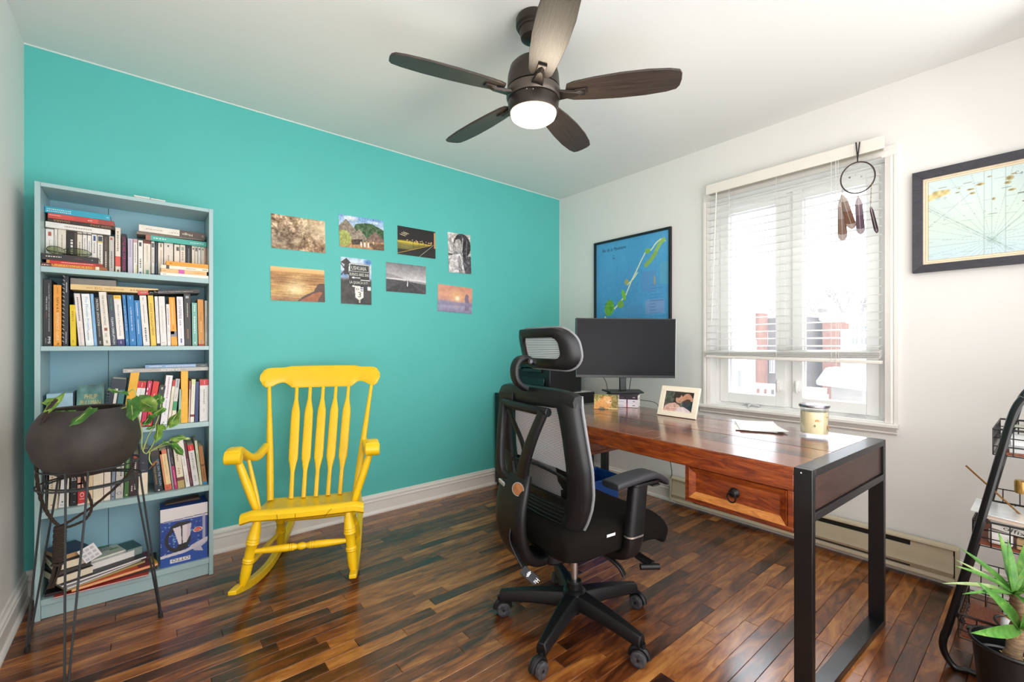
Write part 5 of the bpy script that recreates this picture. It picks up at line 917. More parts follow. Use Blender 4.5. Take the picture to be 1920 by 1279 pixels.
# ================================================================ wall pictures on the window wall
def wallframe(y1, y0, z0, z1, fw, dep, m):     # picture on the window wall: y1 is its left side as seen from the room
    b = MB(); b.box((-dep, y0, z0), (-.002, y0 + fw, z1)); b.box((-dep, y1 - fw, z0), (-.002, y1, z1)); b.box((-dep, y0 + fw, z0), (-.002, y1 - fw, z0 + fw)); b.box((-dep, y0 + fw, z1 - fw), (-.002, y1 - fw, z1)); return b
BF = mat('black frame lacquer', '#191a1e', .35)
mp = thing('framed_map', 'blue island map in a thin black frame above the monitor', 'picture', (-.01, -.772, 1.16))
y1, y0, z0, z1 = -.418, -1.122, 1.16, 1.962
wallframe(y1, y0, z0, z1, .017, .022, BF).build('frame', BF, mp, bevel=.001)
cv = Canvas(200, 230, '#4f9cd0', 21); cv.vgrad([(0, '#58a6d8'), (1, '#4d96cc')]); cv.noise(5, .05); cv.noise(40, .03)
for x in (.3, .47, .645, .82): cv.line([(x, 0), (x, 1)], .002, '#8cc0e2', .5); cv.line([(x + .006, 0), (x + .006, 1)], .002, '#3f86bc', .4)
def isl(pts, rad, colr, a=1): 
    for (x0, yy0), (x1, yy1) in zip(pts[:-1], pts[1:]): cv.line([(x0, yy0), (x1, yy1)], rad, colr, a)
isl([(.95, .1), (.9, .075), (.84, .1), (.78, .16), (.7, .18), (.64, .26), (.58, .35), (.52, .43), (.48, .5), (.44, .57)], .006, '#e8ecc0')
isl([(.44, .57), (.36, .64), (.28, .7)], .008, '#dfe6b4'); isl([(.6, .36), (.54, .42), (.46, .47)], .005, '#e8ecc0')
isl([(.93, .085), (.88, .12), (.83, .19)], .02, '#9cc46a'); isl([(.83, .2), (.77, .26), (.71, .30)], .022, '#8fb45a'); cv.ell(.73, .165, .035, .025, '#86b84a'); cv.ell(.45, .44, .03, .03, '#a4a86c'); cv.ell(.41, .57, .025, .06, '#7fbf3c', rot=-.3); cv.ell(.365, .66, .045, .04, '#7fae3c'); cv.ell(.2, .69, .07, .085, '#6fae34', rot=.2); cv.noise(50, .16, (((cv.X - .2) / .1) ** 2 + ((cv.Y - .69) / .1) ** 2 < 1) * 1.)
isl([(.14, .78), (.08, .88), (.04, .97)], .007, '#e2e8b0'); isl([(.14, .78), (.19, .9), (.22, .96)], .007, '#e2e8b0'); cv.ell(.1, .97, .06, .03, '#7fbf3c'); cv.ell(.48, .92, .035, .025, '#b4a84c'); isl([(.4, .92), (.44, .915)], .004, '#e8ecc0'); isl([(.36, 1), (.4, .95)], .005, '#e2e8b0')
cv.rect(.66, .36, .84, .56, '#6a8fc8', .5); cv.rect(.7, .64, .94, .78, '#b49cc8', .4); cv.ell(.5, .9, .16, .09, '#a896c8', .4, soft=.6); cv.ell(.82, .46, .01, .05, '#b9a86c', .8); cv.rect(.88, .3, .99, .5, '#6db0c4', .5)
for i in range(14): cv.rect(.76, .5 + i * .03, .82 + .14 * cv.r.random(), .506 + i * .03, '#2f6fa8', .5)
for i in range(6): cv.rect(.55, .55 + i * .03, .6 + .04 * cv.r.random(), .556 + i * .03, '#6a8fc0', .4)
F = frame((-.0085, y1 - .017, z0 + .017), (0, -1, 0), (0, 0, 1)); wm_, hm_ = (y1 - y0) - .034, z1 - z0 - .034
MB(F).box((0, 0, -.006), (wm_, hm_, -.0006)).build('backing', cm('#3a3c40'), mp); cv.build('map_print', F, wm_, hm_, mp, GLOSSPRINT)
m = MB(); letters(m, 'Iles de la Madeleine', F @ Matrix.Translation((wm_ * .09, hm_ * .905, .0006)), wm_ * .35, hm_ * .034, .3); letters(m, '^', F @ Matrix.Translation((wm_ * .255, hm_ * .845, .0006)), wm_ * .02, hm_ * .012); letters(m, 'N', F @ Matrix.Translation((wm_ * .25, hm_ * .815, .0006)), wm_ * .03, hm_ * .02); m.build('title', cm('#1f3a5c'), mp, smooth=0)
cf = thing('framed_chart', 'antique sea chart in a wide dark frame right of the window', 'picture', (-.012, -2.77, 1.465))
y1, y0, z0, z1 = -2.417, -3.12, 1.465, 1.95
DF = wood('dark stained frame', ['#26252b', '#34333b', '#41404a'], 8, (9, 2, 9), .5, 0, bump=.2)
for (a, b_) in (((y0, z0, 1), (y1, z0 + .037, 1)),): pass
fw = .037; X0, X1 = -.03, -.002
def mitre(p): 
    b = MB(); b.hexa([(X1, p[0][0], p[0][1]), (X1, p[1][0], p[1][1]), (X1, p[2][0], p[2][1]), (X1, p[3][0], p[3][1]), (X0, p[0][0], p[0][1]), (X0, p[1][0], p[1][1]), (X0 + .006, p[2][0], p[2][1]), (X0 + .006, p[3][0], p[3][1])]); return b
for p in (((y0, z0), (y1, z0), (y1 - fw, z0 + fw), (y0 + fw, z0 + fw)), ((y1, z0), (y1, z1), (y1 - fw, z1 - fw), (y1 - fw, z0 + fw)), ((y1, z1), (y0, z1), (y0 + fw, z1 - fw), (y1 - fw, z1 - fw)), ((y0, z1), (y0, z0), (y0 + fw, z0 + fw), (y0 + fw, z1 - fw))): mitre(p).build('frame_rail', DF, cf, bevel=.001, smooth=0)
cv = Canvas(230, 150, '#cfe2dc', 31); cv.vgrad([(0, '#cfe0e0'), (.6, '#d4e4d8'), (1, '#c9dde4')]); cv.noise(5, .05)
k = 150 / 230
cx_, cy_ = .35, .83
for i in range(32):
    a = 2 * math.pi * i / 32; cv.line([(cx_, cy_), (cx_ + math.cos(a) * k, cy_ + math.sin(a))], .0022, '#8fa8a4', .45)
for x in (.1, .2, .31, .42, .53, .64, .75, .86): cv.line([(x, 0), (x, 1)], .0018, '#8fa4a0', .5)
for y in (.12, .35, .55, .75, .93): cv.line([(0, y + .02), (1, y - .04)], .0018, '#8fa4a0', .45)
cv.line([(.0, .33), (.46, .98)], .003, '#7d9490', .7); cv.line([(.0, .36), (.44, .98)], .002, '#7d9490', .6); cv.line([(0, .58), (.25, .22)], .002, '#7d9490', .6); cv.line([(.35, .83), (.58, .45)], .0025, '#7d9490', .7)
cv.poly([(0, .17), (.05, .13), (.12, .135), (.13, .19), (.06, .22), (0, .25)], '#d9c48a'); cv.noise(60, .3, ((cv.X < .13) & (cv.Y > .13) & (cv.Y < .25)) * 1.)
for (x, y, rx, ry) in ((.17, .2, .02, .01), (.24, .19, .03, .012), (.29, .15, .035, .015), (.25, .24, .02, .014), (.44, .14, .03, .028), (.43, .19, .025, .02), (.45, .28, .03, .012), (.54, .2, .018, .02), (.57, .33, .018, .02), (.575, .5, .02, .035), (.36, .35, .012, .018), (.61, .42, .014, .03), (.34, .08, .02, .01), (.46, .1, .02, .008), (.18, .15, .012, .008), (.7, .3, .02, .03), (.8, .45, .02, .04)): cv.ell(x, y, rx * .7, ry, '#b9a468', .85); cv.ell(x - .004, y, rx * .35, ry * .6, '#7a7448', .8)
for i in range(9): cv.ell(.04 + i * .055, .52 - i * .008, .004, .006, '#8a9a90', .7)
for (x, y) in ((.06, .1), (.2, .1), (.4, .24), (.48, .33), (.33, .52), (.5, .43)): cv.rect(x, y, x + .05, y + .008, '#6a6a58', .8)
yi1, yi0, zi0, zi1 = y1 - fw, y0 + fw, z0 + fw, z1 - fw
F = frame((-.0125, yi1, zi0), (0, -1, 0), (0, 0, 1)); wi, hi = yi1 - yi0, zi1 - zi0
MB(F).box((-.004, -.004, -.008), (wi + .004, hi + .004, -.001)).build('mat_board', cm('#f4e4c8'), cf); mg = .013
m = MB(F)
for (mm, colr, hh_) in ((.009, '#c9964c', .0012), (.0175, '#c9964c', .0014)):
    for q in (((mm, mm), (wi - mm, mm + hh_)), ((mm, hi - mm - hh_), (wi - mm, hi - mm)), ((mm, mm), (mm + hh_, hi - mm)), ((wi - mm - hh_, mm), (wi - mm, hi - mm))): m.box((q[0][0], q[0][1], -.0008), (q[1][0], q[1][1], -.0002))
m.build('border_lines', cm('#c9964c'), cf)
cv.build('chart_print', F @ Matrix.Translation((.019, .019, -.0003)), wi - .038, hi - .038, cf, GLOSSPRINT)
m = MB(); G = F @ Matrix.Translation((.019, .019, .0003)); ww, h2 = wi - .038, hi - .038
for i, chx in enumerate('CARIBBEE ISLANDS'):
    if chx == ' ': continue
    t = i / 15; letters(m, chx, G @ Matrix.Translation((ww * (.46 + .36 * t), h2 * (.9 - .1 * math.sin(t * 2.4)), 0)) @ Matrix.Rotation(-.35 + .2 * t, 4, 'Z'), ww * .015, h2 * .032, .2)
m.build('title', cm('#4a5560'), cf, smooth=0)
# ================================================================ dreamcatcher hanging at the blind
dx = -.105; dcc = at_x(1608, 333, dx); dc = thing('dreamcatcher', 'small dreamcatcher with beads and four feathers hanging at the window', 'dreamcatcher', dcc + Vector((0, 0, .07)))
e1 = Vector((.25, -1, 0)).normalized(); tilt = -.06
RR = at_x(1577, 333, dx).y - at_x(1640, 333, dx).y; RR = RR / 2
ring = [dcc + e1 * (RR * 1.0 * math.cos(a)) + UP * (.079 * math.sin(a)) + Vector((.0, 0, 0)) for a in [j * 2 * math.pi / 36 for j in range(36)]]
MB().tube(ring, .0034, 7, closed=True).build('hoop', mat('brown leather', '#3d2c26', .6), dc)
tp = max(ring, key=lambda p: p.z); tp = at_x(1608, 302, dx)
lp = MB(); l1 = at_x(1605, 267, -.088); l2 = at_x(1612, 266, -.088); lp.tube([dcc + UP * .079, tp + UP * .012, l1], .0028, 6); lp.tube([dcc + UP * .079, tp + UP * .012, l2], .0028, 6); lp.build('hanging_loop', mat('black leather', '#241f1d', .6), dc)
web = MB(); pr = ring[::4]; k = len(pr)
inner = [dcc + (p - dcc) * .55 for p in [(pr[i] + pr[(i + 1) % k]) / 2 for i in range(k)]]; core = [dcc + (p - dcc) * .25 for p in [(inner[i] + inner[(i + 1) % k]) / 2 for i in range(k)]]
for i in range(k):
    for a, b_ in ((pr[i], inner[i]), (pr[(i + 1) % k], inner[i]), (inner[i], core[i]), (inner[(i + 1) % k], core[i]), (core[i], core[(i + 1) % k])): web.tube([a, b_], .00035, 4)
web.build('web', mat('white thread', '#efece6', .7), dc)
for (px, py, cc) in ((1593, 333, '#5d5560'), (1605, 328, '#c9c0c0'), (1615, 331, '#a8a0a0')):
    q = at_x(px, py, dx); MB().sphere(q, .0042, 8, 6).build('bead', cm(cc), dc)
def feather(px0, py0, px1, py1, wd, cols, sx):
    a = at_x(px0, py0, dx); b_ = at_x(px1, py1, dx); d = b_ - a; sd = Vector((sx, -1, 0)).normalized(); n = 14; rows = []; wd *= 1.25
    for i in range(n + 1):
        t = i / n; w_ = wd * min(1, (t / .18)) ** .7 * (1 - max(0, (t - .86) / .14) ** 3 * .5) * (.75 + .25 * t); c_ = a + d * t + UP * 0
        rows.append([c_ + sd * (w_ * s) + Vector((-.004 * (1 - abs(s)), 0, .006 * abs(s))) for s in (-1, -.6, -.2, .2, .6, 1)])
    mb = MB(); mb.grid(rows, .0005); mb.m = [0 if (f[0] // 6) % 14 < 5 else (1 if (f[0] // 6) % 14 < 9 else 2) for f in mb.f]
    o = mb.build('feather', [translucent('feather ' + q, q, .65) for q in cols], dc); MB().tube([a + Vector((-.004, 0, .008)), b_ + Vector((-.004, 0, .01))], [.001, .0005], 5).build('quill', cm('#d9d0c4'), o)
feather(1577, 372, 1580, 452, .0165, ('#d4cac6', '#b4a49e', '#9c8274'), .4); feather(1578, 366, 1598, 430, .0165, ('#d9cec8', '#b09a90', '#9a7460'), .2); feather(1609, 370, 1614, 440, .015, ('#d0c6c8', '#94808a', '#7d6474'), .5); feather(1632, 388, 1644, 438, .008, ('#7a6470', '#5d4756', '#4a3644'), .6)
sg = MB()
for a, b_ in (((1580, 355), (1577, 373)), ((1580, 355), (1578, 367)), ((1610, 364), (1609, 372)), ((1634, 343), (1632, 389))): sg.tube([at_x(*a, dx), at_x(*b_, dx)], .0009, 5)
sg.build('thong', cm('#6a4a34'), dc)
for i in range(9): MB().sphere(at_x(1634 - i * .2, 346 + i * 4, dx), .0026, 6, 5).build('bead', cm('#c9a85c' if i % 2 else '#7a5a34'), dc)
# ================================================================ black cabinet, printer, papers, bin
CB = mat('black cabinet laminate', '#15171a', .35)
cb = thing('cabinet', 'low black cabinet in the corner under the printer', 'cabinet', (-.445, -.27, 0))
X0, X1, Y0, Y1, ZT_ = -.775, -.115, -.505, -.045, .737
b = MB(); b.box((X0, Y0, ZT_ - .022), (X1, Y1, ZT_)); b.build('top_panel', CB, cb, bevel=.0015)
b = MB(); b.box((X0 + .004, Y0 + .004, .03), (X0 + .02, Y1, ZT_ - .0225)); b.build('door', CB, cb, bevel=.001)
b = MB(); b.box((X0 + .0205, Y0 + .004, .0), (X1 - .003, Y1, ZT_ - .0225)); b.build('body', CB, cb, bevel=.001)
q = at_x(958, 842, X0 - .0002); MB().box((X0 + .0025, q.y - .012, q.z - .028), (X0 + .0039, q.y + .010, q.z + .028)).build('label', cm('#dfe6e2'), cb); 
for (px, py) in ((957, 872), (957, 797)):
    q = at_x(px, py, X0); MB().sphere((X0 + .002, q.y, q.z), .006, 10, 6).build('screw_cap', mat('black plastic', '#16171a', .38), cb)
GLB = mat('gloss black plastic', '#0f1113', .12, coat=.4)
def pz(px, py, x): return at_x(px, py, x)
pY0 = at_z(1040, 730, .76); PX0, PX1, PY0, PY1 = -.56, -.20, -.445, -.075
pn = thing('printer', 'black inkjet printer on the corner cabinet behind the office chair', 'printer', (-.38, -.26, ZT_))
b = MB(); sec = [(PX0 + .03, ZT_ + .0005), (PX1, ZT_ + .0005), (PX1, .93), (PX0 + .01, .93), (PX0, .90), (PX0 + .002, .80)]
F = frame((0, 0, 0), (1, 0, 0), (0, 0, 1)); b.prism(sec, F, -PY1, -PY0); b.build('body', BKP, pn, bevel=.012, seg=3)
b = MB(); b.box((PX0 - .003, PY0 - .003, .932), (PX1 + .003, PY1 + .003, .975)); b.build('scanner_lid', GLB, pn, bevel=.012, seg=3)
b = MB(); b.box((PX0 - .012, PY0 + .05, .80), (PX0 + .02, PY1 - .05, .86)); b.build('paper_tray', GLB, pn, bevel=.004)
b = MB(); b.hexa([(PX0 - .02, PY0 + .08, .905), (PX0 - .02, PY1 - .08, .905), (PX0 + .0, PY1 - .08, .90), (PX0 + .0, PY0 + .08, .90), (PX0 - .012, PY0 + .08, .93), (PX0 - .012, PY1 - .08, .93), (PX0 + .002, PY1 - .08, .928), (PX0 + .002, PY0 + .08, .928)]); b.build('control_panel', GLB, pn, bevel=.002)
for i in range(3): tag(MB(heading((-.17, -.41), 4 * i - 3, ZT_ + .0006 + i * .0011)).box((-.14 + .01 * i, -.075, 0), (.04, .09, .0009)).build('paper_sheet', PAP, smooth=0), ['lowest', 'middle', 'uppermost'][i] + ' white sheet on the black cabinet beside the printer', 'paper', 'sheets on the cabinet')
BB = mat('blue recycling plastic', '#1f4f9c', .4)
bi = thing('recycling_bin', 'blue plastic bin under the left end of the desk', 'bin', (-.86, -1.13, 0))
F = heading((-.93, -1.16), -8); b = MB(F); T = [(-.14, -.10), (.14, -.10), (.14, .10), (-.14, .10)]
b.hexa([(x * .82, y * .82, .001) for x, y in T] + [(x, y, .36) for x, y in T]); o = b.build('tub', BB, bi, bevel=.01)
o.data.polygons[1].use_smooth = False
bm = bmesh.new(); bm.from_mesh(o.data); bm.faces.ensure_lookup_table(); bmesh.ops.delete(bm, geom=[max(bm.faces, key=lambda f: f.calc_center_median().z)], context='FACES'); bm.to_mesh(o.data); bm.free(); sol = o.modifiers.new('wall', 'SOLIDIFY'); sol.thickness = .003
b = MB(F); b.tube([(.146 * s1, .106 * s2, .36) for s1, s2 in ((-1, -1), (1, -1), (1, 1), (-1, 1))], .008, 8, closed=True, upv=(0, 0, 1)); b.build('rim', BB, bi)
# ================================================================ office chair (local: x forward, y to its left)
OM = heading((-1.584, -1.639), -7); oc = thing('office_chair', 'black mesh office chair with headrest, seen from behind, facing the desk', 'office chair', (-1.584, -1.639, 0))
BP = mat('black chair plastic', '#0f0f11', .42, vary=.06, scale=60, bump=.08, bscale=500, spec=.38); FAB = mat('black seat fabric', '#120f0c', .95, vary=.2, scale=250, bump=.5, bscale=900, spec=.15)
CHR = mat('chrome', '#c9c9cc', .15, 1); TRM = mat('grey piping', '#77777a', .6)
def ob(): return MB(OM)
ob().lathe([(.001, .075), (.03, .075), (.034, .085), (.044, .10), (.05, .135), (.04, .146), (.03, .15), (.03, .175), (.026, .18), (.001, .18)], (0, 0, 0), 24, cap=False).build('hub', BP, oc)
ob().cyl((0, 0, .05), (0, 0, .075), .022, n=16).build('hub_plug', BP, oc)
ob().cyl((0, 0, .18), (0, 0, .31), .0135, n=20).build('gas_lift', CHR, oc)
WHL = mat('worn caster', '#3d3d40', .55, vary=.6, scale=90); HOOD = mat('caster black', '#0e0e10', .4, spec=.4)
for i, wa in enumerate((57, 128, -159, -87, -15)):
    a = math.radians(wa + 7); d = Vector((math.cos(a), math.sin(a), 0)); sd = Vector((-d.y, d.x, 0)); b = ob(); n = 9; pts = []; xs = []; ys = []
    for k in range(n):
        t = k / (n - 1); pts.append(d * lerp(.02, .305, t) + UP * (lerp(.112, .082, t) + .006 * math.sin(t * 3.14))); xs.append(sd * lerp(.038, .019, t)); ys.append(UP * lerp(.030, .021, t))
    b.sweep([(-1, -.9), (1, -.9), (1.0, .2), (.62, 1), (-.62, 1), (-1.0, .2)], pts, xs, ys); b.build('base_arm', BP, oc, bevel=.004, smooth=40)
    cpos = d * .307; tr = math.radians((40, 160, 10, -60, 100)[i]); f2 = Vector((math.cos(tr), math.sin(tr), 0)); s2 = Vector((-f2.y, f2.x, 0)); wc = cpos + f2 * -.012
    c = ob(); c.cyl(cpos + UP * .052, cpos + UP * .078, .010, n=12); c.tube([wc + f2 * (.031 * math.cos(q)) + UP * (.0275 + .033 * math.sin(q)) for q in [j * math.pi / 8 for j in range(9)]], .011, 8); c.cyl(wc - s2 * .026 + UP * .0275, wc + s2 * .026 + UP * .0275, .005, n=8); co = c.build('caster', HOOD, oc)
    for sg in (-1, 1):
        w = ob(); w.lathe([(.001, -.009), (.016, -.009), (.024, -.0085), (.0275, -.006), (.0275, .006), (.024, .0085), (.016, .009), (.012, .0075), (.001, .0075)], wc + s2 * (sg * .0165) + UP * .0276, 24, s2 * sg, cap=False); w.build('wheel', WHL, co)
# mechanism and levers
b = ob(); b.prism(rrect(.34, .16, .04, 4, -.01, 0), Matrix.Identity(4), .305, .36); b.build('tilt_mechanism', BP, oc, bevel=.01)
b = ob(); b.prism(rrect(.44, .40, .08, 5, .02, 0), Matrix.Identity(4), .362, .385); b.build('seat_pan', BP, oc, bevel=.008)
def blade_lever(P, w, t, nm='lever'):
    P = spline([Vector(p) for p in P], 5); b = ob(); k = len(P); side = (P[-1] - P[0]).cross(UP).normalized() if (P[-1] - P[0]).cross(UP).length > 1e-4 else Vector((0, 1, 0))
    xs = [side * (w * lerp(.6, 1, i / k)) for i in range(k)]; ys = []
    for i in range(k): tg = (P[min(i + 1, k - 1)] - P[max(i - 1, 0)]).normalized(); ys.append(tg.cross(side).normalized() * t)
    b.sweep(rrect(2, 2, .5, 2), P, xs, ys); return b.build(nm, BP, oc)
blade_lever([(.02, -.07, .335), (.05, -.12, .315), (.075, -.165, .285), (.085, -.185, .255)], .016, .006)
blade_lever([(.10, -.08, .34), (.13, -.17, .33), (.145, -.235, .315), (.15, -.26, .31)], .022, .008)
b = ob()
for p in ((.125, -.245), (.155, -.262)): b.cyl((p[0] - .02, p[1], .306), (p[0] + .012, p[1] - .018, .306), .011, n=12)
b.build('lever_knob', BP, oc)
# seat cushion with a waterfall front
NU, NV = 22, 16; top = []; bot = []
for i in range(NU + 1):
    u = i / NU; x = lerp(-.225, .300, u); drop = .075 * max(0, (u - .72) / .28) ** 2; wv = .252 * (1 - .10 * max(0, (.25 - u) / .25) ** 2 - .16 * max(0, (u - .82) / .18) ** 3); rt = []; rb_ = []
    for j in range(NV + 1):
        v = -1 + 2 * j / NV; e = max(0, abs(v) - .7) / .3; eu = max(0, .14 - u) / .14; ef = max(0, u - .93) / .07
        zt = .495 - .008 * (1 - v * v) - .032 * e ** 2.5 - .03 * eu ** 2.5 - drop - .02 * ef ** 2
        rt.append((x, v * wv, zt)); rb_.append((x + (-.012 if u > .9 else 0) * 1, v * wv * .96, lerp(.388, .385, u) - drop * .75 + .004 * ef))
    top.append(rt); bot.append(rb_)
s = ob(); s.grid(top); s.grid([r[::-1] for r in bot]); vt_ = [0]
def edge_strip(A, B): s.grid([[p for p in A], [p for p in B]])
edge_strip([r[0] for r in bot], [r[0] for r in top]); edge_strip([r[-1] for r in top], [r[-1] for r in bot]); edge_strip(top[0], bot[0]); edge_strip(bot[-1], top[-1])
me = s.build('seat_cushion', FAB, oc, smooth=60); bm = bmesh.new(); bm.from_mesh(me.data); bmesh.ops.remove_doubles(bm, verts=bm.verts, dist=.0004); bmesh.ops.recalc_face_normals(bm, faces=bm.faces); bm.to_mesh(me.data); bm.free(); me.modifiers.new('bevel', 'BEVEL').width = .014; me.modifiers['bevel'].segments = 3; me.modifiers['bevel'].limit_method = 'ANGLE'; me.modifiers['bevel'].angle_limit = math.radians(50)
me.data.polygons.foreach_set('use_smooth', [True] * len(me.data.polygons))
b = ob(); b.add([(-.07, -.2525, .456), (-.03, -.2525, .456), (-.03, -.2535, .466), (-.07, -.2535, .466)], [(0, 1, 2, 3)]); b.M = OM; b.build('seat_label', cm('#e9e6e2'), oc, smooth=0)
# armrests
for sg in (-1, 1):
    y = sg * .272
    P = spline([(.03, sg * .10, .355), (.035, sg * .18, .358), (.038, sg * .245, .375), (.04, sg * .266, .41), (.04, y, .445)], 5); b = ob(); k = len(P); b.sweep(rrect(2, 2, .55, 3), P, [Vector((lerp(.03, .038, i / k), 0, 0)) for i in range(k)], [((P[min(i + 1, k - 1)] - P[max(i - 1, 0)]).normalized().cross(Vector((1, 0, 0)))).normalized() * .020 for i in range(k)]); b.build('arm_bracket', BP, oc)
    b = ob(); b.prism(rrect(.076, .044, .018, 4, .04, y), Matrix.Identity(4), .4455, .4515); b.build('arm_trim', mat('silver trim', '#d0ccc6', .25, .8), oc)
    b = ob(); k = 6; b.sweep(rrect(2, 2, .55, 4), [Vector((lerp(.04, .062, i / k), y, lerp(.452, .628, i / k))) for i in range(k + 1)], [Vector((lerp(.038, .036, i / k), 0, 0)) for i in range(k + 1)], [Vector((0, .022, 0))] * (k + 1)); b.build('arm_post', BP, oc)
    b = ob(); b.prism(rrect(.13, .06, .015, 4, .085, y), Matrix.Identity(4), .622, .634); b.box((.10, y - .036, .616), (.14, y + .03, .6215)); b.build('arm_slide', BP, oc, bevel=.003)
    pd = ob(); rows = []; n = 16
    for i in range(n + 1):
        t = i / n; x = lerp(-.075, .182, t); zc = .642 + .012 * math.sin(min(1, t / .75) * 1.6) - .035 * max(0, (t - .72) / .28) ** 1.6; w_ = .042 * (1 - .10 * abs(t - .45)); rows.append((Vector((x, y, zc)), w_))
    secp = rrect(2, .026, .011, 3); pd.sweep([(a, c) for a, c in rrect(2, 2, .5, 3)], [r[0] for r in rows], [Vector((0, r[1], 0)) for r in rows], [UP * .0125] * len(rows)); pd.build('arm_pad', mat('soft arm pad', '#1f1f24', .55, bump=.1, bscale=800), oc, bevel=.004, smooth=50)
# back frame
def bx_(z): return float(np.interp(z, [.44, .52, .6, .7, .8, .9, .97], [-.178, -.168, -.168, -.180, -.192, -.200, -.198]))
zs_ = np.linspace(.452, .945, 28); yo = np.interp(zs_, [.452, .50, .56, .62, .70, .80, .88, .945], [.195, .222, .246, .258, .262, .250, .238, .230]); yi = np.interp(zs_, [.452, .54, .60, .70, .80, .87, .91, .945], [.13, .155, .17, .178, .172, .160, .148, .09])
for sg in (-1, 1):
    b = ob(); rows = []
    for z, o_, i_ in zip(zs_, yo, yi):
        x = bx_(z); rows.append([(x + .030, sg * o_, z), (x + .012, sg * (o_ + .004), z), (x - .004, sg * (o_ - .004), z), (x - .016, sg * lerp(o_, i_, .5), z), (x - .014, sg * (i_ + .006), z), (x - .006, sg * i_, z), (x + .004, sg * i_, z), (x + .012, sg * lerp(o_, i_, .5), z)])
    n_ = 8; b.add([p for r in rows for p in r], [((i * n_ + k, (i + 1) * n_ + k, (i + 1) * n_ + (k + 1) % n_, i * n_ + (k + 1) % n_) if sg < 0 else (i * n_ + (k + 1) % n_, (i + 1) * n_ + (k + 1) % n_, (i + 1) * n_ + k, i * n_ + k)) for i in range(len(rows) - 1) for k in range(n_)] + [tuple(range(n_)), tuple(range(len(rows) * n_ - 1, (len(rows) - 1) * n_ - 1, -1))])
    b.build('back_side_frame', BP, oc, smooth=50)
    p = ob(); p.tube([(bx_(z) + .034, sg * (o_ + .001), z) for z, o_ in zip(zs_, yo)], .0055, 8); p.build('edge_piping', TRM, oc)
tb = ob(); rows = []
for j in range(25):
    v = -1 + j / 12; y = v * .236; x = -.205 + .022 * v * v; zt = .966 - .012 * v ** 4 - .006 * max(0, abs(v) - .9) / .1; zb = .905 - .012 * (1 - v * v) + .0 * v
    rows.append([(x + .022, y, zt - .006), (x + .006, y, zt), (x - .016, y, zt - .005), (x - .024, y, lerp(zt, zb, .5)), (x - .020, y, zb + .004), (x, y, zb), (x + .02, y, zb + .006)])
n_ = 7; tb.add([p for r in rows for p in r], [(i * n_ + k, i * n_ + (k + 1) % n_, (i + 1) * n_ + (k + 1) % n_, (i + 1) * n_ + k) for i in range(24) for k in range(n_)] + [tuple(range(n_ - 1, -1, -1)), tuple(range(24 * n_, 25 * n_))]); tb.build('back_top_bar', BP, oc, smooth=50)
hb = ob(); hb.tube(spline([(-.238, -.145, .885), (-.245, -.07, .886), (-.245, .07, .888), (-.238, .15, .890)], 5), .016, 10); hb.box((-.232, .10, .86), (-.205, .2, .93)); hb.build('back_cross_bar', BP, oc, bevel=.003)
# lower shell with slots
b = ob()
def shell(z0, z1, ya, yb):
    rows = []
    for z in np.linspace(z0, z1, 4): rows.append([(bx_(z) - .012 + .010 * (2 * t) ** 2, lerp(ya, yb, t + .5), z) for t in np.linspace(-.5, .5, 13)])
    b.grid([r for r in rows][::-1], .012)
shell(.452, .478, -.16, .16); shell(.55, .575, -.17, .17)
b.build('lower_shell', BP, oc, smooth=50)
b = ob()
for i in range(5): 
    z = .485 + i * .0135; b.tube([(bx_(z) - .012 + .010 * (2 * t) ** 2, t * .32, z) for t in np.linspace(-.5, .5, 9)], .0042, 6)
b.build('shell_louvre', BP, oc)
lb = ob(); rows = []
for z in np.linspace(.568, .676, 8):
    u = (z - .568) / .108; hw = lerp(.178, .188, u); arch = .018 * (u if u > .8 else 0)
    rows.append([(bx_(z) + .012 - .0 + .012 * (v * v), v * hw, z + (-.016 * v * v * u)) for v in np.linspace(-1, 1, 13)])
lb.grid(rows[::-1], .010); lb.build('lumbar_pad', BP, oc, smooth=50)
lr = ob(); lr.tube([(bx_(.6) - .008, -.178, .585), (bx_(.6) - .006, -.182, .62), (bx_(.64) - .006, -.176, .650), (bx_(.65) - .009, -.10, .662), (bx_(.65) - .010, 0, .668), (bx_(.65) - .009, .10, .662), (bx_(.64) - .006, .176, .650), (bx_(.6) - .006, .182, .62), (bx_(.6) - .008, .178, .585)], .006, 8); lr.build('lumbar_rim', BP, oc)
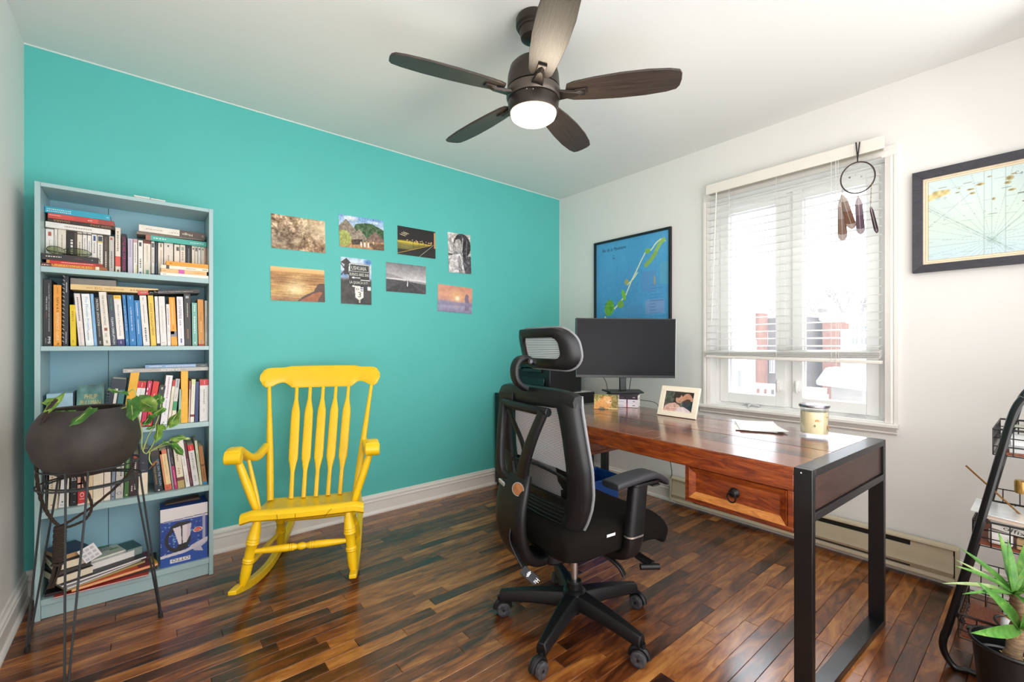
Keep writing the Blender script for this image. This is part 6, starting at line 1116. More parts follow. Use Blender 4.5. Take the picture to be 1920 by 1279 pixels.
# see-through mesh: dark threads with gaps
def meshmat(name, sc):
    m = bpy.data.materials.new(name); m.use_nodes = True; nt = m.node_tree; N = nt.nodes.new; L = nt.links.new; p = nt.nodes['Principled BSDF']; o = nt.nodes['Material Output']
    p.inputs['Base Color'].default_value = (.03, .03, .033, 1); p.inputs['Roughness'].default_value = .7
    tc = N('ShaderNodeTexCoord'); sp = N('ShaderNodeSeparateXYZ'); L(tc.outputs['Object'], sp.inputs[0])
    mu = N('ShaderNodeMath'); mu.operation = 'MULTIPLY'; mu.inputs[1].default_value = sc; L(sp.outputs['Z'], mu.inputs[0]); fr = N('ShaderNodeMath'); fr.operation = 'FRACT'; L(mu.outputs[0], fr.inputs[0])
    gt = N('ShaderNodeMath'); gt.operation = 'LESS_THAN'; gt.inputs[1].default_value = .24; L(fr.outputs[0], gt.inputs[0])
    t = N('ShaderNodeBsdfTransparent'); d = N('ShaderNodeBsdfDiffuse'); d.inputs[0].default_value = (.62, .60, .60, 1); tl = N('ShaderNodeBsdfTranslucent'); tl.inputs[0].default_value = (.7, .68, .68, 1)
    y = N('ShaderNodeMixShader'); y.inputs[0].default_value = .5; L(d.outputs[0], y.inputs[1]); L(tl.outputs[0], y.inputs[2]); w = N('ShaderNodeMixShader'); w.inputs[0].default_value = .68; L(t.outputs[0], w.inputs[1]); L(y.outputs[0], w.inputs[2])
    x = N('ShaderNodeMixShader'); L(gt.outputs[0], x.inputs[0]); L(w.outputs[0], x.inputs[1]); L(p.outputs[0], x.inputs[2]); L(x.outputs[0], o.inputs[0]); return m
MESH = meshmat('chair mesh', 165)
g = ob(); rows = []
for z in np.linspace(.565, .935, 14): rows.append([(bx_(z) + .010 + .02 * (v * v), v * float(np.interp(z, [.56, .7, .87, .935], [.19, .195, .175, .15])), z) for v in np.linspace(-1, 1, 11)])
g.grid(rows); g.build('back_mesh', MESH, oc, smooth=60)
# spine, fork and medallion
def strap(P, ws, ts, nm, side=(0, 1, 0), m=BP):
    P2 = spline(P, 6); k = len(P2); w2 = np.interp(np.linspace(0, 1, k), np.linspace(0, 1, len(ws)), ws); t2 = np.interp(np.linspace(0, 1, k), np.linspace(0, 1, len(ts)), ts); xs = []; ys = []
    for i in range(k):
        tg = (P2[min(i + 1, k - 1)] - P2[max(i - 1, 0)]).normalized(); s_ = Vector(side); s_ = (s_ - tg * s_.dot(tg)).normalized(); xs.append(s_ * w2[i]); ys.append(tg.cross(s_).normalized() * t2[i])
    b = ob(); b.sweep(rrect(2, 2, .6, 4), P2, xs, ys); return b.build(nm, m, oc, smooth=50)
strap([(-.262, .012, .64), (-.285, .005, .59), (-.302, 0, .51), (-.295, 0, .43), (-.262, 0, .36), (-.20, 0, .325), (-.12, 0, .33)], [.075, .088, .088, .084, .075, .06, .05], [.014, .018, .02, .022, .024, .024, .02], 'spine')
strap([(-.262, -.01, .60), (-.272, -.045, .69), (-.268, -.09, .79), (-.252, -.132, .885)], [.036, .026, .022, .020], [.014, .012, .012, .012], 'fork_arm')
strap([(-.268, .055, .61), (-.282, .095, .635), (-.280, .108, .70), (-.268, .118, .80), (-.246, .142, .89)], [.030, .022, .018, .017, .016], [.014, .014, .014, .014, .012], 'fork_arm')
strap([(-.222, .01, .64), (-.214, .05, .735), (-.210, .12, .81), (-.206, .172, .872)], [.014, .0115, .011, .011], [.006, .005, .005, .005], 'inner_strut')
MDL = (-.296, -.048, .607); b = ob(); dn = Vector((-.88, -.46, .12)).normalized(); b.lathe([(.001, 0), (.0235, 0), (.0235, .006), (.021, .008), (.001, .0085)], MDL, 28, dn, cap=False); b.build('medallion', mat('copper disc', '#b0774c', .35, .7, vary=.2, scale=60), oc)
b = ob(); b.lathe([(.0215, .0083), (.0243, .0083), (.0243, .002)], MDL, 28, dn, cap=False); b.build('medallion_ring', CHR, oc)
F = frame((-.300, .078, .601), (0, -1, -.22), (-.25, 0, 1)); MB(OM @ F).box((0, 0, -.002), (.036, .0145, .0045)).build('maker_plate', mat('plate silver', '#c4ccc4', .35, .5), oc)
# pull strap with a printed tag
strap([(-.318, -.028, .468), (-.325, -.035, .43), (-.315, -.06, .385), (-.300, -.09, .345), (-.29, -.115, .325)], [.006, .008, .010, .012, .014], [.003, .003, .003, .003, .003], 'pull_strap', side=(.5, .5, .3))
F = OM @ frame((-.30, -.105, .348), (.5, -.75, -.55), (.55, .5, .45)); b = MB(F); b.prism(rrect(.062, .034, .005, 3, .018, -.012), Matrix.Identity(4), -.002, .001); to = b.build('strap_tag', mat('tag black', '#26262b', .5), oc)
m = MB(F)
for q in (((.012, -.024), (.0145, .001)), ((.016, -.021), (.018, -.002))): m.add([(q[0][0], q[0][1], .0014), (q[1][0], q[0][1], .0014), (q[1][0], q[1][1], .0014), (q[0][0], q[1][1], .0014)], [(0, 1, 2, 3)])
G_ = Matrix.Translation((.040, -.003, .0014)) @ Matrix.Rotation(math.radians(-90), 4, 'Z'); letters(m, 'Hu', G_, .018, .016); letters(m, '60', Matrix.Translation((.008, -.004, .0014)) @ Matrix.Rotation(math.radians(-90), 4, 'Z'), .014, .010)
m.build('tag_print', cm('#e9e9ec'), to, smooth=0)
# headrest
hs = ob(); outer = rrect(.335, .155, .066, 7, -.008, 1.103); inn = rrect(.225, .078, .026, 7, -.008, 1.105)
def hx(y, z): return -.185 + 1.75 * (y + .008) ** 2 - .02 * ((z - 1.10) / .08) + .0
n_ = len(outer); A = [(hx(y, z) + .016, y, z) for y, z in outer]; B = [(hx(y, z) + .004, y, z) for y, z in inn]; C = [(hx(y, z) - .010, y, z) for y, z in inn]; D = [(hx(y, z) - .012, y * .985, (z - 1.103) * .96 + 1.103) for y, z in outer]
mid = [((a[0] + c[0]) / 2 - .022, lerp(a[1], c[1], .5), lerp(a[2], c[2], .5)) for a, c in zip(A, C)]
L_ = [A, B, C, mid, D]; hs.add([p for l in L_ for p in l], [(r * n_ + k, r * n_ + (k + 1) % n_, ((r + 1) % 5) * n_ + (k + 1) % n_, ((r + 1) % 5) * n_ + k) for r in range(5) for k in range(n_)]); hs.build('headrest_frame', BP, oc, smooth=60)
g = ob(); rows = []
for z in np.linspace(1.062, 1.148, 8): rows.append([(hx(y, z) + .004, y, z) for y in np.linspace(-.124, .108, 14)])
g.grid(rows); g.build('headrest_mesh', meshmat('headrest mesh', 150), oc, smooth=60)
p = ob(); p.tube([(hx(y, z) + .018, y, z) for y, z in outer], .005, 7, closed=True); p.build('headrest_piping', TRM, oc)
strap([(-.236, .0, .955), (-.276, .0, .985), (-.284, .0, 1.03), (-.268, 0, 1.062), (-.235, 0, 1.068), (-.20, 0, 1.052)], [.020, .020, .020, .020, .019, .018], [.010, .010, .011, .011, .011, .010], 'headrest_post')
b = ob(); b.cyl((-.236, -.034, 1.058), (-.236, .028, 1.058), .011, n=16); b.build('headrest_pivot', BP, oc, bevel=.001); b = ob(); b.cyl((-.236, -.0375, 1.058), (-.236, -.0342, 1.058), .0065, n=12); b.build('pivot_screw', mat('dark screw', '#55555a', .3, .8), oc)
# ================================================================ bottom shelf: pile, card, kettle box; small things on the case
GPL = 'books and magazines piled flat on the bottom shelf'
def slab(pl, pr, z0, z1, dep, cover, pages, lab, name='magazine', cat='magazine', turn=0):
    A = at_z(*pl, z0); B = at_z(*pr, z0); e = (B - A); sh = BX0 + .0185 - (A.x - e.y / e.length * dep); A.x += max(0, sh); B.x = min(B.x + max(0, sh) * .5, BX1 - .0185); dep = min(dep, -.0355 - max(A.y, B.y)); e = (B - A); L = e.length; F = frame((A.x, A.y, z0), e, Vector((-e.y, e.x, 0))); c = min(.0018, (z1 - z0) * .25); m = MB(F)
    m.box((0, 0, 0), (L, dep, c)); m.box((0, 0, z1 - z0 - c), (L, dep, z1 - z0)); m.box((0, dep - .0015, c), (L, dep, z1 - z0 - c))
    o = m.build(name, cm(cover), smooth=0); tag(o, lab, cat, GPL); MB(F).box((.001, .001, c), (L - .001, dep - .0016, z1 - z0 - c)).build('page_block', pages, o, smooth=0); return o, F, L
def q4(x, y): return (70 + x / 7.104, 970 + y / 7.104)
TAN = cm('#c9a070'); CPG = mat('cream pages', '#ecdfc4', .8, vary=.05, scale=300)
slab(q4(215, 1088), q4(1480, 775), .0836, .0895, .17, '#b8433a', PAGEW, 'thin red magazine at the very bottom of the pile')
slab(q4(90, 1065), q4(1592, 690), .0899, .099, .19, '#242222', cm('#3a3433'), 'black magazine second from the bottom of the pile')
o, F, L = slab(q4(455, 1000), q4(1610, 640), .0995, .112, .185, '#df5a2c', cm('#efc08a'), 'orange red magazine with white title in the pile')
m = MB(); dashes(m, F @ Matrix.Translation((L * .42, .03, .0128)), L * .12, .016, 5, 3); m.build('title', cm('#f6e4d4'), o, smooth=0); MB(F).box((L * .76, .004, .0122), (L * .999, .18, .0128)).build('cover_picture', cm('#7d2a3c'), o, smooth=0); MB(F).box((L * .935, .004, .0128), (L * 1.0, .1, .0132)).build('yellow_strip', cm('#e8b83c'), o, smooth=0)
slab(q4(385, 990), q4(1440, 600), .1124, .121, .18, '#9a8a4c', cm('#b9a878'), 'olive magazine above the orange red one in the pile')
slab(q4(300, 990), q4(1345, 590), .1215, .1295, .18, '#a8a5a8', PAGEW, 'grey thin book above the olive magazine')
slab(q4(150, 985), q4(1385, 560), .130, .1405, .18, '#35333a', PAGEW, 'long white-paged book under the two upper stacks', 'book', 'book')
slab(q4(66, 955), q4(655, 760), .141, .172, .15, '#3a342f', CPG, 'thick cream-paged book at the left of the pile', 'book', 'book')
slab(q4(85, 830), q4(640, 655), .1725, .188, .15, '#2b2926', cm('#4a4640'), 'dark hardback in the left part of the pile', 'book', 'book')
slab(q4(92, 770), q4(612, 618), .1885, .221, .15, '#33302c', CPG, 'second cream-paged book from the top of the left stack', 'book', 'book')
slab(q4(112, 632), q4(640, 470), .2215, .243, .15, '#18314f', TAN, 'navy hardback on top of the left stack', 'book', 'book')
o, F, L = slab(q4(672, 722), q4(1296, 515), .141, .168, .16, '#e9e6e2', PAGEW, 'white booklet at the right of the left stack', 'booklet', 'booklet')
o, F, L = slab(q4(690, 610), q4(1190, 445), .1685, .176, .17, '#c9cbb9', PAGEW, 'green and white newsletter on the white booklet', 'newsletter', 'newsletter')
MB(F).box((.002, .12, .0074), (L - .002, .165, .0079)).build('green_band', cm('#4c8a3c'), o, smooth=0); MB(F).box((L * .68, .05, .0074), (L * .92, .066, .0079)).build('green_badge', cm('#6fa04a'), o, smooth=0); m = MB(); dashes(m, F @ Matrix.Translation((L * .2, .06, .0079)), L * .6, .05, 8, 9, 4); m.build('print', cm('#6a6f66'), o, smooth=0)
slab(q4(1200, 545), q4(1400, 480), .141, .178, .12, '#2f5a58', cm('#8a9a94'), 'teal notebook behind the right end of the pile', 'notebook', 'notebook')
# small printed card leaning on the pile
A = at_y(*q4(650, 618), -.262); B = at_y(*q4(865, 490), -.262); D = at_y(*q4(555, 450), -.258)
F = frame(A, B - A, D - A); w, h = (B - A).length, (D - A).length; cd_ = MB(F).box((0, 0, -.0008), (w, h, 0)).build('printed_card', cm('#f1eff0'), smooth=0); tag(cd_, 'small white printed card leaning against the pile on the bottom shelf', 'card')
m = MB()
for r_ in range(3):
    for c_ in range(3): dashes(m, F @ Matrix.Translation((w * (.1 + .29 * c_), h * (.1 + .3 * r_), .0004)), w * .2, h * .17, 4, r_ * 3 + c_, 3)
m.build('print', cm('#8a8890'), cd_, smooth=0)
# kettle box, standing upside down
bx = thing('kettle_box', 'blue cardboard kettle box standing upside down on the bottom shelf', 'box', (-2.767, -.17, .083))
bw, bh = .181, .268; F = frame((-2.857, -.238, .0838), (1, 0, 0), (0, .02, 1)); MB(F).box((0, 0, -.13), (bw, bh, -.0005)).build('carton', cm('#2b4f9c'), bx, bevel=.0015)
cv = Canvas(110, 160, '#24408f', 41); cv.vgrad([(0, '#2a4a9c'), (1, '#1f3a84')]); r = cv.r
for i in range(60): a = r.random() * 6.28; d = .1 + .45 * r.random(); cv.ell(.42 + d * math.cos(a), .52 + d * .62 * math.sin(a), .015 + .03 * r.random(), .01 + .012 * r.random(), '#6fb0e0' if i % 3 else '#b9e0f4', .7, rot=a, soft=.7)
cv.noise(20, .1); cv.rect(0, 0, 1, .235, '#e6dfe0'); cv.line([(0, .23), (1, .2)], .006, '#2c3a78')
cv.ell(.36, .56, .27, .22, '#15171c'); cv.ell(.36, .56, .2, .155, '#24408f'); 
for i in range(20): a = r.random() * 6.28; d = .14 * r.random(); cv.ell(.3 + d * math.cos(a), .56 + d * math.sin(a), .02, .01, '#8fc4e8', .7)
cv.poly([(.2, .33), (.36, .27), (.62, .28), (.64, .34), (.2, .4)], '#1d1d20'); cv.poly([(.26, .36), (.64, .32), (.62, .52), (.54, .64), (.38, .66), (.32, .5)], '#e6dde0'); cv.poly([(.42, .34), (.455, .34), (.46, .65), (.44, .65)], '#1d1d20'); cv.poly([(.56, .33), (.64, .32), (.62, .52), (.54, .64)], '#c9c2c9', .7); cv.poly([(.36, .66), (.56, .64), (.58, .74), (.3, .78)], '#141518')
cv.ell(.78, .46, .1, .042, '#e8dcd4', rot=-.1); cv.ell(.78, .46, .08, .034, '#d4472c', rot=-.1); cv.rect(.88, .2, .945, 1, '#b9b4c4', .9); cv.poly([(0, .8), (.55, .765), (.7, .7), (1, .62), (1, .68), (.72, .78), (.5, .82), (0, .845)], '#d9d4dc'); cv.poly([(0, .845), (.5, .82), (1, .72), (1, 1), (0, 1)], '#2a52a4'); cv.poly([(.62, .72), (.95, .63), (1, .7), (.85, .78), (.9, .86), (.7, .82)], '#cfcad4', .9); cv.rect(.2, .885, .62, .955, '#e9e6ea')
cv.build('printed_front', F @ Matrix.Translation((0, 0, .0003)), bw, bh, bx); m = MB()
letters(m, 'OTTO', F @ Matrix.Translation((bw * .6, bh * .107, .001)) @ Matrix.Rotation(math.pi, 4, 'Z'), bw * .37, bh * .05); m.build('brand_lettering', cm('#1d2030'), bx, smooth=0)
m = MB(); letters(m, '15%', F @ Matrix.Translation((bw * .725, bh * .525, .001)), bw * .11, bh * .026); m.build('badge_lettering', cm('#f6e4dc'), bx, smooth=0)
m = MB(); m.hexa([(-2.84, -.17, .352), (-2.70, -.17, .352), (-2.70, -.11, .353), (-2.84, -.11, .353), (-2.83, -.165, .357), (-2.705, -.165, .362), (-2.705, -.11, .364), (-2.83, -.11, .36)]); m.build('loose_flap', cm('#5d4a3a'), bx)
for i, (x0, x1, h, lab) in enumerate(((-2.951, -2.895, .019, 'left of the two small white boxes on top of the bookcase'), (-2.892, -2.838, .017, 'right of the two small white boxes on top of the bookcase'))):
    t = thing('small_box', lab, 'box', ((x0 + x1) / 2, -.19, 1.777), 'small white boxes on the bookcase'); MB().box((x0, -.215, 1.7775), (x1, -.165, 1.7775 + h * .6)).build('tray', cm('#ece9e4'), t, bevel=.002); MB().box((x0 - .0005, -.2155, 1.7775 + h * .6 + .0005), (x1 + .0005, -.1645, 1.7775 + h)).build('lid', cm('#f4f1ec'), t, bevel=.003)
# sunglasses
sg_ = thing('sunglasses', 'dark framed sunglasses with green lenses on the black book', 'sunglasses', (-3.16, -.2, zblk)); ys = -.222
LENS = glassy('green lens', (.42, .5, .28), 1.0, haze=.12); FRM = mat('dark tortoise frame', '#2b2c20', .3)
for (px0, px1, py0, py1) in ((87, 122, 462, 477), (125, 171, 466, 481)):
    a = at_y(px0, py0, ys); b = at_y(px1, py1, ys); w, h = (b.x - a.x) / 2, .0165; cxx, cz = (a.x + b.x) / 2, zblk + .0185
    pts = [(cxx + w * math.cos(q) * (1 + .08 * math.sin(q)), ys - .004 + .012 * (math.cos(q)) ** 2 * .5, cz + h * math.sin(q) - .003 * math.cos(q)) for q in [j * 2 * math.pi / 24 for j in range(24)]]
    MB().tube(pts, .0013, 6, closed=True).build('rim', FRM, sg_); c = Vector((cxx, ys - .004, cz)); m = MB(); m.add([c] + pts, [(0, i + 1, (i + 1) % 24 + 1) for i in range(24)]); m.build('lens', LENS, sg_)
xa = at_y(122, 470, ys).x; MB().tube(spline([(xa - .004, ys, zblk + .024), (xa + .003, ys - .003, zblk + .028), (xa + .008, ys, zblk + .023)], 4), .0018, 6).build('bridge', FRM, sg_)
for x0, x1 in ((at_y(87, 466, ys).x, at_y(150, 466, ys).x), (at_y(171, 472, ys).x, at_y(105, 472, ys).x)): MB().tube(spline([(x0, ys + .006, zblk + .02), (x0 * .9 + x1 * .1, ys + .02, zblk + .018), (x1, ys + .026, zblk + .006)], 5), .0016, 6).build('temple', FRM, sg_)
# ================================================================ plant stand, pot, rope and trailing plant
PC = Vector((-3.064, -.612, 0)); WIRE = mat('dark grey wire', '#3c4043', .45, .3)
ps = thing('plant_stand', 'three-legged dark wire plant stand in front of the bookcase', 'plant stand', PC)
def circ(r, z, n=40): return [(PC.x + r * math.cos(2 * math.pi * k / n), PC.y + r * math.sin(2 * math.pi * k / n), z) for k in range(n)]
RT, RZ = .137, .682
MB().tube(circ(RT, RZ), .0032, 7, closed=True).build('upper_ring', WIRE, ps)
for r_ in (.142, .118): MB().tube(circ(r_, .622), .0032, 7, closed=True).build('lower_ring', WIRE, ps)
for (px, py) in ((50.5, 1222), (301.5, 1157), (124, 1297)):
    ft = at_z(px, py, 0); d = (ft - PC); d.z = 0; d.normalize(); s = Vector((-d.y, d.x, 0)); hw = .027; top = PC + d * .139
    L = spline([ft + UP * .004 + s * .004, lerp(ft, top + UP * .62, .5) + s * (.004 + hw) * .5, top + UP * .62 + s * hw, top + UP * .70 + s * hw, top + UP * .727 + s * hw * .6, top + UP * .737, top + UP * .727 - s * hw * .6, top + UP * .70 - s * hw, top + UP * .62 - s * hw, lerp(ft, top + UP * .62, .5) - s * (.004 + hw) * .5, ft + UP * .004 - s * .004], 5)
    lg = MB().tube(L, .0034, 8).build('leg', WIRE, ps); MB().cyl(ft, ft + (top + UP * .62 - ft).normalized() * .022, .0085, .0075, 12).build('rubber_foot', mat('rubber', '#1d1d1e', .7), lg)
PTM = mat('dark stoneware', '#3a3431', .62, vary=.35, scale=14, bump=.25, bscale=160)
PX = CAM + FWD * 1.60 + RGT * ((163.5 - 960) / FPX * 1.60); pcx, pcy = PX.x, PX.y
pot = thing('plant_pot', 'round dark stoneware bowl pot on the wire stand', 'pot', (pcx, pcy, .65))
prf = [(.001, .653), (.045, .655), (.08, .664), (.112, .688), (.138, .725), (.151, .772), (.150, .812), (.138, .848), (.122, .874), (.110, .889), (.104, .893), (.099, .889), (.108, .868), (.124, .84), (.001, .838)]
MB().lathe([(r_, z) for r_, z in prf[:13]] + [(.124, .845)], (pcx, pcy, 0), 56, cap=False).build('bowl', PTM, pot, smooth=50)
MB().lathe([(.001, .835), (.123, .835)], (pcx, pcy, 0), 32, cap=False).build('soil', mat('soil', '#1f1712', .95, vary=.4, scale=120, bump=.8, bscale=200), pot)
ROPE = mat('dark hemp rope', '#3b2f27', .9, vary=.35, scale=300, bump=.6, bscale=300)
def pd(px, py, d): r = ray(px, py); return CAM + r * d
rp_ = thing('rope_hanger', 'dark knotted rope hanger dangling from the stoneware pot', 'rope', pd(112, 1020, 1.62))
def rope(P, r0, nm='rope_strand'):
    P = spline(P, 9); k = len(P); b = MB()
    for ph in (0, 2.1, 4.2):
        pts = []
        for i, p in enumerate(P):
            tg = (P[min(i + 1, k - 1)] - P[max(i - 1, 0)]).normalized(); x = tg.orthogonal().normalized(); x = (Vector((0, 1, 0)) - tg * tg.y).normalized() if abs(tg.y) < .95 else x; y = tg.cross(x); a = ph + i * .75; pts.append(p + x * (r0 * .55 * math.cos(a)) + y * (r0 * .55 * math.sin(a)))
        b.tube(pts, r0 * .62, 6)
    return b.build(nm, ROPE, rp_)
rope([pd(106, 787 - 38, 1.485), pd(88, 772, 1.475), pd(74, 815, 1.475), pd(69, 850, 1.50), pd(70, 905, 1.53), pd(80, 945, 1.58), pd(96, 972, 1.60), pd(110, 986, 1.61)], .0052)
rope([pd(252, 868, 1.70), pd(233, 898, 1.69), pd(180, 945, 1.66), pd(135, 975, 1.63), pd(112, 988, 1.62)], .0044)
rope([pd(150, 880, 1.66), pd(160, 912, 1.66), pd(172, 948, 1.66), pd(162, 972, 1.65), pd(140, 984, 1.64), pd(114, 992, 1.62)], .0044)
b = MB(); ka, kb = pd(113, 986, 1.615), pd(110, 1052, 1.615); kn = 40
b.tube([lerp(ka, kb, i / 120) + RGT * (.016 * math.cos(i * .85)) + FWD * (.014 * math.sin(i * .85)) for i in range(121)], .0042, 6); b.cyl(ka, kb, .015, .013, 12); b.build('wrapped_knot', ROPE, rp_)
b = MB(); random.seed(8)
for i in range(14):
    o_ = RGT * random.uniform(-.010, .010) + FWD * random.uniform(-.01, .01); b.tube(spline([kb + o_ * .8, pd(108, 1066, 1.612) + o_ * 1.2, pd(102 + random.uniform(-3, 3), 1085 + random.uniform(-2, 2), 1.61) + o_, pd(97 + random.uniform(-4, 4), 1101 + random.uniform(-5, 3), 1.61) + o_ * .6], 4), .003, 5)
b.build('tassel', ROPE, rp_); b = MB(); b.tube([pd(109, 1057, 1.612) + RGT * (.0165 * math.cos(q)) + FWD * (.0165 * math.sin(q)) + UP * .002 * math.sin(3 * q) for q in [j * .5 for j in range(26)]], .004, 6); b.build('tassel_binding', ROPE, rp_)
def leafmat(name, c0, c1, c2, amt=.3):
    m = bpy.data.materials.new(name); m.use_nodes = True; nt = m.node_tree; N = nt.nodes.new; L = nt.links.new; p = nt.nodes['Principled BSDF']; o = nt.nodes['Material Output']
    tc = N('ShaderNodeTexCoord'); n1 = N('ShaderNodeTexNoise'); n1.inputs['Scale'].default_value = 38; n1.inputs['Detail'].default_value = 4; L(tc.outputs['Object'], n1.inputs['Vector']); rp = N('ShaderNodeValToRGB'); e = rp.color_ramp.elements
    e[0].position = .35; e[0].color = (*lin(c0), 1); e[1].position = .75; e[1].color = (*lin(c2), 1); q = e.new(.58); q.color = (*lin(c1), 1); L(n1.outputs['Fac'], rp.inputs[0]); L(rp.outputs[0], p.inputs['Base Color']); p.inputs['Roughness'].default_value = .32
    t = N('ShaderNodeBsdfTranslucent'); L(rp.outputs[0], t.inputs[0]); x = N('ShaderNodeMixShader'); x.inputs[0].default_value = amt; L(p.outputs[0], x.inputs[1]); L(t.outputs[0], x.inputs[2]); L(x.outputs[0], o.inputs[0]); return m
LF1 = leafmat('pothos leaf', '#3c6f28', '#57913a', '#8fae52'); LF2 = leafmat('pothos young leaf', '#6a9a38', '#8fb54a', '#cbd27c'); LF3 = leafmat('pothos variegated leaf', '#4a8034', '#8fb04c', '#dfe0a0')
ph = thing('trailing_plant', 'trailing green pothos growing out of the stoneware pot', 'plant', (pcx, pcy, .84))
def leaf(b0, t0, d0, d1, wpx, m, fold=.25, face=None, droop=.0):
    a = pd(*b0, d0); t = pd(*t0, d1); ax = t - a; L_ = ax.length; ax.normalize(); nrm = (face or (-FWD + UP * .35)); nrm = Vector(nrm); nrm = (nrm - ax * nrm.dot(ax)).normalized(); sd = ax.cross(nrm); hw = wpx / FPX * (d0 + d1) / 2; rows = []; n = 12
    for i in range(n + 1):
        u = i / n; w = hw * (math.sin(math.pi * min(1, u * .93 + .10)) ** .75) * (1 - .38 * u) * 1.12 if u < 1 else .0004; w = max(w, .0004); back = -.10 * L_ * max(0, 1 - u / .25)
        rows.append([a + ax * (u * L_ + (back * abs(s) ** 1.2)) + sd * (w * s) + nrm * (-fold * w * (abs(s) ** 1.4) + droop * L_ * (u - u * u) * 4 + .004 * math.sin(u * 9 + s * 2)) for s in (-1, -.75, -.45, -.12, 0, .12, .45, .75, 1)])
    o = MB().grid(rows, .0006).build('leaf', m, ph, smooth=60); MB().tube([a + ax * (L_ * q) + nrm * (.0008 + droop * L_ * (q - q * q) * 4) for q in (0, .25, .5, .75, .97)], [.0011, .001, .0008, .0006, .0003], 5).build('midrib', mat('leaf rib', '#b9c47a', .5), o); return o
leaf((112, 747), (77, 757), 1.52, 1.49, 11, LF2, .1, -FWD + UP * .9); leaf((90, 770), (124, 733), 1.47, 1.56, 6.5, LF2, .5, -FWD * .7 + RGT * .7); leaf((172, 765), (130, 800), 1.50, 1.425, 13.5, LF1, .2, -FWD + UP * .4); leaf((142, 771), (104, 772), 1.55, 1.53, 4, LF1, .1, UP)
leaf((246, 748), (250, 790), 1.49, 1.44, 16.5, LF1, .25, -FWD + UP * .3); leaf((256, 748), (295, 769), 1.52, 1.50, 17, LF3, .25, -FWD + UP * .5); leaf((240, 737), (202, 730), 1.55, 1.50, 8.5, LF1, .15, -FWD * .5 + UP * .8)
leaf((303, 743), (283, 758), 1.56, 1.53, 11, LF1, .3, -FWD + RGT * .3); leaf((306, 764), (284, 780), 1.56, 1.53, 9.5, LF1, .2, -FWD + UP * .3); leaf((283, 778), (268, 799), 1.53, 1.50, 11.5, LF1, .25, -FWD - RGT * .2); leaf((316, 799), (338, 768), 1.57, 1.60, 12, LF3, .3, -FWD + UP * .1 - RGT * .2)
leaf((298, 797), (293, 830), 1.56, 1.53, 9.5, LF2, .3, -FWD); leaf((322, 822), (357, 823), 1.58, 1.60, 7.5, LF3, .3, -FWD * .6 + UP * .8, .1); leaf((322, 832), (344, 855), 1.57, 1.56, 7.5, LF1, .3, -FWD + UP * .2); leaf((300, 797), (312, 806), 1.56, 1.56, 4, LF2, .2); leaf((289, 799), (274, 805), 1.55, 1.54, 4, LF1, .2); leaf((306, 828), (327, 834), 1.56, 1.57, 5, LF1, .3, UP)
STM = mat('plant stem', '#a8b86a', .5); stems = [([(236, 762), (242, 754), (246, 748)], 1.5), ([(228, 766), (244, 760), (256, 748)], 1.52), ([(246, 772), (255, 745), (250, 730), (240, 737)], 1.54), ([(258, 774), (266, 810), (266, 838), (272, 850), (283, 846), (300, 835), (320, 826)], 1.56), ([(268, 845), (278, 818), (290, 800)], 1.555), ([(275, 851), (286, 835), (296, 812), (300, 799)], 1.56), ([(274, 851), (300, 838), (322, 832)], 1.565), ([(262, 770), (275, 768), (290, 775), (306, 764)], 1.545), ([(290, 800), (296, 785), (300, 770), (303, 743)], 1.555), ([(300, 800), (310, 803), (316, 799)], 1.565), ([(281, 848), (280, 862), (286, 872), (290, 868)], 1.56)]
for P, d in stems: MB().tube(spline([pd(x, y, d) for x, y in P], 5), .0017, 6).build('stem', STM, ph)
MB().tube(spline([pd(x, y, 1.56) for x, y in ((280, 880), (286, 872), (292, 866), (297, 868))], 5), [.001] * 5 + [.003] * 6 + [.0015] * 5, 6).build('dry_shoot', mat('dry shoot', '#a8683c', .7), ph)
# ================================================================ black wheeled rack at the right with three wire baskets
CBM = mat('rack black', '#121214', .3, coat=.2); RX = -.75; RW = mat('basket wood', '#8d4a2e', .5, vary=.3, scale=40, stretch=(1, 8, 1))
rk2 = thing('storage_rack', 'black metal rack with three wire baskets at the right edge', 'rack', (-.6, -2.9, 0)); YM = -2.975
def side(x, k):
    P = [at_x(px, py, RX) for px, py in ((1920, 746), (1907, 762), (1894, 793), (1870, 873), (1820, 1040), (1779, 1170), (1770, 1193), (1768, 1212), (1775, 1232), (1792, 1252), (1815, 1270))]
    P = [Vector((x, p.y, p.z)) for p in P]; zb = .0125; P = [Vector((x, 2 * YM - P[0].y, P[0].z + .012)), Vector((x, YM, P[0].z + .016))] + P[:1] + P[1:]
    zmin = min(p.z for p in P); P[-1] = Vector((x, P[-1].y, max(zb, P[-1].z))); P += [Vector((x, YM, zb))]
    m = MB(); m.tube(spline(P[2:-1], 6) + [P[-1]], .0125, 10, flat=.75); m.tube([P[2], P[1]], .0125, 10, flat=.75)
    mir = [Vector((p.x, 2 * YM - p.y, p.z)) for p in P[1:]]; m.tube(spline(mir[1:-1], 6) + [mir[-1]], .0125, 10, flat=.75); m.tube([mir[1], mir[0]], .0125, 10, flat=.75)
    o = m.build('side_frame', CBM, rk2); return P
side(RX, 0); side(-.40, 1)
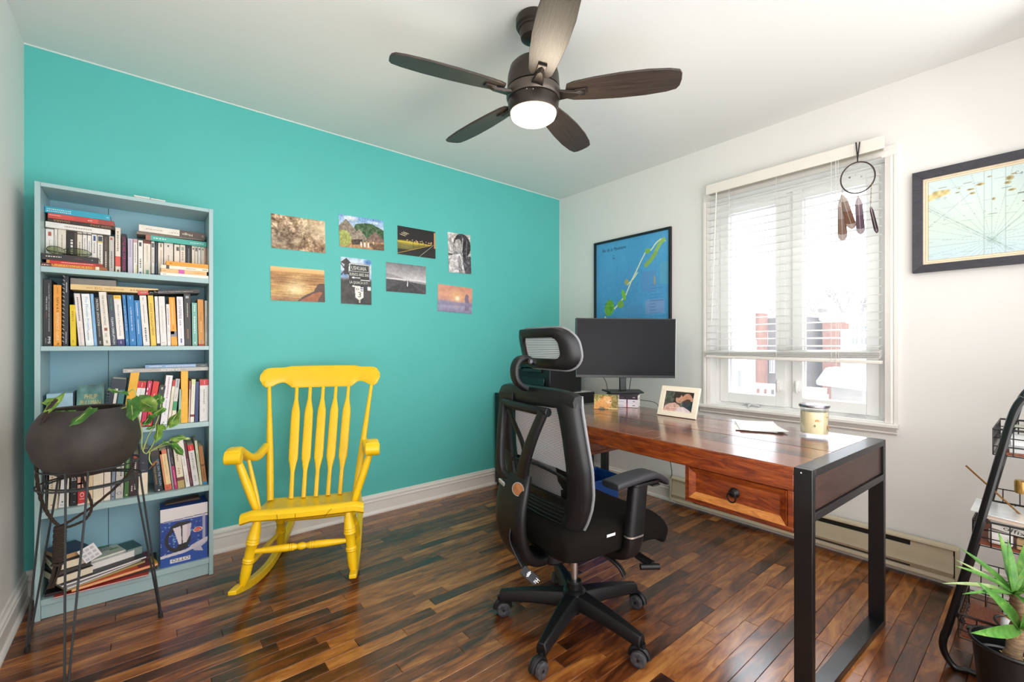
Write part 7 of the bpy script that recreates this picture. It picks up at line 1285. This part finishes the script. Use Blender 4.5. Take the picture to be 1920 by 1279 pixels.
def basket(pt, pbm, floor_board=True, nm='basket'):
    T = at_x(*pt, RX + .02); B = at_x(*pbm, RX + .02); x0, x1 = RX + .02, -.42; y1 = T.y; y0 = 2 * YM - y1; zt, zb = T.z, B.z
    m = MB(); m.tube([(x0, y0, zt), (x1, y0, zt), (x1, y1, zt), (x0, y1, zt)], .0035, 7, closed=True, upv=(0, 0, 1)); o = m.build(nm, CBM, rk2)
    m = MB(); n = max(4, int((y1 - y0) / .042))
    for i in range(n + 1):
        y = lerp(y1, y0, i / n); m.tube([(x0, y, zt), (x0, y, zb), (x1, y, zb), (x1, y, zt)], .0019, 5, upv=(0, 1, 0))
    for i in range(1, 9):
        x = lerp(x0, x1, i / 9); m.tube([(x, y1, zt), (x, y1, zb), (x, y0, zb), (x, y0, zt)], .0019, 5, upv=(1, 0, 0))
    for z in (lerp(zt, zb, .33), lerp(zt, zb, .66), zb): m.tube([(x0, y0, z), (x1, y0, z), (x1, y1, z), (x0, y1, z)], .0019, 5, closed=True, upv=(0, 0, 1))
    m.build('basket_grid', CBM, o)
    for i in range(2): MB().box((lerp(x0, x1, i / 2) + .006, y0 + .006, zb + .002), (lerp(x0, x1, (i + 1) / 2) - .003, y1 - .006, zb + .008)).build('floor_board', RW, o)
    return x0, x1, y0, y1, zt, zb + .008
b1 = basket((1862, 804), (1862, 852)); b2 = basket((1824, 973), (1824, 1019)); b3 = basket((1797, 1150), (1786, 1190))
GB1, GB2, GB3 = 'things in the top basket', 'things in the middle basket', 'things in the bottom basket'
def simple(nm, mb, m, lab, cat, grp, bevel=0, smooth=35): return tag(mb.build(nm, m, bevel=bevel, smooth=smooth), lab, cat, grp)
x0, x1, y0, y1, zt, zf = b1
for i in range(3): simple('paper_pad', MB(heading((-.60, y1 - .115), (3, -2, 5)[i], zf + .0006 + i * .0125)).box((-.10, -.085, 0), (.10, .085, .012)), (cm('#dfe3e4'), cm('#c9cdd0'), cm('#ececec'))[i], ('lowest', 'middle', 'upper')[i] + ' of the pale pads in the top basket', 'paper pad', GB1)
for i in range(5): simple('notebook', MB(heading((-.58, y1 - .19), i * 2, zf + .039 + i * .0095)).box((-.12, -.1, 0), (.12, .09, .009)), (cm('#d6d9dc'), cm('#a9b0b8'), cm('#e4e4e6'), cm('#8f979f'), cm('#efefef'))[i], ('first', 'second', 'third', 'fourth', 'fifth')[i] + ' notebook from below in the stack of the top basket', 'notebook', GB1)
simple('document_folder', MB().box((-.50, y1 - .30, zf + .088), (-.494, y1 - .072, zt + .075)), cm('#f1eff0'), 'white sheets standing behind the notebooks in the top basket', 'folder', GB1); simple('clipboard', MB().box((-.49, y1 - .30, zf + .088), (-.482, y1 - .066, zt + .105)), cm('#3a3f48'), 'dark slate board standing at the back of the top basket', 'board', GB1)
t = simple('luggage_tag', MB(heading((-.50, y1 - .045), 20, zt - .012)).box((-.03, -.028, 0), (.03, .02, .0015)), cm('#b9b9a8'), 'grey card tag with a hole in the top basket', 'tag', GB1)
x0, x1, y0, y1, zt, zf = b2
m = MB(); pts = [at_x(1846, 938, x0 + .05), at_x(1920, 960, x0 + .05)]; ya, yb = pts[0].y, pts[1].y
zN = zt + .004
F = frame((x0 + .005, ya + .012, zN + .020), (0, -1, -.06), (1, 0, 0.0)); nb_ = MB(F); nb_.box((0, 0, -.013), (.27, .17, 0)); simple('notebook', nb_, cm('#cdb9a8'), 'thick notebook lying across the middle basket', 'notebook', GB2)
F2 = F @ Matrix.Translation((-.018, -.006, .0008)); simple('plastic_sleeve', MB(F2).box((0, 0, 0), (.28, .19, .003)), mat('clear sleeve', '#dfe4e6', .15, vary=.1, scale=30, coat=.5), 'clear plastic sleeve on the thick notebook in the middle basket', 'sleeve', GB2)
# wedge-shaped white packet with lettering
A = at_x(1862, 962, x0 + .03); Bq = at_x(1925, 985, x0 + .03); pk = thing('paper_packet', 'white packet lettered offix in the middle basket', 'packet', (x0 + .06, y1 - .1, zf), GB2)
F = frame(at_x(1856, 989, x0 + .03), (0, -1, -.08), (.25, 0, 1)); wv = .16; P = [(0, 0), (wv, -.012), (wv, .012), (.06, .030), (.012, .034), (-.004, .028)]
MB().prism(P, F, -.06, 0).build('packet_body', cm('#efe9e2'), pk, bevel=.003)
m = MB(); letters(m, 'offix', F @ Matrix.Translation((.029, .004, .0008)) @ Matrix.Rotation(-.10, 4, 'Z'), .052, .013); m.build('lettering', cm('#3a3536'), pk, smooth=0); m = MB(F); m.add([(.026, .021, .0008), (.031, .0195, .0008), (.030, .022, .0008)], [(0, 1, 2)]); m.build('leaf_mark', cm('#8ab84c'), pk, smooth=0)
simple('eraser_box', MB(heading((x0 + .035, y1 - .060), 4, zf + .0006)).box((-.02, -.03, 0), (.03, .026, .042)), cm('#ebe6e0'), 'rounded white box behind the front grid of the middle basket', 'box', GB2, .008); simple('wooden_block', MB(heading((x0 + .04, y1 - .135), -3, zf + .0006)).box((-.025, -.042, 0), (.03, .036, .034)), cm('#d9b98a'), 'tan cardboard box behind the front grid of the middle basket', 'box', GB2, .003)
tip = at_x(1811, 873, x0 + .10); en = at_x(1872, 928, x0 + .10); d = (en - tip).normalized(); m = MB(); m.tube([tip, tip + d * .2], .0042, 6, flat=.5); pc = simple('chopstick', m, mat('gilt lacquer', '#8a5f2a', .35, .3), 'slim gold-brown stick poking out left of the rack', 'stick', GB2)
g = at_x(1916, 925, x1 - .06); m = MB(); m.lathe([(.001, 0), (.017, 0), (.0185, .01), (.019, .04), (.016, .046), (.001, .047)], (g.x, g.y, g.z), 24, cap=False); simple('gold_jar', m, mat('gold glass', '#b98f4c', .15, .6), 'small gold jar standing at the back of the middle basket', 'jar', GB2)
m = MB(); k = 10
m.tube([(x1 - .001, y1 - .01, zt + .05), (x1 - .001, y1 - .3, zt + .05)], .0022, 6)
for i in range(7): m.tube([(x1 - .001, y1 - .012 - i * .042, zt + .05), (x1 - .001, y1 - .012 - i * .042, zt)], .0018, 5)
m.build('back_guard', CBM, rk2)
x0, x1, y0, y1, zt, zf = b3
m = MB(heading((x0 + .045, y1 - .058), 12, zf + .0006)); m.sphere((0, 0, .016), .03, 18, 10, (1.1, 1.5, .52)); simple('black_mouse', m, GLB, 'glossy black rounded gadget in the bottom basket', 'gadget', GB3)
simple('power_adapter', MB(heading((x0 + .075, y1 - .14), 5, zf + .0006)).box((-.03, -.045, 0), (.035, .05, .028)), BKP, 'black power adapter beside the glossy gadget in the bottom basket', 'adapter', GB3, .005)
simple('adapter_cord', MB().tube(spline([(x0 + .08, y1 - .10, zf + .034), (x0 + .1, y1 - .08, zf + .06), (x0 + .13, y1 - .13, zf + .066), (x0 + .15, y1 - .20, zf + .03), (x0 + .16, y1 - .24, zf + .006)], 6), .004, 7), mat('black cable', '#1a1a1c', .5), 'black cord curling above the adapter in the bottom basket', 'cord', GB3)
m = MB(); m.lathe([(.001, 0), (.014, 0), (.015, .006), (.014, .05), (.008, .06), (.007, .072), (.001, .073)], (x0 + .14, y1 - .105, zf + .0006), 18, cap=False); simple('white_bottle', m, cm('#f2efee'), 'small white bottle standing in the bottom basket', 'bottle', GB3)
m = MB(); m.tube([(x1 - .001, y1 - .03, zt + .09), (x1 - .001, y1 - .32, zt + .09)], .0022, 6); m.tube([(x1 - .001, y1 - .03, zt + .045), (x1 - .001, y1 - .32, zt + .045)], .0018, 5)
for i in range(7): m.tube([(x1 - .001, y1 - .032 - i * .046, zt + .09), (x1 - .001, y1 - .032 - i * .046, zt)], .0018, 5)
m.build('back_guard', CBM, rk2)
cn = at_x(1912, 1065, x0 + .15); m = MB(); m.sphere((x0 + .20, cn.y, zf + .030), .028, 16, 10); simple('seed_ball', m, mat('brown fibre', '#6a4228', .9, vary=.5, scale=90, bump=1, bscale=120), 'rough brown fibre ball in the bottom basket', 'ball', GB3)
# ================================================================ yucca in a black nursery pot
yc = CAM + FWD * 1.35 + RGT * ((1899 - 960) / FPX * 1.35); YX, YY = yc.x, yc.y; yp = thing('yucca_plant', 'yucca with strappy green leaves in a black nursery pot, bottom right', 'plant', (YX, YY, 0))
NP = mat('nursery pot plastic', '#141415', .35); r1 = .091; zr = .208
MB().lathe([(.001, .002), (.066, .002), (.07, .006), (r1 * .965, zr - .014), (r1, zr - .012), (r1 + .004, zr - .005), (r1 + .002, zr), (r1 - .003, zr), (r1 - .006, zr - .012), (.083, .16), (.084, .155), (.080, .15), (.080, .125), (.001, .12)], (YX, YY, 0), 48, cap=False).build('nursery_pot', NP, yp)
MB().lathe([(.001, .128), (.05, .126), (.0795, .122)], (YX, YY, 0), 32, cap=False).build('soil', mat('soil', '#1f1712', .95, vary=.4, scale=120, bump=.8, bscale=200), yp)
BARK = mat('yucca bark', '#8f7558', .9, vary=.45, scale=45, stretch=(1, 1, 4), bump=1, bscale=140); K1 = pd(1903, 1118, 1.32); K2 = pd(1913, 1182, 1.30)
trunk = spline([(YX + .01, YY - .012, .12), pd(1893, 1262, 1.345), pd(1903, 1210, 1.33), pd(1910, 1160, 1.325), K1], 6); b = MB(); n = len(trunk); b.tube(trunk, [lerp(.026, .012, i / n) + .002 * math.sin(i * 2.1) for i in range(n)], 14); b.build('trunk', BARK, yp, smooth=60)
random.seed(4); HSK = mat('dry leaf husk', '#c9a05c', .8, vary=.3, scale=60)
for i in range(16):
    t = random.uniform(.25, .85); c = trunk[int(t * (n - 1))]; a = random.uniform(0, 6.28); d = Vector((math.cos(a), math.sin(a), random.uniform(.1, .9))).normalized(); p0 = c + Vector((math.cos(a), math.sin(a), 0)) * .015; sd = d.cross(UP).normalized() * .006
    MB().grid([[p0 + d * (.03 * u) + sd * s * (1 - u * .8) + UP * (-.008 * u * u) for s in (-1, 0, 1)] for u in (0, .35, .7, 1)], .0006).build('husk', HSK, yp)
YL1 = leafmat('yucca leaf', '#4f8a3a', '#6fa84c', '#a8c46a', .25); YL2 = leafmat('yucca pale leaf', '#8fae6a', '#b4c48a', '#d4d8a8', .25)
def strapleaf(b0, t0, db, dt, wpx, m=YL1, sag=.0, face=None):
    a = b0 if isinstance(b0, Vector) else pd(*b0, db); t = pd(*t0, dt); d = t - a; L_ = d.length; ax = d.normalized(); nrm = Vector(face) if face else (UP + -FWD * .6); nrm = (nrm - ax * nrm.dot(ax)).normalized(); sd = ax.cross(nrm); hw = wpx / FPX * 1.25; rows = []; k = 14
    for i in range(k + 1):
        u = i / k; w = hw * (.45 + .55 * math.sin(min(1, u / .35) * math.pi / 2)) * (1 - max(0, (u - .35) / .65) ** 1.7) + .0003
        rows.append([a + d * u + nrm * (sag * L_ * 4 * (u - u * u)) + sd * (w * s) + nrm * (.35 * w * abs(s)) for s in (-1, -.5, 0, .5, 1)])
    MB().grid(rows, .0008).build('leaf', m, yp, smooth=60)
A1 = (1901, 1114)
for t0, dt, w, m, sg2, fc in (((1801, 1028), 1.42, 8, YL1, .05, None), ((1793, 1050), 1.38, 5, YL2, .03, None), ((1791, 1061), 1.33, 6.5, YL1, .06, None), ((1768, 1094), 1.30, 4.5, YL2, .07, None), ((1805, 1114), 1.25, 4, YL1, .05, None), ((1890, 1012), 1.34, 9, YL1, .0, -FWD), ((1872, 998), 1.40, 9, YL1, .04, None), ((1960, 1020), 1.36, 8, YL1, .03, None), ((1975, 1060), 1.30, 9, YL1, .05, None), ((1935, 990), 1.44, 8, YL1, .0, None), ((1965, 1120), 1.22, 8, YL1, .05, None), ((1881, 1060), 1.44, 7, YL2, .0, -FWD), ((1955, 1170), 1.2, 8, YL1, .05, None), ((1925, 1040), 1.20, 9, YL1, .05, -FWD)): strapleaf(A1, t0, 1.32, dt, w, m, sg2, fc)
for t0, dt, w, m, sg2, fc in (((1831, 1090), 1.27, 12, YL1, .05, -FWD + UP * .5), ((1821, 1187), 1.20, 11, YL1, .02, -FWD + UP * .35), ((1960, 1110), 1.25, 10, YL1, .05, None), ((1965, 1200), 1.2, 9, YL1, .04, None), ((1930, 1120), 1.2, 9, YL1, .0, -FWD)): strapleaf((1913, 1180), t0, 1.30, dt, w, m, sg2, fc)
# ================================================================ beyond the window: a snowy street
SNW = mat('snow', '#f3f5f8', .8, vary=.02, scale=1); BRK = mat('far brick', '#9c6a5a', .9, vary=.15, scale=6); BRD = mat('far dark wall', '#736d69', .9, vary=.1, scale=3); WHT = mat('far white trim', '#eceef0', .7); GLZ = mat('far window glass', '#6a7278', .2); FEN = mat('far grey boards', '#8d8880', .9, vary=.1, scale=5)
tag(MB().box((3, -40, -3.2), (80, 40, -3.0)).build('ground', SNW), kind='structure')
GX = 'buildings across the street'
def far(nm, X, dep, px0, px1, py0, m, lab, zb=-3.0, snow=True, cat='building'):
    a = at_x(px0, py0, X); b = at_x(px1, py0, X); t = thing(nm, lab, cat, (X, (a.y + b.y) / 2, zb), GX); zt = (a.z + b.z) / 2
    MB().box((X, b.y, zb), (X + dep, a.y, zt)).build('wall', m, t)
    if snow: MB().box((X - .15, b.y - .1, zt), (X + dep, a.y + .1, zt + .22)).build('snow_cap', SNW, t, bevel=.08)
    return t
def fwin(t, X, px0, px1, py0, py1, fr=.12):
    a = at_x(px0, py0, X); b = at_x(px1, py1, X); o = MB().box((X - .08, b.y, b.z), (X - .002, a.y, a.z)).build('window', WHT, t); MB().box((X - .1, b.y + fr, b.z + fr), (X - .0805, (a.y + b.y) / 2 - .03, a.z - fr)).build('pane', GLZ, o); MB().box((X - .1, (a.y + b.y) / 2 + .03, b.z + fr), (X - .0805, a.y - fr, a.z - fr)).build('pane', GLZ, o)
t = far('house', 15, .8, 1362, 1400, 583, WHT, 'white house seen at the left of the window'); 
for q in ((1376, 1384, 598, 635), (1386, 1394, 598, 635), (1374, 1382, 700, 725), (1386, 1391, 692, 728)): fwin(t, 15, *q, fr=.04)
t = far('house', 16, .8, 1400, 1424, 588, BRK, 'narrow brick house beside the white one'); a = at_x(1400, 577, 16); b = at_x(1407, 590, 16); MB().box((16.2, b.y, b.z - 1), (16.9, a.y, a.z)).build('chimney', BRK, t)
fwin(t, 16, 1408, 1419, 638, 660, .04)
t = far('house', 17, 2.5, 1424, 1512, 596, BRD, 'dark grey house behind the middle of the window')
for q in ((1432, 1440, 620, 650), (1444, 1453, 660, 700)): fwin(t, 17, *q, fr=.04)
a = at_x(1422, 590, 16.8); MB().box((16.7, a.y - .12, -3), (16.95, a.y + .08, a.z)).build('corner_post', WHT, t)
t = far('house', 20, 6, 1512, 1562, 596, BRK, 'brick house with a chimney behind the right pane'); a = at_x(1535, 579, 20.5); b = at_x(1543, 598, 20.5); MB().box((20.4, b.y, b.z - 1), (21.2, a.y, a.z)).build('chimney', BRD, t)
for q in ((1518, 1526, 622, 645), (1532, 1540, 622, 645)): fwin(t, 20, *q, fr=.04)
t = far('house', 18, 1.9, 1542, 1592, 602, BRK, 'brick extension in front of the chimney house'); a = at_x(1586, 620, 17.9); MB().box((17.7, a.y - .35, -3), (17.95, a.y + .12, a.z)).build('corner_post', WHT, t)
t = far('house', 16, 1.9, 1592, 1640, 606, WHT, 'white bay-windowed house at the right of the window')
for q in ((1597, 1612, 609, 624), (1613, 1629, 609, 624), (1597, 1612, 628, 648), (1613, 1629, 628, 648), (1597, 1612, 652, 664), (1613, 1629, 652, 664)): fwin(t, 16, *q, fr=.05)
def railing(X, px0, px1, py0, py1, lab):
    a = at_x(px0, py0, X); b = at_x(px1, py0, X); zb = at_x(px0, py1, X).z; t = thing('railing', lab, 'railing', (X, (a.y + b.y) / 2, zb), 'white railings outside'); MB().box((X - .04, b.y, a.z - .07), (X + .04, a.y, a.z)).build('top_rail', WHT, t); MB().box((X - .06, b.y, a.z), (X + .06, a.y, a.z + .07)).build('snow_cap', SNW, t); MB().box((X - .03, b.y, zb), (X + .03, a.y, zb + .07)).build('bottom_rail', WHT, t); n = max(4, int((a.y - b.y) / .16)); s0 = None
    for i in range(n + 1):
        y = lerp(b.y, a.y, i / n)
        if s0 is None: s0 = MB().box((-.02, -.045, zb + .07), (.02, .045, a.z - .07)).build('baluster', WHT, None); s0.parent = t; s0.location = (0, y - t.location.y, -t.location.z)
        else: o = s0.copy(); COL.objects.link(o); o.location = (0, y - t.location.y, -t.location.z)
    MB().box((X + .02, b.y, -3.0), (X + .4, a.y, zb - .02)).build('porch_base', FEN, t)
railing(10, 1402, 1470, 722, 741, 'white porch railing under the left pane'); railing(9, 1508, 1549, 731, 750, 'white railing left of the snowy gazebo')
X = 9.5; a = at_x(1529, 714, X); b = at_x(1632, 722, X); top = at_x(1572, 697, X + 1); gz = thing('gazebo', 'gazebo with a snow-covered roof under the right pane', 'gazebo', (X + 1.2, (a.y + b.y) / 2, -3))
m = MB(); m.add([(X, a.y, a.z), (X, b.y, a.z - .08), (X + 2.4, b.y, a.z), (X + 2.4, a.y, a.z), (X + .9, top.y + .25, top.z + .1), (X + .9, top.y - .25, top.z + .1), (X + 1.5, top.y - .25, top.z + .1), (X + 1.5, top.y + .25, top.z + .1), (X, a.y, a.z - .1), (X, b.y, a.z - .18), (X + 2.4, b.y, a.z - .1), (X + 2.4, a.y, a.z - .1)], [(0, 1, 5, 4), (1, 2, 6, 5), (2, 3, 7, 6), (3, 0, 4, 7), (4, 5, 6, 7), (8, 9, 1, 0), (9, 10, 2, 1), (10, 11, 3, 2), (11, 8, 0, 3), (11, 10, 9, 8)]); m.build('snow_roof', SNW, gz, bevel=.05)
MB().box((X + .25, b.y + .2, -3), (X + 2.2, a.y - .25, a.z - .1)).build('wall', FEN, gz)
TW = mat('winter twigs', '#8d8784', .9); random.seed(21)
def tree(X, px, py, pyb, lab, spread):
    base = at_x(px, pyb, X); tp_ = at_x(px, py, X); H_ = tp_.z - base.z; foot = Vector((base.x, base.y, -3.0)); t = thing('bare_tree', lab, 'tree', foot, 'bare trees across the street'); br = MB(); tr = MB(); tr.tube([foot, base + Vector((.1, .05, H_ * .45))], [.2, .09], 7); tr.build('trunk', TW, t)
    def grow(p, d, L, r, k):
        q = p + d * L; br.tube([p, lerp(p, q, .5) + Vector((random.uniform(-.1, .1), random.uniform(-.1, .1), 0)) * L * .3, q], [r, r * .8, r * .6], 4)
        if k == 0: return
        for _ in range(3 if k > 2 else 2): grow(lerp(p, q, random.uniform(.55, 1)), (d + Vector((random.uniform(-.6, .6), random.uniform(-.6, .6) * spread, random.uniform(-.1, .5)))).normalized(), L * random.uniform(.6, .8), r * .6, k - 1)
    s_ = base + Vector((.1, .05, H_ * .42))
    for _ in range(4): grow(s_, Vector((random.uniform(-.4, .4), random.uniform(-.6, .6) * spread, 1)).normalized(), H_ * .24, .055, 4)
    o = br.build('branches', TW, t, smooth=0); o['kind'] = 'stuff'
tree(27, 1582, 520, 640, 'bare winter tree rising behind the brick extension', 1); tree(30, 1612, 540, 640, 'bare winter tree at the right behind the bay-windowed house', 1); tree(34, 1448, 560, 640, 'bare winter tree above the dark grey house', 1.6); tree(41, 1425, 566, 640, 'bare winter tree above the narrow brick house', 1.4); tree(33, 1520, 545, 640, 'bare winter tree above the chimney house', 1.2)
